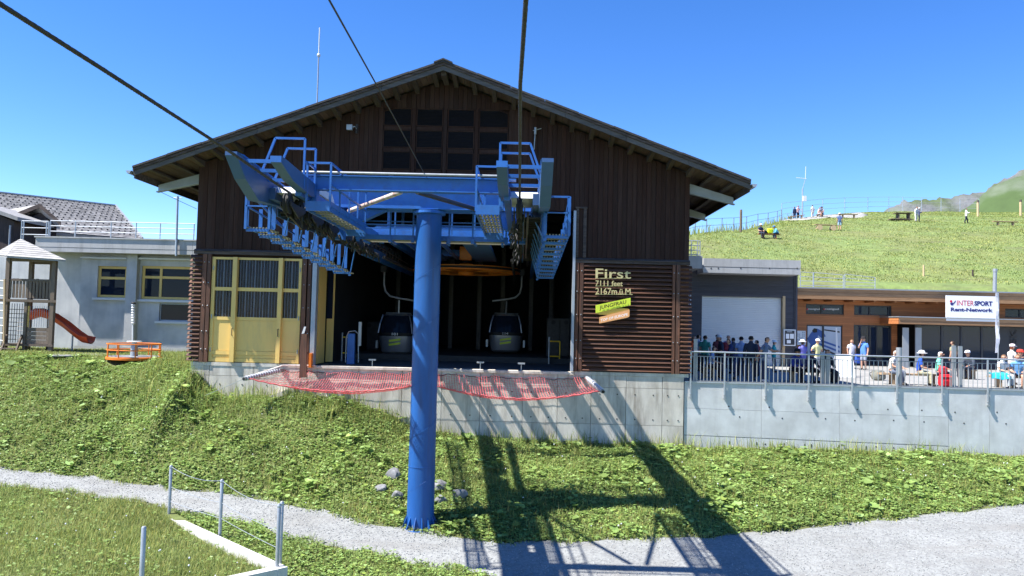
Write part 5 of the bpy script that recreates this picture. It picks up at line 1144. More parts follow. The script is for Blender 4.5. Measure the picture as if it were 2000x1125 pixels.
for x in pX:
    obj('post', MB().box(x - 0.028, x + 0.028, 29.90, 29.935, -0.62, 1.14), 'rail_galv', rl)
    obj('bracket', MB().box(x - 0.012, x + 0.012, 29.936, 29.985, -0.62, -0.10), 'rail_galv', rl); obj('anchor_bolt', MB().lathe((x, 29.895, -0.6), [(0.05, -0.03), (0.05, 0.02)], 8, axis='Y').lathe((x, 29.895, -0.48), [(0.035, -0.03), (0.035, 0.02)], 8, axis='Y'), 'galvanised', rl)
bm0 = None
for a, b in zip(pX[:-1], pX[1:]):
    n = 10
    for k in range(1, n):
        x = a + (b - a) * k / n
        if bm0 is None: bm0 = obj('baluster', MB().box(x - 0.011, x + 0.011, RYY - 0.011, RYY + 0.011, 0.061, 0.979), 'baluster_galv', rl); bx0 = x
        else: c = bm0.copy(); COL.objects.link(c); c.location.x = x - bx0
# free standing steel uprights on the terrace edge
for px_, y0_, y1_, lab in ((1357.5, 662, 744, 'pale steel upright at the corner of the station and the railing'), (1606, 688, 748, 'dark grey flat steel upright before the seated man in the dark jacket'), (1617, 690, 749, 'thin grey steel upright on the terrace edge beside the dark jacket'), (1756, 680, 752, 'round grey bollard pole before the seated man in white shirt'), (1863, 675, 755, 'first of twin steel uprights beside the red rucksack'), (1875.5, 676, 756, 'second of twin steel uprights, farther from the red rucksack')):
    a, b = P(px_, y1_, 30.2), P(px_ - 0.5, y0_, 30.2)
    t = thing('steel_upright', lab, 'upright', (a.x, 30.2, 0.02)); w = 0.075 if px_ not in (1756,) else 0.11
    obj('column', MB().box(a.x - w, a.x + w, 30.17, 30.23, 0.024, b.z) if px_ != 1756 else MB().lathe((a.x, 30.2, 0.024), [(w, 0), (w, b.z)], 16), 'zinc', t); obj('foot_plate', MB().box(a.x - w * 1.5, a.x + w * 1.5, 30.1, 30.3, 0.024, 0.04), 'zinc', t)

# garage with the roller shutter
YG = 44.0
gar = thing('garage', 'dark boarded garage with grey roller shutter under a concrete roof slab', 'garage', (12.5, YG, 0))
g0, g1 = P(1340, 600, YG).x, P(1553, 600, YG).x; gz1 = P(1450, 530, YG).z
d0, d1, dz0, dz1 = rect(1372, 1526, 577, 700, YG); dz0 = 0.03
n = int((gz1 - 0.03) / 0.16)
for k in range(n):
    z = 0.03 + k * (gz1 - 0.03) / n; z1_ = z + (gz1 - 0.03) / n - 0.012
    for a, b in ((g0, d0 - 0.05), (d1 + 0.15, g1 - 0.1)) if z1_ < dz1 + 0.05 else ((g0, g1 - 0.1),):
        obj('board', MB().hexa([(a, YG - 0.03, z), (b, YG - 0.03, z), (b, YG + 0.02, z), (a, YG + 0.02, z), (a, YG - 0.008, z1_), (b, YG - 0.008, z1_), (b, YG + 0.02, z1_), (a, YG + 0.02, z1_)]), 'charcoal_board', gar)
wall_holes(g0, g1 - 0.05, 0.03, gz1, [(d0 - 0.04, d1 + 0.1, 0.02, dz1 + 0.04)], YG + 0.025, YG + 0.4, 'charcoal_board', gar)
box('side_wall', g1 - 0.1, g1, YG - 0.05, YG + 6, 0.03, gz1, 'charcoal_board', gar)
rd_ = obj('roller_shutter', MB().box(d0 - 0.04, d1 + 0.04, YG + 0.20, YG + 0.24, dz0, dz1 + 0.04), 'roller_door', gar)
n = 38
for k in range(n):
    z = dz0 + k * (dz1 - dz0) / n; h = (dz1 - dz0) / n
    obj('shutter_slat', MB().hexa([(d0 - 0.03, YG + 0.165, z + 0.012), (d1 + 0.03, YG + 0.165, z + 0.012), (d1 + 0.03, YG + 0.198, z), (d0 - 0.03, YG + 0.198, z), (d0 - 0.03, YG + 0.165, z + h - 0.02), (d1 + 0.03, YG + 0.165, z + h - 0.02), (d1 + 0.03, YG + 0.198, z + h - 0.006), (d0 - 0.03, YG + 0.198, z + h - 0.006)]), 'roller_door', rd_)
box('door_jamb', d1 + 0.05, d1 + 0.2, YG - 0.06, YG + 0.19, 0.03, dz1 + 0.02, 'light_post', gar); box('corner_post', g1 - 0.02, g1 + 0.1, YG - 0.1, YG + 0.1, 0.03, gz1, 'charcoal_board', gar)
sz0, sz1 = P(1450, 534, YG - 1.5).z, P(1450, 506, YG - 1.5).z; sx1 = P(1564, 520, YG - 1.5).x
zm_ = sz0 + (sz1 - sz0) * 0.42
sl2 = obj('roof_slab', MB().box(g0 + 0.6, sx1, YG - 1.5, YG + 6, zm_ + 0.012, sz1), 'concrete_light', gar); box('slab_course', g0 + 0.6, sx1 - 0.01, YG - 1.49, YG + 5.9, sz0, zm_ - 0.012, 'concrete_light', gar); box('slab_core', g0 + 0.65, sx1 - 0.1, YG - 1.4, YG + 5.8, sz0 + 0.1, sz1 - 0.1, 'concrete_dark', gar)
m = MB()
for px_ in (1389, 1403, 1447, 1503, 1557): q = P(px_, 524, YG - 1.5); m.box(q.x - 0.03, q.x + 0.03, YG - 1.5, YG - 1.491, q.z - 0.04, q.z + 0.04)
obj('tie_hole', m, 'concrete_dark', gar)
u = rect(1330, 1372, 499, 524, YG - 2.4); box('upper_slab', u[0] - 2, u[1], YG - 2.4, YG + 5, u[2], u[3], 'concrete_light', gar)
bo = rect(1344, 1349.5, 573, 600, YG - 1); nb = thing('notice_strip', 'narrow white notice strip on the dark garage wall beside the station corner', 'sign', P(1346, 600, YG - 0.1))
bo = rect(1343.5, 1349.5, 573, 600, YG - 0.06); box('board', bo[0], bo[1], YG - 0.1, YG - 0.035, bo[2], bo[3], 'sign_white', nb); m = MB()
for k in range(3): m.box(bo[0] + 0.05, bo[1] - 0.05, YG - 0.106, YG - 0.101, bo[2] + 0.12 + k * 0.26, bo[2] + 0.3 + k * 0.26)
obj('print', m, 'ink_navy', nb)
railing('roof_railing', 'small galvanised corner railing on the concrete slab beside the station eave', 'railing', [(P(x, 490, YG - 2).x, YG - 2, u[3]) for x in (1335, 1366)], [(P(x, 490, YG - 2).x, YG - 2, u[3]) for x in (1350, 1362, 1367)], 0.85, (0.85, 0.6, 0.33, 0.1), 'rail_galv')
# stock fence beyond the slab
fence_pts = [P(1563, 556, 51), P(1712, 562, 51)]
for k, (a, b, lab) in enumerate(((1563, 1588, 'short galvanised hurdle panel between concrete slab and its longer neighbours'), (1589, 1647, 'galvanised hurdle panel on the slope, middle one of the row'), (1650, 1709, 'galvanised hurdle panel at the sloping far end of the row'))):
    A0, B0 = P(a, 561 - (0), 51), P(b, 561, 51); za, zb_ = P(a, 531 + (a - 1563) * 0.05, 51).z, P(b, 531 + (b - 1563) * 0.075, 51).z
    t = thing('hurdle_fence', lab, 'fence panel', (A0.x, 51, A0.z), 'stock hurdles above the shop roof')
    for (q, zt) in ((A0, za), (B0, zb_)): tube('post', [(q.x, 51, q.z - 0.7), (q.x, 51, zt)], 0.03, 'rail_galv', t)
    for v in (1.0, 0.7, 0.42, 0.12): tube('rail', [(A0.x, 51, A0.z + (za - A0.z) * v), (B0.x, 51, B0.z + (zb_ - B0.z) * v)], 0.02, 'rail_galv', t)

# ------------------------------------------------------------------ sports shop
YS = 48.0
shop = thing('sports_shop', 'low larch clad sports rental shop with flat roof and large shop windows', 'shop', (22, YS, 0))
s0 = P(1556, 600, YS).x; s1 = 42.0; sz = P(1700, 580, YS).z
hole = [rect(1574, 1648, 594.5, 614, YS), rect(1668, 1741, 597, 616, YS), rect(1963, 2040, 604, 621, YS), rect(1575, 1645, 635, 716, YS), rect(1667, 1741, 635, 718, YS), rect(1752, 2200, 632, 722, YS)]
hole = [(a, b, (0.03 if i > 2 else c), d) for i, (a, b, c, d) in enumerate(hole)]
wall_holes(s0, s1, 0.0, sz, hole, YS + 0.02, YS + 0.35, 'larch_frame', shop)
nb_ = 34; bh = (sz - 0.03) / nb_
for k in range(nb_):
    z = 0.03 + k * bh; spans = [(s0, s1)]
    for (a, b, c, d) in hole:
        if z + bh > c and z < d:
            spans = [v for (p, q) in spans for v in ((p, min(q, a)), (max(p, b), q)) if v[1] - v[0] > 0.02]
    for a, b in spans: obj('cladding_board', MB().box(a, b, YS - 0.012 - random.uniform(0, 0.006), YS + 0.018, z + 0.008, z + bh - 0.004), 'larch_board', shop)
box('rear_hall', s0, s1, YS + 0.9, YS + 6, 0.0, sz, 'interior_dark', shop)
rx0 = P(1553, 570, YS - 1.4).x; rz0_, rz1_ = P(1700, 587, YS - 1.4).z, P(1700, 566, YS - 1.4).z
box('roof', rx0, s1, YS - 1.35, YS + 7, rz0_ + 0.05, rz1_ - 0.03, 'larch_frame', shop)
for k in range(3): h = (rz1_ - rz0_) / 3; obj('fascia_board', MB().box(rx0 - 0.02, s1, YS - 1.42, YS - 1.355, rz0_ + k * h + 0.01, rz0_ + (k + 1) * h - 0.01), 'larch_fascia', shop); obj('fascia_board', MB().box(rx0 - 0.06, rx0 - 0.022, YS - 1.35, YS + 6, rz0_ + k * h + 0.01, rz0_ + (k + 1) * h - 0.01), 'larch_board', shop)
box('roof_edge', rx0 - 0.1, s1, YS - 1.5, YS + 7.1, rz1_ - 0.01, rz1_ + 0.07, 'zinc', shop)
for k in range(9): x = s0 + 0.5 + k * 1.25; beam('rafter', (x, YS - 1.3, rz0_ - 0.02), (x, YS, rz0_ - 0.02), 0.14, 0.13, 'larch_frame', shop)
def swin(h, mull, m='frame_dark', pane='pane_shop', yy=YS + 0.05):
    a, b, c, d = h; fw = 0.07
    f = obj('window', MB().box(a, b, yy, yy + 0.1, c, c + fw).box(a, b, yy, yy + 0.1, d - fw, d).box(a, a + fw, yy, yy + 0.1, c + fw, d - fw).box(b - fw, b, yy, yy + 0.1, c + fw, d - fw), m, shop)
    ed = [a + fw] + [v for q in mull for v in (q - 0.04, q + 0.04)] + [b - fw]
    for q in mull: box('mullion', q - 0.04, q + 0.04, yy - 0.01, yy + 0.1, c + fw, d - fw, m, f)
    for p, q in zip(ed[0::2], ed[1::2]): box('pane', p, q, yy + 0.04, yy + 0.055, c + fw, d - fw, pane, f)
    return f
mx_ = lambda px_: P(px_, 620, YS).x
f1 = swin(hole[0], [mx_(1605)]); swin(hole[1], [mx_(1699), mx_(1736)]); swin(hole[2], [mx_(1993)]); f4 = swin(hole[3], [mx_(1608)]); swin(hole[4], [mx_(1699), mx_(1713)])
for a, b in ((1576, 1603), (1609, 1640)):
    q = P(a + 2.5, 606, YS + 0.03); text('lettering', 'rossignol', q, P(b, 605, YS).x - q.x - 0.05, 0.15, 'sign_white', f1, depth=0.006, bold=0.012)
    q = P(a + 0.8, 604, YS + 0.03); obj('emblem_dot', MB().lathe(q, [(0.05, 0), (0.05, -0.006)], 10, axis='Y'), 'ink_red', f1)
# ski poster filling the left shop window
po = thing('ski_poster', 'large window poster of a skier in blue on snow beside the notice board', 'poster', P(1610, 712, YS + 0.03))
a, b, c, d = hole[3]; YPo = YS + 0.03
box('sheet', a + 0.08, b - 0.08, YPo, YPo + 0.01, c + 0.1, d - 0.08, 'poster_snow', po)
def flat(name, pts, m, dd=0.004): return obj(name, MB().prism([P(x, y, YPo - dd) for x, y in pts], (0, 0.003, 0)), m, po)
flat('print', [(1577, 661), (1584, 650), (1590, 643), (1597, 642), (1608, 648), (1613, 657), (1604, 660), (1598, 655), (1594, 672), (1584, 690), (1581, 688), (1583, 672), (1579, 668)], 'poster_blue'); flat('print', [(1586, 646), (1590, 641), (1596, 642), (1596, 649), (1589, 650)], 'ink_black', 0.008)
for k in range(3): flat('print', [(1594, 660 + k * 7), (1640, 676 + k * 9), (1640, 680 + k * 9), (1594, 664 + k * 7)], 'poster_blue' if k < 2 else 'steel_dark', 0.0065)
flat('print', [(1632, 640), (1635, 640), (1637, 690), (1633, 690)], 'sign_white', 0.01); flat('print', [(1610, 643), (1640, 647), (1640, 650), (1610, 645.5)], 'steel_dark', 0.0065)
box('window_bar', mx_(1606), mx_(1609.5), YS - 0.02, YS + 0.02, hole[3][2], hole[3][3], 'frame_dark', shop)
# notice board and map
nbd = thing('notice_board', 'white framed notice board with dark panel on the garage corner', 'notice board', P(1543, 676, YG - 0.3))
def plate(parent, name, px0, px1, py0, py1, Y, m, t=0.03):
    h = rect(px0, px1, py0, py1, Y); return obj(name, MB().box(h[0], h[1], Y, Y + t, h[2], h[3]), m, parent)
plate(nbd, 'frame', 1531, 1554, 643.5, 675.5, YG - 0.30, 'sign_white', 0.1); plate(nbd, 'panel', 1533, 1552, 645.5, 673.5, YG - 0.315, 'frame_dark', 0.012); 
for r_ in ((1535, 1541.5, 652, 661.5), (1543, 1550.5, 652, 661.5), (1537, 1544.5, 664, 670.5)): plate(nbd, 'paper', *r_, YG - 0.327, 'sign_white', 0.008)
plate(nbd, 'paper', 1537, 1547, 646.5, 649, YG - 0.327, 'zinc', 0.008)
mp_ = thing('trail_map', 'pale printed trail map sheet beside the dark notice board', 'map', P(1564, 674, YS - 0.06))
plate(mp_, 'sheet', 1556, 1573.5, 646, 674, YS - 0.05, 'sign_white', 0.02)
m = MB()
for i in range(5):
    for j in range(7): h = rect(1557.5 + i * 3.1, 1559.6 + i * 3.1, 648 + j * 3.6, 650 + j * 3.6, YS - 0.056); (m.box(h[0], h[1], YS - 0.056, YS - 0.051, h[2], h[3]) if random.random() < 0.7 else None)
obj('print', m, 'bracket_steel', mp_)
# glazed entrance under the canopy
YC = 45.6
cx0 = P(1757, 626, YC).x; cz0, cz1 = P(1850, 635, YC).z, P(1850, 622, YC).z
cn = obj('canopy', MB().box(cx0, s1, YC + 0.06, YS, cz0 + 0.02, cz1), 'larch_frame', shop)
for k in range(2): h = (cz1 - cz0) / 2; obj('canopy_board', MB().box(cx0 - 0.02, s1, YC, YC + 0.055, cz0 + k * h + 0.008, cz0 + (k + 1) * h - 0.008), 'larch_fascia', cn); obj('canopy_board', MB().box(cx0 - 0.06, cx0 - 0.022, YC + 0.02, YS, cz0 + k * h + 0.008, cz0 + (k + 1) * h - 0.008), 'larch_board', cn)
obj('canopy_edge', MB().box(cx0 - 0.1, s1, YC - 0.06, YS, cz1 + 0.002, cz1 + 0.06), 'zinc', cn)
YE = 46.4
ex = [P(x, 660, YE).x for x in (1790, 1840, 1878, 1918, 1952, 2010, 2070, 2130)]
for a, b in zip(ex[:-1], ex[1:]):
    box('window_post', a - 0.06, a + 0.06, YE, YE + 0.12, 0.03, cz0, 'frame_dark', shop); box('pane', a + 0.061, b - 0.061, YE + 0.05, YE + 0.07, 0.04, cz0 - 0.06, 'pane_shop' if b < ex[4] + 0.1 else 'frame_dark', shop)
box('window_rail', ex[0], ex[-1], YE + 0.001, YE + 0.119, cz0 - 0.058, cz0 - 0.003, 'frame_dark', shop)
for px_ in (1763, 1788): h = rect(px_, px_ + 12, 640, 715, 46.0); box('door_leaf', h[0], h[1], 46.0, 46.05, 0.03, h[3], 'zinc', shop)
h = rect(1974, 1988, 640, 676, YE - 0.01); text('lettering', 'SK', (h[1] - 0.05, YE - 0.012, P(1980, 672, YE).z), 0.85, 0.38, 'steel_dark', shop, right=(0, 0, 1), up=(-1, 0, 0), depth=0.008, bold=0.01)
sgn = thing('shop_sign', 'white rectangular rental shop sign standing on the canopy', 'sign', P(1900, 630, YC + 0.1))
sh_ = rect(1848, 1951, 578, 627.5, YC - 0.02); box('board', sh_[0], sh_[1], YC - 0.02, YC + 0.04, sh_[2], sh_[3], 'sign_white', sgn); yq = YC - 0.024
for px_ in (1851, 1882, 1914, 1947): q = P(px_, 632, YC); box('leg', q.x - 0.03, q.x + 0.03, YC - 0.01, YC + 0.03, cz1 + 0.06, sh_[2] - 0.002, 'rail_galv', sgn)
def S(px_, py_): return P(px_, py_, yq)
text('lettering', 'INTER', S(1869, 596.5), S(1902, 596).x - S(1869, 596).x, 0.30, 'ink_red', sgn, depth=0.004)
text('lettering', 'SPORT', S(1903, 597.0), S(1938.5, 596).x - S(1903, 596).x, 0.28, 'ink_navy', sgn, depth=0.004, bold=0.045)
text('lettering', 'Rent-Network', S(1857, 607.8), S(1939, 606).x - S(1857, 606).x, 0.22, 'ink_navy', sgn, depth=0.004, bold=0.04)
obj('emblem_dot', MB().lathe(S(1857.5, 588.5), [(0.075, 0), (0.075, -0.004)], 16, axis='Y'), 'ink_red', sgn)
obj('emblem_tick', MB().prism([S(1855.5, 592.2), S(1859.5, 590.5), S(1861.5, 592), S(1866.5, 586.5), S(1866.5, 589.5), S(1860.8, 596.5), S(1857, 596)], (0, -0.004, 0)), 'ink_navy', sgn)
ch = thing('flue_pipe', 'tall shiny metal flue pipe on the shop roof', 'chimney', P(1943, 568, 49)); tube('pipe', [P(1942.5, 570, 49), P(1943.5, 530, 49)], 0.115, 'galvanised', ch, n=14); tube('cap', [P(1943.5, 531, 49), P(1943.6, 525, 49)], 0.135, 'galvanised', ch, n=14)
fg = thing('feather_flag', 'tall narrow white feather flag on the terrace in front of the shop sign', 'flag', P(1947, 715, 40)); fb = P(1947, 722, 40)
tube('pole', [V((fb.x + 0.03, 40, 0.03)), P(1951, 640, 40), P(1950, 585, 40), P(1947.5, 571, 40)], 0.02, 'rail_galv', fg)
m = MB(); L_ = [P(1945.5 + 0.0 * k, 572 + k * 9, 40) for k in range(14)]; 
for k in range(13):
    a, b = L_[k], L_[k + 1]; w0 = 0.13 + 0.05 * math.sin(k * 0.8); w1 = 0.13 + 0.05 * math.sin((k + 1) * 0.8); y0_ = 0.03 * math.sin(k * 1.1); y1_ = 0.03 * math.sin((k + 1) * 1.1)
    m.hexa([a + V((-.02, y0_, 0)), a + V((w0, y0_, 0)), a + V((w0, y0_ + .012, 0)), a + V((-.02, y0_ + .012, 0)), b + V((-.02, y1_, 0)), b + V((w1, y1_, 0)), b + V((w1, y1_ + .012, 0)), b + V((-.02, y1_ + .012, 0))])
obj('cloth', m, 'flag_white', fg)
ab = thing('sandwich_board', 'white sandwich board with pastel print standing on the terrace', 'sandwich board', P(1645, 735, 35.5)); q = P(1645, 735, 35.5)
for s in (-1, 1): obj('board', MB().hexa([(q.x - 0.45, q.y + s * 0.45, 0.03), (q.x + 0.4, q.y + s * 0.45, 0.03), (q.x + 0.4, q.y + s * 0.42, 0.03), (q.x - 0.45, q.y + s * 0.42, 0.03), (q.x - 0.3, q.y + s * 0.05, 1.05), (q.x + 0.45, q.y + s * 0.05, 1.05), (q.x + 0.45, q.y + s * 0.02, 1.05), (q.x - 0.3, q.y + s * 0.02, 1.05)]), 'sign_white', ab)
for k, mm in enumerate(('lime_sign', 'bracket_steel', 'poster_blue')): obj('print', MB().hexa([(q.x - 0.34 + .01 * k, q.y - 0.455 + 0.105 * (k + .5), 0.12 + 0.25 * k), (q.x + 0.3, q.y - 0.455 + 0.105 * (k + .5), 0.12 + 0.25 * k), (q.x + 0.3, q.y - 0.44 + 0.105 * (k + .5), 0.12 + 0.25 * k), (q.x - 0.34, q.y - 0.44 + 0.105 * (k + .5), 0.12 + 0.25 * k), (q.x - 0.3, q.y - 0.41 + 0.105 * (k + .5), 0.25 + 0.25 * k), (q.x + 0.3, q.y - 0.41 + 0.105 * (k + .5), 0.25 + 0.25 * k), (q.x + 0.3, q.y - 0.38 + 0.105 * (k + .5), 0.25 + 0.25 * k), (q.x - 0.3, q.y - 0.38 + 0.105 * (k + .5), 0.25 + 0.25 * k)]), mm, ab)

# ------------------------------------------------------------------ foreground plot with kerb and cable fence
kb = thing('kerb', 'white painted concrete kerb wall bordering the foreground grass plot', 'kerb', k2)
obj('kerb_stone', MB().prism([k1, k2, k2 + kn * 0.25 - kd * 0.0, k1 + kn * 0.25], (0, 0, -1.3)), 'white_kerb', kb)
e2 = (k3 - k2).normalized(); e2n = V((e2.y, -e2.x, 0)); e2n = e2n if e2n.y > 0 else -e2n
obj('kerb_stone', MB().prism([k2 + e2 * 0.02 + V((0, 0, -.004)), k3 + V((0, 0, -.004)), k3 + e2n * 0.25 + V((0, 0, -.004)), k2 + e2 * 0.3 + e2n * 0.25 + V((0, 0, -.004))], (0, 0, -1.3)), 'white_kerb', kb)
pst = [k1 + kn * 0.12 + kd * 0.15, None, k2 + kn * 0.12 - kd * 0.5, k2 + kn * 0.12 - kd * 0.12]
t_ = PZ(429.5, 1043, KZ); pst[1] = t_
H_ = 1.45
labs = ['galvanised fence post at the far end of the white kerb', 'galvanised fence post halfway along the white kerb', 'front galvanised post of the pair on the kerb corner', 'rear galvanised post of the pair on the kerb corner']
corner = PZ(541, 1106, KZ); corner2 = PZ(546.5, 1100, KZ)
tops = []
for q, lab in zip((pst[0], pst[1], corner, corner2), labs):
    t = thing('fence_post', lab, 'post', q, 'posts of the cable fence'); obj('tube', MB().lathe((q.x, q.y, q.z - 0.1), [(0.045, 0), (0.045, H_ + 0.08), (0.03, H_ + 0.1)], 14), 'galvanised', t, smooth=True)
    obj('clip', MB().ball((q.x, q.y, q.z + H_ - 0.06), 0.055, n=8), 'rail_galv', t); tops.append(V(q))
q = PZ(279, 1150, -3.35); q = P(284, 1030, 15.9); t = thing('fence_post', 'lone galvanised post standing in the foreground grass plot', 'post', (q.x, q.y, -3.8), 'posts of the cable fence'); obj('tube', MB().lathe((q.x - 0.03, q.y, -3.8), [(0.05, 0), (0.05, q.z + 3.8), (0.035, q.z + 3.82)], 14), 'galvanised', t, smooth=True); lone = V((q.x, q.y, -3.3))
fw_ = thing('fence_cable', 'three slack steel cables strung between the kerb posts', 'cable', tops[1])
def sagw(a, b, z, sag):
    pts = []
    for k in range(15): u = k / 14; p = a.lerp(b, u); pts.append((p.x, p.y, p.z + z - sag * 4 * u * (1 - u)))
    tube('wire', pts, 0.0065, 'rail_galv', fw_, n=5)
for z, s in ((H_ - 0.04, 0.14), (0.83, 0.05), (0.42, 0.02)): sagw(tops[0], tops[1], z, s); sagw(tops[1], tops[2], z, s)
# boulders by the pillar
def rock(c, r, seed, label):
    rg = random.Random(seed); bm = bmesh.new(); bmesh.ops.create_icosphere(bm, subdivisions=3, radius=1)
    pl_ = [(V((rg.gauss(0, 1), rg.gauss(0, 1), rg.gauss(0, 1))).normalized(), rg.uniform(0.55, 0.85)) for _ in range(14)]
    for v in bm.verts:
        d = v.co.copy()
        for n_, h in pl_:
            k = d.dot(n_)
            if k > h: d -= n_ * (k - h) * 0.85
        d *= 1 + 0.05 * math.sin(d.x * 9 + seed) * math.sin(d.y * 8) 
        v.co = V((d.x * r[0], d.y * r[1], d.z * r[2]))
    me = bpy.data.meshes.new('boulder'); bm.to_mesh(me); bm.free(); me.materials.append(MATS['stone'])
    o = bpy.data.objects.new('boulder', me); COL.objects.link(o); o.location = c; o.rotation_euler = (0, 0, rg.uniform(0, 6)); tag(o, label, 'boulder', 'boulders at the foot of the bank')
for px_, py_, r, lab in ((768, 932, (.42, .35, .34), 'pale boulder upslope left of the blue pillar foot'), (745, 958, (.35, .3, .22), 'low boulder left of the pillar foot half sunk in leaves'), (775, 972, (.3, .3, .25), 'small boulder close to the left side of the pillar'), (858, 953, (.5, .4, .36), 'largest pale boulder right behind the blue pillar'), (898, 971, (.42, .35, .33), 'rounded boulder set apart to the right of the pillar'), (862, 980, (.34, .3, .24), 'dark low boulder just right of the pillar foot')):
    # stand each boulder where the sight line meets the bank
    lo_, hi_ = 18.0, 29.5
    for _ in range(40):
        mid = (lo_ + hi_) / 2; p = P(px_, py_, mid)
        if p.z > gz(p.x, p.y): lo_ = mid
        else: hi_ = mid
    p = P(px_, py_, lo_); r = tuple(v * .72 for v in r); rock((p.x, p.y, gz(p.x, p.y) + r[2] * 0.30), r, px_, lab)
# ------------------------------------------------------------------ people
def cmat(rgb):
    k = 'cloth_%02x%02x%02x' % tuple(int(c) for c in rgb)
    if k not in MATS: mat(k, tuple(c * 0.85 for c in srgb(*rgb)), 0.85, var=0.16, scale=9, bump=0.012, bscale=14)
    return k
def skinm(v):
    k = 'skin_%d' % v
    if k not in MATS: mat(k, {0: (0.50, 0.28, 0.19), 1: (0.40, 0.21, 0.13), 2: (0.30, 0.15, 0.09)}[v], 0.55, var=0.05, scale=8)
    return k
BONES = [('torso', 'pelvis', 'belly'), ('torso', 'belly', 'chest'), ('torso', 'chest', 'collar'), ('neck', 'collar', 'neck'), ('head', 'neck', 'skull'), ('head', 'skull', 'crown')]
for s_ in 'lr':
    BONES += [('hip', 'pelvis', 'hip' + s_), ('thigh', 'hip' + s_, 'knee' + s_), ('shin', 'knee' + s_, 'ankle' + s_), ('foot', 'ankle' + s_, 'toe' + s_), ('torso', 'chest', 'sh' + s_), ('upper', 'sh' + s_, 'elbow' + s_), ('fore', 'elbow' + s_, 'wrist' + s_)]
RAD = dict(pelvis=.150, belly=.135, chest=.150, collar=.075, neck=.056, skull=.098, crown=.072, hip=.098, knee=.060, ankle=.042, toe=.036, sh=.070, elbow=.046, wrist=.032)
def skeleton(pose, arm='down', lean=0.0):
    J = {}
    st = pose in ('stand', 'walk', 'lean')
    hz = 0.94 if st else 0.53
    J['pelvis'] = V((0, 0, hz))
    ln = lean
    up = lambda d, y=0: V((0, -math.sin(ln) * d + y, hz + math.cos(ln) * d))
    J['belly'] = up(.20); J['chest'] = up(.40); J['collar'] = up(.53); J['neck'] = up(.59, -.01)
    hd = J['neck']; J['skull'] = hd + V((0, -.035 - .05 * math.sin(ln), .115)); J['crown'] = hd + V((0, -.025 - .05 * math.sin(ln), .205))
    for s, x in (('l', -1), ('r', 1)):
        J['sh' + s] = up(.47) + V((x * .185, 0, 0))
        if st:
            J['hip' + s] = V((x * .09, 0, hz - .05)); dy = (-.16 if (x > 0) else .14) if pose == 'walk' else -.01
            J['knee' + s] = V((x * .105, -.03 + dy * .55, .50)); J['ankle' + s] = V((x * .11, .02 + dy * 1.2, .085 + (.03 if dy > 0.1 else 0))); J['toe' + s] = J['ankle' + s] + V((x * .02, -.16, -.05))
        else:
            J['hip' + s] = V((x * .10, -.03, hz - .02)); J['knee' + s] = V((x * .14, -.44, .50)); J['ankle' + s] = V((x * .13, -.42 + (.06 if x > 0 else -.03), .085)); J['toe' + s] = J['ankle' + s] + V((x * .02, -.16, -.05))
        S0 = J['sh' + s]; a = arm if isinstance(arm, str) else arm[0 if x < 0 else 1]
        if a == 'down': J['elbow' + s] = S0 + V((x * .06, .03, -.28)); J['wrist' + s] = J['elbow' + s] + V((x * .0, -.06, -.245))
        elif a == 'rail': J['elbow' + s] = S0 + V((x * .10, -.17, -.20)); J['wrist' + s] = J['elbow' + s] + V((-x * .04, -.24, .015))
        elif a == 'lap': J['elbow' + s] = S0 + V((x * .07, -.06, -.27)); J['wrist' + s] = J['elbow' + s] + V((-x * .08, -.225, -.05))
        elif a == 'hips': J['elbow' + s] = S0 + V((x * .17, .05, -.24)); J['wrist' + s] = J['elbow' + s] + V((-x * .16, -.07, -.17))
        elif a == 'mouth': J['elbow' + s] = S0 + V((x * .03, -.13, -.24)); J['wrist' + s] = V((x * .04, -.16, J['skull'].z - .09))
        elif a == 'front': J['elbow' + s] = S0 + V((x * .05, -.08, -.26)); J['wrist' + s] = J['elbow' + s] + V((-x * .02, -.23, .06))
        elif a == 'back': J['elbow' + s] = S0 + V((x * .07, .13, -.25)); J['wrist' + s] = J['elbow' + s] + V((x * .02, .12, -.20))
    return J
def hand_mesh(mb, w, e, side, curl):
    """palm, four unequal bent fingers and a thumb off the side of the palm"""
    d = (w - e).normalized(); a = V((0, 0, 1)).cross(d)
    if a.length < .2: a = V((1, 0, 0))
    a = (a - d * a.dot(d)).normalized(); n = d.cross(a)
    if n.z > 0: n = -n
    b = w - d * .012; q = w + d * .085
    mb.hexa([b - a * .026 - n * .014, b + a * .026 - n * .014, q + a * .040 - n * .012, q - a * .040 - n * .012, b - a * .026 + n * .014, b + a * .026 + n * .014, q + a * .040 + n * .011, q - a * .040 + n * .011])
    for k, l in enumerate((.066, .078, .072, .054)):
        o = q + a * ((-1.5 + k) * .0205); m = o + (d + n * curl * .5).normalized() * l * .5; t = m + (d + n * curl * 1.7).normalized() * l * .5
        mb.path([o - d * .01, m, t], [.0095, .009, .0065], 6)
    o = b + d * .03 - a * side * .028; m = o + (d * .7 - a * side * .7 + n * .2).normalized() * .042; t = m + (d - a * side * .15 + n * .3).normalized() * .032
    mb.path([o, m, t], [.012, .011, .008], 6)

SPECS = []
def person(label, px, py, D, face=0, pose='stand', arm='down', lean=0.0, h=1.74, shirt=(200, 200, 200), sleeve='short', legs=(50, 55, 70), legl='long', shoes=(60, 55, 50), hair=(45, 32, 25), hat=None, brim=0, long_hair=False, tone=0, group='visitors on the terrace', z=None, wide=1.0):
    p = P(px, py, D)
    if z is None: z = gz(p.x, D) if D > 48.5 else 0.025
    SPECS.append(dict(label=label, p=V((p.x, D, z)), face=math.radians(face), pose=pose, arm=arm, lean=lean, h=h, shirt=shirt, sleeve=sleeve, legs=legs, legl=legl, shoes=shoes, hair=hair, hat=hat, brim=brim, lh=long_hair, tone=tone, group=group, wide=wide))

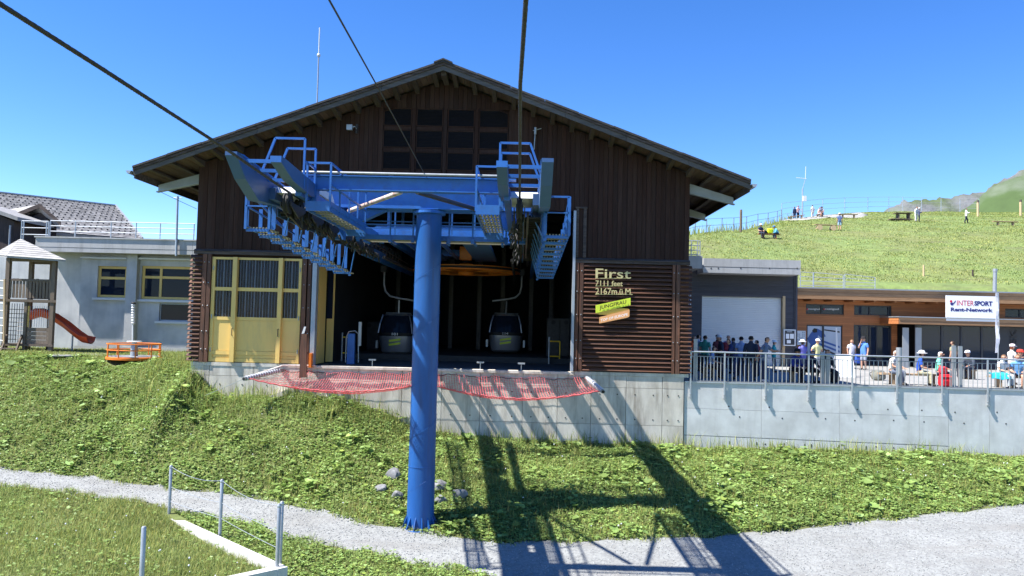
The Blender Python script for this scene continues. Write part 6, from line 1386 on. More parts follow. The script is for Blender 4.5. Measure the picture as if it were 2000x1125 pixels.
def build_people():
    tmp = []
    for sp in SPECS:
        J = skeleton(sp['pose'], sp['arm'], sp['lean']); names = list(J); me = bpy.data.meshes.new('skeleton'); idx = {n: i for i, n in enumerate(names)}
        me.from_pydata([J[n] for n in names], [(idx[a], idx[b]) for _, a, b in BONES], [])
        o = bpy.data.objects.new('skeleton', me); COL.objects.link(o); md = o.modifiers.new('skin', 'SKIN'); md.branch_smoothing = 0.6
        sv = me.skin_vertices[0].data
        for n in names:
            r = RAD[n] if n in RAD else RAD[n[:-1]]; wx = sp['wide'] if n in ('pelvis', 'belly', 'chest') else 1.0
            sv[idx[n]].radius = (r * wx * (1.12 if n in ('belly', 'chest', 'pelvis') else 1), r * wx * (0.82 if n in ('belly', 'chest', 'pelvis') else 1)); sv[idx[n]].use_root = (n == 'pelvis')
        s2 = o.modifiers.new('smooth', 'SUBSURF'); s2.levels = 2; s2.render_levels = 2; tmp.append((o, J))
    dg = bpy.context.evaluated_depsgraph_get()
    for sp, (o, J) in zip(SPECS, tmp):
        me = bpy.data.meshes.new_from_object(o.evaluated_get(dg)); vs = [v.co.copy() for v in me.vertices]; fs = [tuple(f.vertices) for f in me.polygons]; nr = [v.normal.copy() for v in me.vertices]
        bpy.data.meshes.remove(me)
        segs = [(b, J[x], J[y]) for b, x, y in BONES]
        def near(c):
            best = None
            for b, p, q in segs:
                d = q - p; t = max(0, min(1, (c - p).dot(d) / d.length_squared)); w = (c - (p + d * t)).length / {'torso': .15, 'hip': .12, 'thigh': .085, 'shin': .055, 'foot': .045, 'upper': .058, 'fore': .042, 'neck': .06, 'head': .1}[b]
                if best is None or w < best[0]: best = (w, b, t)
            return best[1], best[2]
        fb = [near(sum((vs[i] for i in f), V()) / len(f)) for f in fs]
        S = sp['h'] / 1.745; R = Matrix.Rotation(sp['face'], 4, 'Z')
        M = Matrix.Translation(sp['p']) @ R @ Matrix.Scale(S, 4)
        t = thing('person', sp['label'], 'person', sp['p'], sp['group'])
        def put(name, mb, m, smooth=True):
            mb.v = [tuple(M @ V(v)) for v in mb.v]; return obj(name, mb, m, t, smooth=smooth)
        mb = MB()._add(vs, fs)
        for s, x in (('l', -1), ('r', 1)): hand_mesh(mb, J['wrist' + s], J['elbow' + s], x, 0.25 if sp['arm'] != 'rail' else 0.7)
        sk = J['skull']; mb.mi = 0
        mb.path([sk + V((0, -.088, .022)), sk + V((0, -.108, -.012)), sk + V((0, -.094, -.024))], [.007, .014, .010], 6)      # nose
        for x in (-1, 1): mb.ball(sk + V((x * .099, .012, -.005)), .012, .02, .03, 8, 5)
        mb.mi = 1
        for x in (-1, 1): mb.ball(sk + V((x * .036, -.087, .014)), .013, .010, .008, 8, 5)
        mb.mi = 2; mb.ball(sk + V((0, -.087, -.052)), .024, .010, .006, 8, 5); mb.mi = 0
        put('body', mb, [skinm(sp['tone']), 'eye_dark', 'ink_red'])
        def shell(name, pick, off, m, lim=None):
            sel = [f for f, b in zip(fs, fb) if pick(b[0], b[1], sum((vs[i] for i in f), V()) / len(f))]
            if not sel: return
            ids = sorted({i for f in sel for i in f}); mp = {i: k for k, i in enumerate(ids)}
            k = len(ids); v2 = [vs[i] + nr[i] * off for i in ids] + [vs[i] + nr[i] * (off * .2) for i in ids]
            ff = [tuple(mp[i] for i in f) for f in sel]
            ec = {}
            for f in ff:
                for a, b in zip(f, f[1:] + f[:1]): ec[(a, b)] = 1
            rim = [(a, b, b + k, a + k) for (a, b) in ec if (b, a) not in ec]
            return put(name, MB()._add(v2, ff + rim), m)
        sl = sp['sleeve']; hem = J['pelvis'].z - .09
        shell('shirt', lambda b, t_, c: (b == 'torso' and (c.z > hem if sp['pose'] != 'sit' else c.z > J['pelvis'].z - .0)) or (b == 'hip' and sp['pose'] != 'sit' and c.z > hem) or (b == 'upper' and (sl == 'long' or t_ < .62)) or (b == 'fore' and sl == 'long' and t_ < .93) or (b == 'neck' and t_ < .2), .017, cmat(sp['shirt']))
        shell('trousers', lambda b, t_, c: (b in ('hip', 'torso') and c.z < hem + .1) or b == 'thigh' and (sp['legl'] == 'long' or t_ < .85) or (b == 'shin' and sp['legl'] == 'long' and t_ < .93), .014, cmat(sp['legs']))
        shell('shoes', lambda b, t_, c: b == 'foot' or (b == 'shin' and t_ > .95), .012, cmat(sp['shoes']))
        hd = lambda c: c - sk
        if not (sp['hat'] and sp['brim'] == 9):
            shell('hair', lambda b, t_, c: b == 'head' and (hd(c).z > .055 or (hd(c).y > .03 and hd(c).z > (-.09 if sp['lh'] else -.05))) or (sp['lh'] and b in ('neck',) and hd(c).y > 0), .016, cmat(sp['hair']))
        if sp['hat']:
            hb = MB(); c = sk + V((0, .008, .05))
            prof = [(.118, 0), (.121, .03), (.112, .075), (.075, .105), (.02, .115)]
            hb.lathe(c, prof, 18)
            if sp['brim'] == 1:      # cap with a peak
                hb.prism([c + V((-.075, -.09, .012)), c + V((-.055, -.185, -.004)), c + V((.055, -.185, -.004)), c + V((.075, -.09, .012))], (0, 0, .012))
            if sp['brim'] == 2: hb.lathe(c + V((0, 0, -.008)), [(.118, .012), (.20, 0), (.202, .008), (.118, .022)], 22)
            put('hat', hb, cmat(sp['hat']))
        sp['M'] = M; sp['J'] = J
    for o, J in tmp:
        m = o.data; bpy.data.objects.remove(o); bpy.data.meshes.remove(m)

# --- in the shade before the garage
person('person in orange top half hidden by the station corner', 1353, 744, 34.0, 60, shirt=(215, 85, 45), hair=(120, 115, 110), h=1.72)
person('person with dark hair in a sea green shirt behind the railing corner', 1376, 744, 35.0, 150, shirt=(70, 150, 130), legs=(40, 42, 55))
person('seated dark haired person in pale blue and white shirt behind the railing', 1385, 744, 32.0, 75, 'sit', 'lap', .25, shirt=(150, 175, 220), legs=(45, 48, 60), hair=(35, 28, 26))
person('person in pale cap and dark jacket with a red and black rucksack', 1409, 744, 33.0, 270, shirt=(52, 56, 74), sleeve='long', legs=(42, 44, 58), hat=(200, 205, 215), brim=1, lean=.12)
person('person with black hair in light blue grey shirt seen from behind', 1447, 744, 34.0, 165, shirt=(150, 165, 200), legs=(42, 46, 62), hair=(22, 20, 22))
person('tall person in a dark navy hoodie by the railing', 1466, 744, 31.2, 155, shirt=(38, 46, 66), sleeve='long', legs=(30, 34, 46), hair=(20, 18, 20), tone=1, h=1.80)
person('person in grey blue T-shirt leaning with a forearm on the handrail', 1491, 745, 30.55, 55, 'lean', ('back', 'rail'), .16, shirt=(95, 112, 140), legs=(38, 48, 78), hair=(30, 26, 25), tone=1, h=1.78, shoes=(190, 190, 195))
person('small person in white sun hat and teal top beside the shutter', 1511, 728, 37.5, 60, arm='front', shirt=(30, 160, 165), legs=(70, 72, 90), hat=(235, 235, 238), brim=2, h=1.52)
person('child in pink trousers standing behind the navy hoodie', 1475, 735, 36.5, 40, shirt=(150, 150, 165), legs=(225, 140, 165), h=1.2)
person('person with brown hair in a dark grey top next to the light blue grey back', 1432, 744, 35.5, 200, shirt=(70, 74, 92), legs=(44, 46, 60), h=1.66)
person('person in white T-shirt in the shade by the dark boarded garage wall', 1362, 744, 36.5, 120, shirt=(190, 195, 210), legs=(48, 52, 70), hair=(60, 45, 35), h=1.75)
person('person in a maroon top between the navy hoodie and the leaning person', 1479, 744, 33.5, 230, shirt=(110, 40, 55), legs=(45, 48, 66), hair=(40, 30, 26), h=1.6)
person('person in black cap and dark red shirt close to the garage door in the shade', 1400, 744, 38.5, 30, shirt=(95, 40, 48), legs=(40, 42, 55), hat=(30, 30, 36), brim=1, h=1.7)
person('person with grey hair and pale lilac shirt in the shade before the shutter', 1422, 744, 39.5, 330, shirt=(170, 165, 205), legs=(60, 64, 84), hair=(150, 148, 148), h=1.72)
person('person in dark blue top and denim bending forward just behind the railing', 1437, 744, 31.6, 260, 'lean', 'front', .45, shirt=(40, 52, 95), sleeve='long', legs=(52, 66, 105), hair=(34, 28, 26), h=1.7)
# --- seated dark group
person('seated person in dark hat and royal blue jacket, facing the railing', 1546, 744, 31.0, 35, 'sit', 'lap', .35, shirt=(40, 52, 128), sleeve='long', legs=(28, 30, 42), hat=(30, 28, 32), brim=2, tone=1)
person('seated person with dark hair bent forward in navy clothes', 1577, 746, 31.1, 20, 'sit', 'lap', .45, shirt=(34, 40, 74), sleeve='long', legs=(30, 32, 46), hair=(32, 26, 26), tone=1)
person('seated person in black jacket over a light blue shirt, head bowed', 1609, 747, 31.0, 10, 'sit', 'lap', .35, shirt=(36, 38, 50), sleeve='long', legs=(28, 30, 40), hair=(26, 24, 26), tone=1, h=1.8)
person('person in white sun hat and violet top behind the navy pair', 1568, 736, 35.5, 200, arm='front', shirt=(110, 110, 190), legs=(95, 100, 120), hat=(238, 238, 240), brim=2, h=1.6)
person('person in white cap and pale yellow top holding both hands raised', 1596, 727, 38.5, 20, arm='hips', shirt=(222, 218, 160), legs=(215, 215, 215), hat=(235, 235, 238), brim=1, h=1.62)
# --- by the shop front
person('person in white T-shirt and black shorts before the shop wall', 1663, 716, 43.0, 10, shirt=(225, 222, 228), legs=(28, 30, 45), legl='short', hair=(150, 120, 85), h=1.62, wide=1.1)
person('person in blue checked shirt and pale shorts with a hand at the mouth', 1687, 717, 42.0, 300, arm=('mouth', 'down'), shirt=(85, 135, 205), legs=(150, 160, 180), legl='short', hat=(40, 36, 40), brim=1, h=1.76, wide=1.1)
# --- bench row by the railing
person('seated elderly person in white shirt and grey trousers beside the bollard pole', 1741, 752, 31.0, 40, 'sit', 'lap', .22, shirt=(230, 228, 224), legs=(95, 105, 125), hair=(205, 200, 195), wide=1.18, h=1.8)
person('seated person in bright blue shirt, khaki trousers and white brimmed hat', 1793, 752, 30.9, 65, 'sit', ('lap', 'front'), .15, shirt=(35, 85, 200), legs=(185, 180, 150), hat=(236, 236, 236), brim=2, h=1.76)
person('seated white haired person in mint green top holding a red bag', 1831, 753, 30.9, 55, 'sit', 'lap', .12, shirt=(125, 220, 195), legs=(50, 62, 90), hair=(228, 225, 222), h=1.78)
person('seated person in white cap far back near the glass front', 1897, 738, 36.0, 300, 'sit', 'lap', .4, shirt=(70, 78, 92), sleeve='long', legs=(60, 65, 80), hat=(225, 228, 232), brim=1)
person('seated person in white top with an aqua jacket across the lap', 1955, 757, 30.8, 20, 'sit', 'lap', .15, shirt=(228, 232, 235), legs=(175, 185, 195), hair=(140, 105, 75), h=1.72)
person('seated person in light blue shirt and dark shorts at the frame edge', 1988, 757, 30.8, 330, 'sit', 'lap', .25, shirt=(110, 165, 215), legs=(45, 50, 66), legl='short', hair=(150, 110, 75), h=1.76)
person('person in khaki shirt standing near the glass front with a rucksack', 1862, 735, 39, 210, shirt=(150, 145, 115), legs=(70, 72, 84), hair=(60, 45, 35), h=1.72)
person('standing person with pinkish white cap and brown hair behind the seated pair', 1976, 745, 33.0, 90, arm='front', shirt=(205, 200, 195), legs=(90, 95, 105), hair=(110, 60, 35), hat=(240, 225, 230), brim=1, long_hair=True, h=1.66)
person('person in a red cap and grey top just behind the light blue shirt', 1988, 745, 32.2, 20, 'sit', 'lap', .1, shirt=(150, 155, 165), legs=(60, 64, 80), hat=(205, 65, 50), brim=1, h=1.9)
# --- on the hill
HG = 'walkers on the grassy hill'
person('hiker in white cap and navy top sitting at the bench end on the hill', 1485, 455, 72, 15, 'sit', 'lap', .1, shirt=(40, 48, 85), legs=(50, 55, 75), hat=(240, 240, 240), brim=1, group=HG)
person('hiker in light blue top bent over the bench on the hill', 1521, 454, 72, 270, 'sit', 'lap', .7, shirt=(110, 190, 225), sleeve='long', legs=(35, 50, 85), hat=(70, 130, 190), brim=1, group=HG)
person('hiker in navy top in the close pair beside the hill mast', 1552, 424, 101, 200, shirt=(40, 55, 85), sleeve='long', legs=(50, 70, 110), group=HG)
person('hiker in pale pink top in the close pair beside the hill mast', 1558.5, 424, 101.3, 30, arm='front', shirt=(215, 180, 190), legs=(35, 40, 60), h=1.85, group=HG)
person('hiker in white clothes standing on the gravel patch of the hill', 1587, 430, 97, 200, shirt=(238, 235, 230), legs=(225, 215, 205), h=1.62, group=HG)
person('hiker sitting on the gravel patch in a pale pink shirt', 1598, 430, 97, 40, 'sit', 'lap', .3, shirt=(225, 195, 195), legs=(205, 190, 185), legl='short', group=HG)
person('hiker sitting on the gravel patch in a grey shirt and dark cap', 1606, 430, 97, 320, 'sit', 'lap', .3, shirt=(170, 165, 175), legs=(110, 100, 100), hat=(50, 45, 50), brim=1, group=HG)
person('hiker in blue shirt and pale shorts standing beside the log bench', 1640, 441, 80, 170, shirt=(85, 105, 150), legs=(165, 195, 215), legl='short', hat=(225, 215, 200), brim=1, h=1.80, group=HG)
person('hiker in a long white top beside the flat picnic table', 1789, 431, 88, 30, shirt=(240, 240, 242), sleeve='long', legs=(240, 240, 240), group=HG, h=1.72, lean=.15)
person('hiker in dark clothes and white cap next to the long white top', 1795, 431, 87.6, 60, arm='front', shirt=(80, 85, 115), sleeve='long', legs=(45, 48, 72), hat=(235, 235, 235), brim=1, group=HG, h=1.6)
person('lone hiker in white shirt and dark trousers walking across the hill', 1887, 431, 87, 70, 'walk', 'front', shirt=(240, 240, 242), sleeve='long', legs=(45, 50, 70), hair=(30, 28, 30), group=HG)
build_people()

# ------------------------------------------------------------------ bags, benches
def pack(label, c, w, h, d, m, rot=0.0, name='rucksack'):
    t = thing(name, label, 'rucksack', c); x, y, z = c
    bm = bmesh.new(); bmesh.ops.create_cube(bm, size=1)
    bmesh.ops.subdivide_edges(bm, edges=bm.edges[:], cuts=3, use_grid_fill=True)
    vs = []
    for v in bm.verts:
        p = v.co * 2; q = V((p.x, p.y, p.z)); n = (abs(q.x) ** 4 + abs(q.y) ** 4 + abs(q.z) ** 4) ** .25; q /= n
        vs.append(V((q.x * w / 2 * (1 - .12 * q.z), q.y * d / 2, (q.z + 1) * h / 2)))
    R = Matrix.Rotation(rot, 3, 'Z'); mb = MB(); mb._add([V(c) + R @ v for v in vs], [tuple(v.index for v in f.verts) for f in bm.faces]); bm.free()
    obj('body', mb, m, t, smooth=True)
    pk = MB(); pk.hexa([V(c) + R @ V(v) for v in ((-w * .32, -d * .5, h * .12), (w * .32, -d * .5, h * .12), (w * .32, -d * .40, h * .12), (-w * .32, -d * .40, h * .12), (-w * .28, -d * .56, h * .48), (w * .28, -d * .56, h * .48), (w * .28, -d * .40, h * .5), (-w * .28, -d * .40, h * .5))]); obj('pocket', pk, m, t)
    for s in (-1, 1): obj('strap', MB().path([V(c) + R @ V((s * w * .25, d * .42, h * .9)), V(c) + R @ V((s * w * .3, d * .78, h * .65)), V(c) + R @ V((s * w * .27, d * .5, h * .12))], .018, 6), 'rubber_black', t)
    obj('flap', MB().hexa([V(c) + R @ V(v) for v in ((-w * .4, -d * .52, h * .72), (w * .4, -d * .52, h * .72), (w * .4, d * .3, h * .96), (-w * .4, d * .3, h * .96), (-w * .4, -d * .55, h * .78), (w * .4, -d * .55, h * .78), (w * .4, d * .3, h * 1.02), (-w * .4, d * .3, h * 1.02))]), m, t)
    return t
q = P(1846, 755, 30.45); pack('bright red rucksack on the paving beside the mint green top', (q.x, 30.45, 0.03), .48, .5, .32, cmat((205, 30, 45)))
q = P(1842, 722, 30.4); pack('small rounded red bag held on the lap of the mint green person', (q.x + .05, 30.5, 0.55), .3, .26, .2, cmat((225, 60, 75)), name='bag')
q = P(1716, 733, 33.5); pack('grey green rucksack lying on the sunny paving left of the white shirt', (q.x, 33.5, 0.03), .6, .42, .4, cmat((120, 120, 110)), .5)
q = P(1676, 716, 42.6); pack('blue rucksack held at knee height between the couple before the shop', (q.x, 42.6, 0.35), .34, .5, .25, cmat((50, 90, 190)))
q = P(1418, 700, 32.85); pack('red and black rucksack worn by the person in the pale cap', (q.x, 32.95, 0.95), .34, .55, .22, cmat((120, 32, 44)), .6)
q = P(1628, 744, 31.2); pack('dark rucksack on the paving by the black jacket', (q.x, 31.4, 0.03), .62, .5, .36, cmat((42, 44, 58)), .2)
q = P(1884, 742, 36); pack('black and grey rucksack beside the seated person in white cap', (q.x, 36.2, 0.03), .4, .6, .3, cmat((62, 66, 78)))
q = P(1508, 450, 71.6); pack('neon yellow rucksack on the hill bench', (q.x, 72.2, gz(q.x, 72) + .5), .55, .5, .35, cmat((225, 235, 40)))
q = P(1496, 451, 71.6); pack('small dark rucksack on the hill bench next to the neon one', (q.x, 72.2, gz(q.x, 72) + .5), .6, .3, .35, cmat((40, 45, 60)))
jk = thing('jacket', 'aqua jacket draped over the knees of the white topped person', 'jacket', P(1952, 725, 30.5)); c = P(1953, 735, 30.42); pk = MB()
n = 7
G = [[V((c.x - .38 + .76 * i / n, c.y - .12 + .3 * j / 4 + 0.02 * math.sin(i * 1.9), 0.60 - (.22 * (1 - j / 2) ** 2 if j < 2 else 0.0) + 0.03 * math.sin(i * 1.3 + j))) for j in range(5)] for i in range(n + 1)]
for i in range(n):
    for j in range(4): pk.hexa([G[i][j], G[i + 1][j], G[i + 1][j + 1], G[i][j + 1]] + [v + V((0, -.01, .015)) for v in (G[i][j], G[i + 1][j], G[i + 1][j + 1], G[i][j + 1])])
obj('cloth', pk, cmat((40, 185, 205)), jk)
def bench(label, px0, px1, py, D, h=.45, z=None, logs=False, d=.42, name='bench', cat='bench', m='bench_wood'):
    a, b = P(px0, py, D), P(px1, py, D)
    za, zb = (gz(a.x, D), gz(b.x, D)) if z is None else (z, z)
    t = thing(name, label, cat, ((a.x + b.x) / 2, D, (za + zb) / 2)); zt = max(za, zb)
    for k in range(2): obj('seat_plank', MB().hexa([(a.x, D + k * d / 2, za + h - .07), (b.x, D + k * d / 2, zb + h - .07), (b.x, D + (k + .94) * d / 2, zb + h - .07), (a.x, D + (k + .94) * d / 2, za + h - .07), (a.x, D + k * d / 2, za + h), (b.x, D + k * d / 2, zb + h), (b.x, D + (k + .94) * d / 2, zb + h), (a.x, D + (k + .94) * d / 2, za + h)]), m, t)
    for u in (.2, .82):
        x = a.x + (b.x - a.x) * u; zz = za + (zb - za) * u
        if logs: obj('log', MB().lathe((x, D - .05, zz + h * .42), [(h * .46, 0), (h * .46, d + .1)], 16, axis='Y'), 'light_post', t)
        else: obj('leg', MB().box(x - .05, x + .05, D + .04, D + d - .04, zz - .25, zz + h - .072), m, t)
    return t
bench('long low wooden bench of the white shirt and mint green top behind the railing', 1722, 1848, 745, 31.0, .45, 0.024)
bench('short low wooden bench of the dark clothed group behind the railing', 1530, 1630, 745, 31.1, .45, 0.024)
bench('low wooden bench of the person in the white top and aqua jacket', 1938, 2030, 745, 30.9, .45, 0.024)
bench('low wooden bench of the person in pale blue and white in the shade', 1374, 1398, 745, 32.1, .45, 0.024)
bench('low stool bench under the person in white cap near the glass front', 1888, 1908, 740, 36.0, .45, 0.024)
bench('reddish wooden bench with hikers and the neon rucksack on the hill', 1482, 1524, 455, 72.05, .47, m='larch_frame')
bench('wooden bench with two round log feet on the hill', 1593, 1636, 437, 80, .6, logs=True)
bench('plank bench below the mast on the hill', 1540, 1572, 427, 96, .55)
bench('long plank bench behind the hiker in blue shirt on the hill', 1640, 1676, 425, 93, .55)
bench('low grey platform bench before the picnic table on the hill', 1741, 1784, 431, 88, .3, m='grey_timber', d=1.0)
bench('dark picnic table top beside the long white top on the hill', 1750, 1783, 428, 91, .8, m='dark_trim_wood', d=.8, name='picnic_table', cat='table')
bench('pale plank bench alone at the far end of the hill', 1942, 1989, 433, 84, .5)
bench('low stool bench under the hikers on the gravel patch', 1595, 1610, 430, 97.05, .45)
# hill furniture: mast, cable fence, marker posts
def on_hill(px, py, D): q = P(px, py, D); return V((q.x, D, gz(q.x, D)))
ma = thing('weather_mast', 'slender grey weather mast with white box and antenna on the hill', 'mast', on_hill(1567, 420, 103)); b = ma.location
tube('mast', [b - V((0, 0, .3)), P(1567.5, 368, 103)], .09, 'rail_galv', ma); q = P(1571, 388, 102.8); box('box', q.x - .22, q.x + .22, 102.6, 102.85, q.z - .35, q.z + .35, 'white_paint', ma)
tube('whip', [P(1573, 352, 103), P(1574, 325, 103)], .035, 'white_paint', ma); tube('mast_top', [P(1567.5, 369, 103), P(1573, 350, 103)], .04, 'rail_galv', ma); tube('crossarm', [P(1555, 347, 103), P(1575, 349, 103)], .035, 'white_paint', ma)
def wire_fence(name, label, pts, h, nr, postm='rail_paint', rm='rail_paint', pr=.045):
    t = thing(name, label, 'fence', pts[0])
    for p in pts: tube('post', [V(p) - V((0, 0, .2)), V(p) + V((0, 0, h))], pr, postm, t, n=6)
    for k in range(nr): tube('wire', [V(p) + V((0, 0, h * (1 - k / max(nr, 1) * .9) - .03)) for p in pts], .022, rm, t, n=5)
wire_fence('hill_fence', 'dark post and wire fence climbing the hill crest beside the station eave', [on_hill(x, 450, D) for x, D in ((1330, 74), (1358, 76), (1380, 77), (1410, 79), (1433, 81), (1458, 84), (1480, 88), (1500, 92), (1518, 97), (1526, 99))], 1.5, 2)
wire_fence('hill_fence', 'thin grey cable fence along the hill crest behind the mast', [on_hill(x, 410, D) for x, D in ((1527, 100), (1568, 104), (1607, 110), (1650, 113), (1695, 115), (1736, 116), (1763, 116), (1800, 116), (1838, 116), (1875, 116), (1912, 115))], 2.4, 3, 'rail_galv', 'rail_galv', .04)
for px_, D, hh, lab, m in ((1447, 78, 2.2, 'thick grey wooden marker post at the hill fence', 'grey_timber'), (1910, 96, 1.9, 'pale wooden marker post with dark tip on the hill', 'light_post'), (1993.5, 96, 1.9, 'pale wooden marker post at the far border of the hill', 'light_post')):
    q = on_hill(px_, 430, D); t = thing('marker_post', lab, 'post', q); obj('post', MB().lathe((q.x, q.y, q.z - .2), [(.13, 0), (.13, hh), (.11, hh + .05)], 10), m, t)
    obj('cap', MB().lathe((q.x, q.y, q.z + hh - .15), [(.135, 0), (.12, .28)], 10), 'dark_trim_wood' if m == 'light_post' else m, t)
for px_, D, lab in ((1804, 56, 'short pale stake on the slope above the shop roof'), (1900, 56, 'short dark stake on the slope above the shop sign')):
    q = on_hill(px_, 560, D); t = thing('stake', lab, 'stake', q); obj('stake', MB().lathe((q.x, q.y, q.z - .2), [(.07, 0), (.06, 1.0 if px_ < 1850 else .7)], 8), 'light_post' if px_ < 1850 else 'old_dark_wood', t)
# bare gravel patch on the hilltop
def drape(name, poly, m, D0, D1, lift=.03):
    """thin uneven sheet lying on the hill between two sight lines"""
    nx, ny = 24, 8; co = []
    for j in range(ny + 1):
        D = D0 + (D1 - D0) * j / ny
        for i in range(nx + 1):
            x = P(poly[0] + (poly[1] - poly[0]) * i / nx, 420, D).x + (0.5 * math.sin(i * 2.1 + j)); y = D + .8 * math.sin(i * 1.7 + j * 2.3)
            e = min(i, nx - i, j * 2.5, (ny - j) * 2.5); co.append((x, y, gz(x, y) + (lift if e > 0 else -.1) + .10 * abs(math.sin(i * 3.1 + j * 1.7)) * (e > 0)))
    i = np.arange((nx + 1) * (ny + 1)).reshape(ny + 1, nx + 1)
    return np_mesh(name, np.array(co), np.stack([i[:-1, :-1], i[:-1, 1:], i[1:, 1:], i[1:, :-1]], -1).reshape(-1, 4), m, 'structure')
drape('gravel_patch', (1532, 1690), 'pebble_ground' if 'pebble_ground' in MATS else 'deck_paving', 94, 104)

# ------------------------------------------------------------------ vegetation
def in_plot(x, y): return inside_poly(x, y, PLOT)
KQ = [(p.x, p.y) for p in (k1 - kn * .03, k2 - kn * .03, k2 + kn * .28, k1 + kn * .28)]
def free(x, y, m=0.0):
    """False on the path, on buildings and on the kerb"""
    ye = np.interp(x, FX, FY); yn = np.interp(x, NX, NY); yn = np.where(x > 2.5, np.minimum(yn, 12), yn)
    w = 0.12 * np.sin(x * 3.1) + 0.08 * np.sin(x * 7.7 + 1)
    ok = (y > ye + m + w) | (y < yn - m + w)
    ok &= ~((x > WL - .05) & (y > 29.9)); ok &= ~((x > 6.2) & (y > 29.95))
    ok &= ~inside_poly(x, y, KQ); ok &= ~((x - XC) ** 2 + (y - YP) ** 2 < .42 ** 2)
    ok &= ~((y > 39.6) & (x < WL)); ok &= ~((x - cx_) ** 2 + (y - cy_) ** 2 < 1.15 ** 2)
    return ok
def leaves(name, n, xr, yr, dens, size, height, tone, m='leaf', kinds=None):
    x = RNG.uniform(*xr, n); y = RNG.uniform(*yr, n); k = (RNG.random(n) < dens(x, y)); x, y = x[k], y[k]; n = len(x); z = ground_z(x, y)
    r = RNG.uniform(size[0], size[1], n) * np.where(RNG.random(n) < .12, 1.5, 1.0); hgt = RNG.uniform(height[0], height[1], n) * np.clip(0.7 + .8 * (vnoise(x * 1.9 + 2, y * 2.3) + .35), .3, 1.6)
    tl = RNG.uniform(0.0, 0.65, n); az = RNG.uniform(0, 2 * np.pi, n)
    nrm = np.stack([np.sin(tl) * np.cos(az), np.sin(tl) * np.sin(az), np.cos(tl)], -1)
    t1 = np.cross(nrm, np.stack([np.cos(az + 1.3), np.sin(az + 1.3), np.zeros(n)], -1)); t1 /= np.linalg.norm(t1, axis=1)[:, None]; t2 = np.cross(nrm, t1)
    c = np.stack([x, y, z + np.maximum(hgt, .02)], -1); K = 7; V_ = [c]
    for j in range(K):
        a = 2 * np.pi * j / K; rr = r * (1.0 if j else .35) * RNG.uniform(.82, 1.12, n)
        V_.append(c + t1 * (rr * np.cos(a))[:, None] + t2 * (rr * np.sin(a))[:, None] + nrm * (r * .22 * RNG.uniform(.2, 1.3, n))[:, None])
    co = np.stack(V_, 1).reshape(-1, 3); b = np.arange(n) * (K + 1)
    f = np.concatenate([np.stack([b, b + 1 + j, b + 1 + (j + 1) % K], -1) for j in range(K)])
    tn = tone(n, x, y); return np_mesh(name, co, f, m, 'stuff', tint=np.repeat(tn, K + 1, 0))
def blades(name, n, xr, yr, dens, h, w, tone, m='grass_blade', bend=.5, seg=2, zoff=0):
    x = RNG.uniform(*xr, n); y = RNG.uniform(*yr, n); k = (RNG.random(n) < dens(x, y)); x, y = x[k], y[k]; n = len(x); z = ground_z(x, y) - .02 + zoff
    L = RNG.uniform(h[0], h[1], n) * (0.8 + .5 * np.clip(vnoise(x * .8, y * .8) + .4, 0, 1.2)); W_ = RNG.uniform(w[0], w[1], n); az = RNG.uniform(0, 2 * np.pi, n); bd = RNG.uniform(.1, 1, n) * bend
    d = np.stack([np.cos(az), np.sin(az), np.zeros(n)], -1); s = np.stack([-np.sin(az), np.cos(az), np.zeros(n)], -1); p = np.stack([x, y, z], -1); up = np.array([0, 0, 1.0])
    m1 = p + up * (L * .55)[:, None] + d * (L * bd * .25)[:, None]; tp = p + up * (L * (1 - .25 * bd))[:, None] + d * (L * bd)[:, None]
    co = np.stack([p - s * W_[:, None], p + s * W_[:, None], m1 - s * (W_ * .8)[:, None], m1 + s * (W_ * .8)[:, None], tp], 1).reshape(-1, 3); b = np.arange(n) * 5
    f = np.concatenate([np.stack([b, b + 1, b + 3], -1), np.stack([b, b + 3, b + 2], -1), np.stack([b + 2, b + 3, b + 4], -1)])
    return np_mesh(name, co, f, m, 'stuff', tint=np.repeat(tone(n, x, y), 5, 0))
def tone_leaf(n, x, y):
    v = RNG.uniform(.75, 1.28, n)[:, None]; c = np.ones((n, 3)) * v; y_ = RNG.random(n) < .12
    c *= np.where(y_[:, None], np.array([[1.25, 1.1, .9]]), 1.0); c *= np.where((RNG.random(n) < .10)[:, None], np.array([[1.5, 1.5, 1.9]]), 1.0); return c * (1 + .22 * vnoise(x * .5, y * .5))[:, None]
def tone_grass(n, x, y):
    v = RNG.uniform(.75, 1.25, n)[:, None]; dry = (RNG.random(n) < .22 + .18 * vnoise(x * .4 + 3, y * .4))[:, None]
    return np.ones((n, 3)) * v * np.where(dry, np.array([[1.55, 1.22, 1.25]]), 1.0)
def patch(x, y): return vnoise(x * .55 + 4, y * .6 + 1)
bank = lambda x, y: free(x, y, -.12) & (y > np.interp(x, FX, FY) - .15) & (y < bank_top(x) + 0.0)
leaves('bank_leaves', 330000, (-24, 20.5), (20.5, 35), lambda x, y: bank(x, y) * np.clip(.62 + .5 * patch(x, y) + np.where(x > 6, .25, 0), .15, 1), (.022, .052), (.02, .11), tone_leaf)
blades('bank_grass', 330000, (-24, 20.5), (20.5, 36), lambda x, y: (free(x, y, -.3 * RNG.random(len(x)) ** 2 - .05) & (y > np.interp(x, FX, FY) - .4) & (y < bank_top(x) + 2)) * np.clip(.6 - .5 * patch(x, y) + np.where(x > 6, -.1, .1), .2, 1), (.07, .22), (.006, .012), tone_grass, bend=.7)
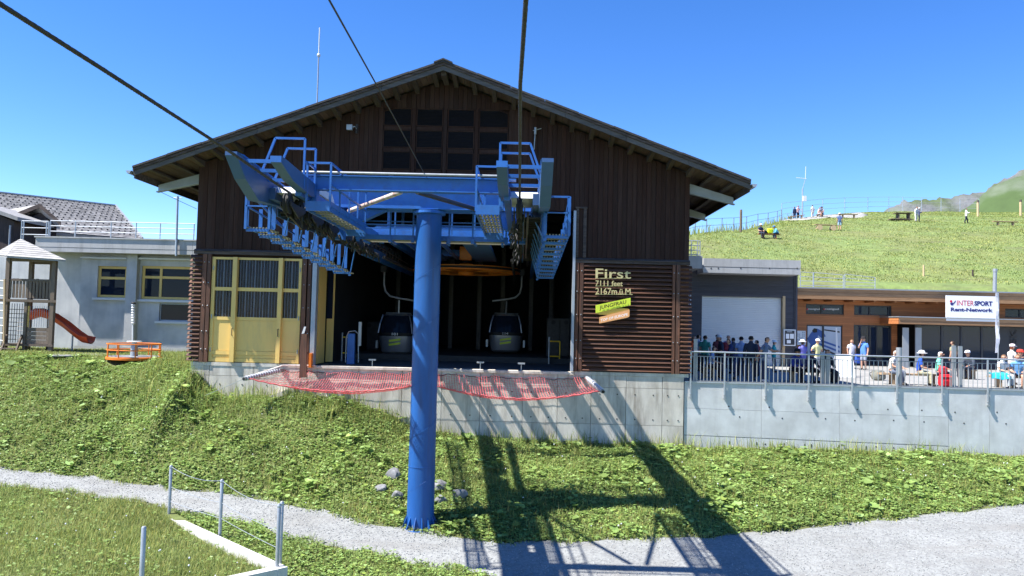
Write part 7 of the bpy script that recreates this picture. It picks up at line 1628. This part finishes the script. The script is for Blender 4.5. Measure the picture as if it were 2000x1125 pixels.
# taller grass against the concrete and on the shoulder of the bank
blades('tall_grass', 26000, (-16, 18), (26.5, 33), lambda x, y: (free(x, y) & (((y > 29.2) & (x > -12) & (x < 18)) | ((x < -10.5) & (x > -15.5) & (y > 28)) | ((x > -11) & (x < -6.5) & (y > 27.6)))) * np.clip(.5 + .5 * patch(x * 1.7, y), .1, 1), (.35, .75), (.006, .012), tone_grass, bend=.55)
blades('lawn_grass', 60000, (-30, -12.7), (30, 40), lambda x, y: (free(x, y) & (y > bank_top(x) - .5)) * 1.0, (.08, .24), (.008, .016), tone_grass, bend=.7)
near_f = lambda x, y: free(x, y, -.22 * RNG.random(len(x)) ** 2) & (y < np.interp(x, NX, NY) + .3)
blades('meadow_grass', 240000, (-22, 1.5), (14, 25.5), lambda x, y: near_f(x, y) * in_plot(x, y) * (np.abs(x) < y * .72 + 1), (.07, .22), (.004, .009), tone_grass, bend=.7)
leaves('meadow_leaves', 36000, (-22, 1.5), (14, 25.5), lambda x, y: near_f(x, y) * in_plot(x, y) * np.clip(.3 + .6 * patch(x + 5, y), 0, 1), (.02, .05), (.03, .12), tone_leaf)
leaves('verge_leaves', 80000, (-12, 3), (13, 22.5), lambda x, y: (near_f(x, y) & ~in_plot(x, y)) * np.clip(.75 + .4 * patch(x, y), .2, 1), (.02, .045), (.02, .12), tone_leaf)
blades('verge_grass', 70000, (-12, 3), (13, 22.5), lambda x, y: (near_f(x, y) & ~in_plot(x, y)) * .8, (.08, .22), (.004, .009), tone_grass, bend=.6)
leaves('broad_leaves', 15000, (-24, 20.5), (20.5, 34), lambda x, y: bank(x, y) * (vnoise(x * 1.1 + 7, y * 1.2 - 3) > .22), (.06, .13), (.10, .26), tone_leaf)
blades('dry_stems', 9000, (-22, 20.5), (20.5, 33), lambda x, y: bank(x, y) * .8, (.2, .5), (.003, .006), lambda n, x, y: np.ones((n, 3)) * np.array([[1.5, 1.0, 1.1]]) * RNG.uniform(.6, 1.2, n)[:, None], bend=.4)
# stalks of seeding grass
blades('grass_stalks', 5000, (-22, 1), (12, 25.5), lambda x, y: near_f(x, y) * in_plot(x, y) * .7, (.30, .52), (.002, .004), lambda n, x, y: np.ones((n, 3)) * np.array([[1.9, 1.5, 1.6]]), bend=.25)
# hill
hill_ok = lambda x, y: ((y > 53.4) & (x / y > .17) & (x / y < .70) & (y < np.interp(x / y, CREST_A, CREST_D) + 2)) * np.clip(.7 + .5 * vnoise(x * .12, y * .15), .2, 1)
blades('hill_grass', 260000, (9, 80), (53, 118), hill_ok, (.05, .15), (.018, .04), tone_grass, bend=1.3)
blades('hill_fringe', 9000, (14, 42), (70, 104), lambda x, y: ((np.abs(y - np.interp(x / y, CREST_A, CREST_D)) < 3.0) & (x / y > .2) & (x / y < .36)) * .8, (.4, 1.1), (.02, .04), tone_grass, bend=.5)
# loose stones of the path, larger ones along its edges
def pebbles(name, n, dens, s, xr, yr):
    x = RNG.uniform(*xr, n); y = RNG.uniform(*yr, n); k = RNG.random(n) < dens(x, y); x, y = x[k], y[k]; n = len(x); z = np.maximum(ground_z(x, y), zpath(y)) + .018
    r = RNG.uniform(*s, n); o = np.array([[1, 0, 0], [0, 1, 0], [-1, 0, 0], [0, -1, 0], [0, 0, .7], [0, 0, -.5]]); j = RNG.uniform(.6, 1.3, (n, 6, 1)); a = RNG.uniform(0, 6.28, n); c, s_ = np.cos(a), np.sin(a)
    v = o[None] * r[:, None, None] * j; vx = v[..., 0] * c[:, None] - v[..., 1] * s_[:, None]; vy = v[..., 0] * s_[:, None] + v[..., 1] * c[:, None]
    co = np.stack([vx + x[:, None], vy + y[:, None], v[..., 2] + z[:, None]], -1).reshape(-1, 3); b = np.arange(n)[:, None] * 6
    f = np.array([[0, 1, 4], [1, 2, 4], [2, 3, 4], [3, 0, 4], [1, 0, 5], [2, 1, 5], [3, 2, 5], [0, 3, 5]]); F_ = (b[:, None, :] + f[None]).reshape(-1, 3)
    t = RNG.uniform(.6, 1.35, n)[:, None] * np.ones((n, 3)); return np_mesh(name, co, F_, 'pebble', 'stuff', tint=np.repeat(t, 6, 0))
on_path = lambda x, y: (y < np.interp(x, FX, FY) + .05) & (y > np.where(x > 2.5, 12, np.interp(x, NX, NY)) - .05) & (np.abs(x) < y * .75)
pebbles('path_gravel', 90000, on_path, (.008, .024), (-22, 20), (13, 30))
pebbles('edge_stones', 9000, lambda x, y: on_path(x, y) & ((np.abs(y - np.interp(x, FX, FY)) < .35) | (np.abs(y - np.interp(x, NX, NY)) < .3)) & (RNG.random(len(x)) < .7), (.02, .055), (-22, 20), (13, 30))
# a few white flower heads
def flowers(n, xr, yr, dens):
    m = MB(); c = 0
    while c < n:
        x, y = random.uniform(*xr), random.uniform(*yr)
        if dens(np.array([x]), np.array([y]))[0] > 0: m.ball((x, y, gz(x, y) + random.uniform(.15, .32)), random.uniform(.012, .026), n=6, m=4); c += 1
    return m
o = obj('white_flowers', flowers(60, (-20, 2), (13, 24), lambda x, y: near_f(x, y) * in_plot(x, y)), 'white_paint', kind='stuff')
o = obj('bank_flowers', flowers(90, (-20, 18), (21, 31), bank), 'white_paint', kind='stuff')
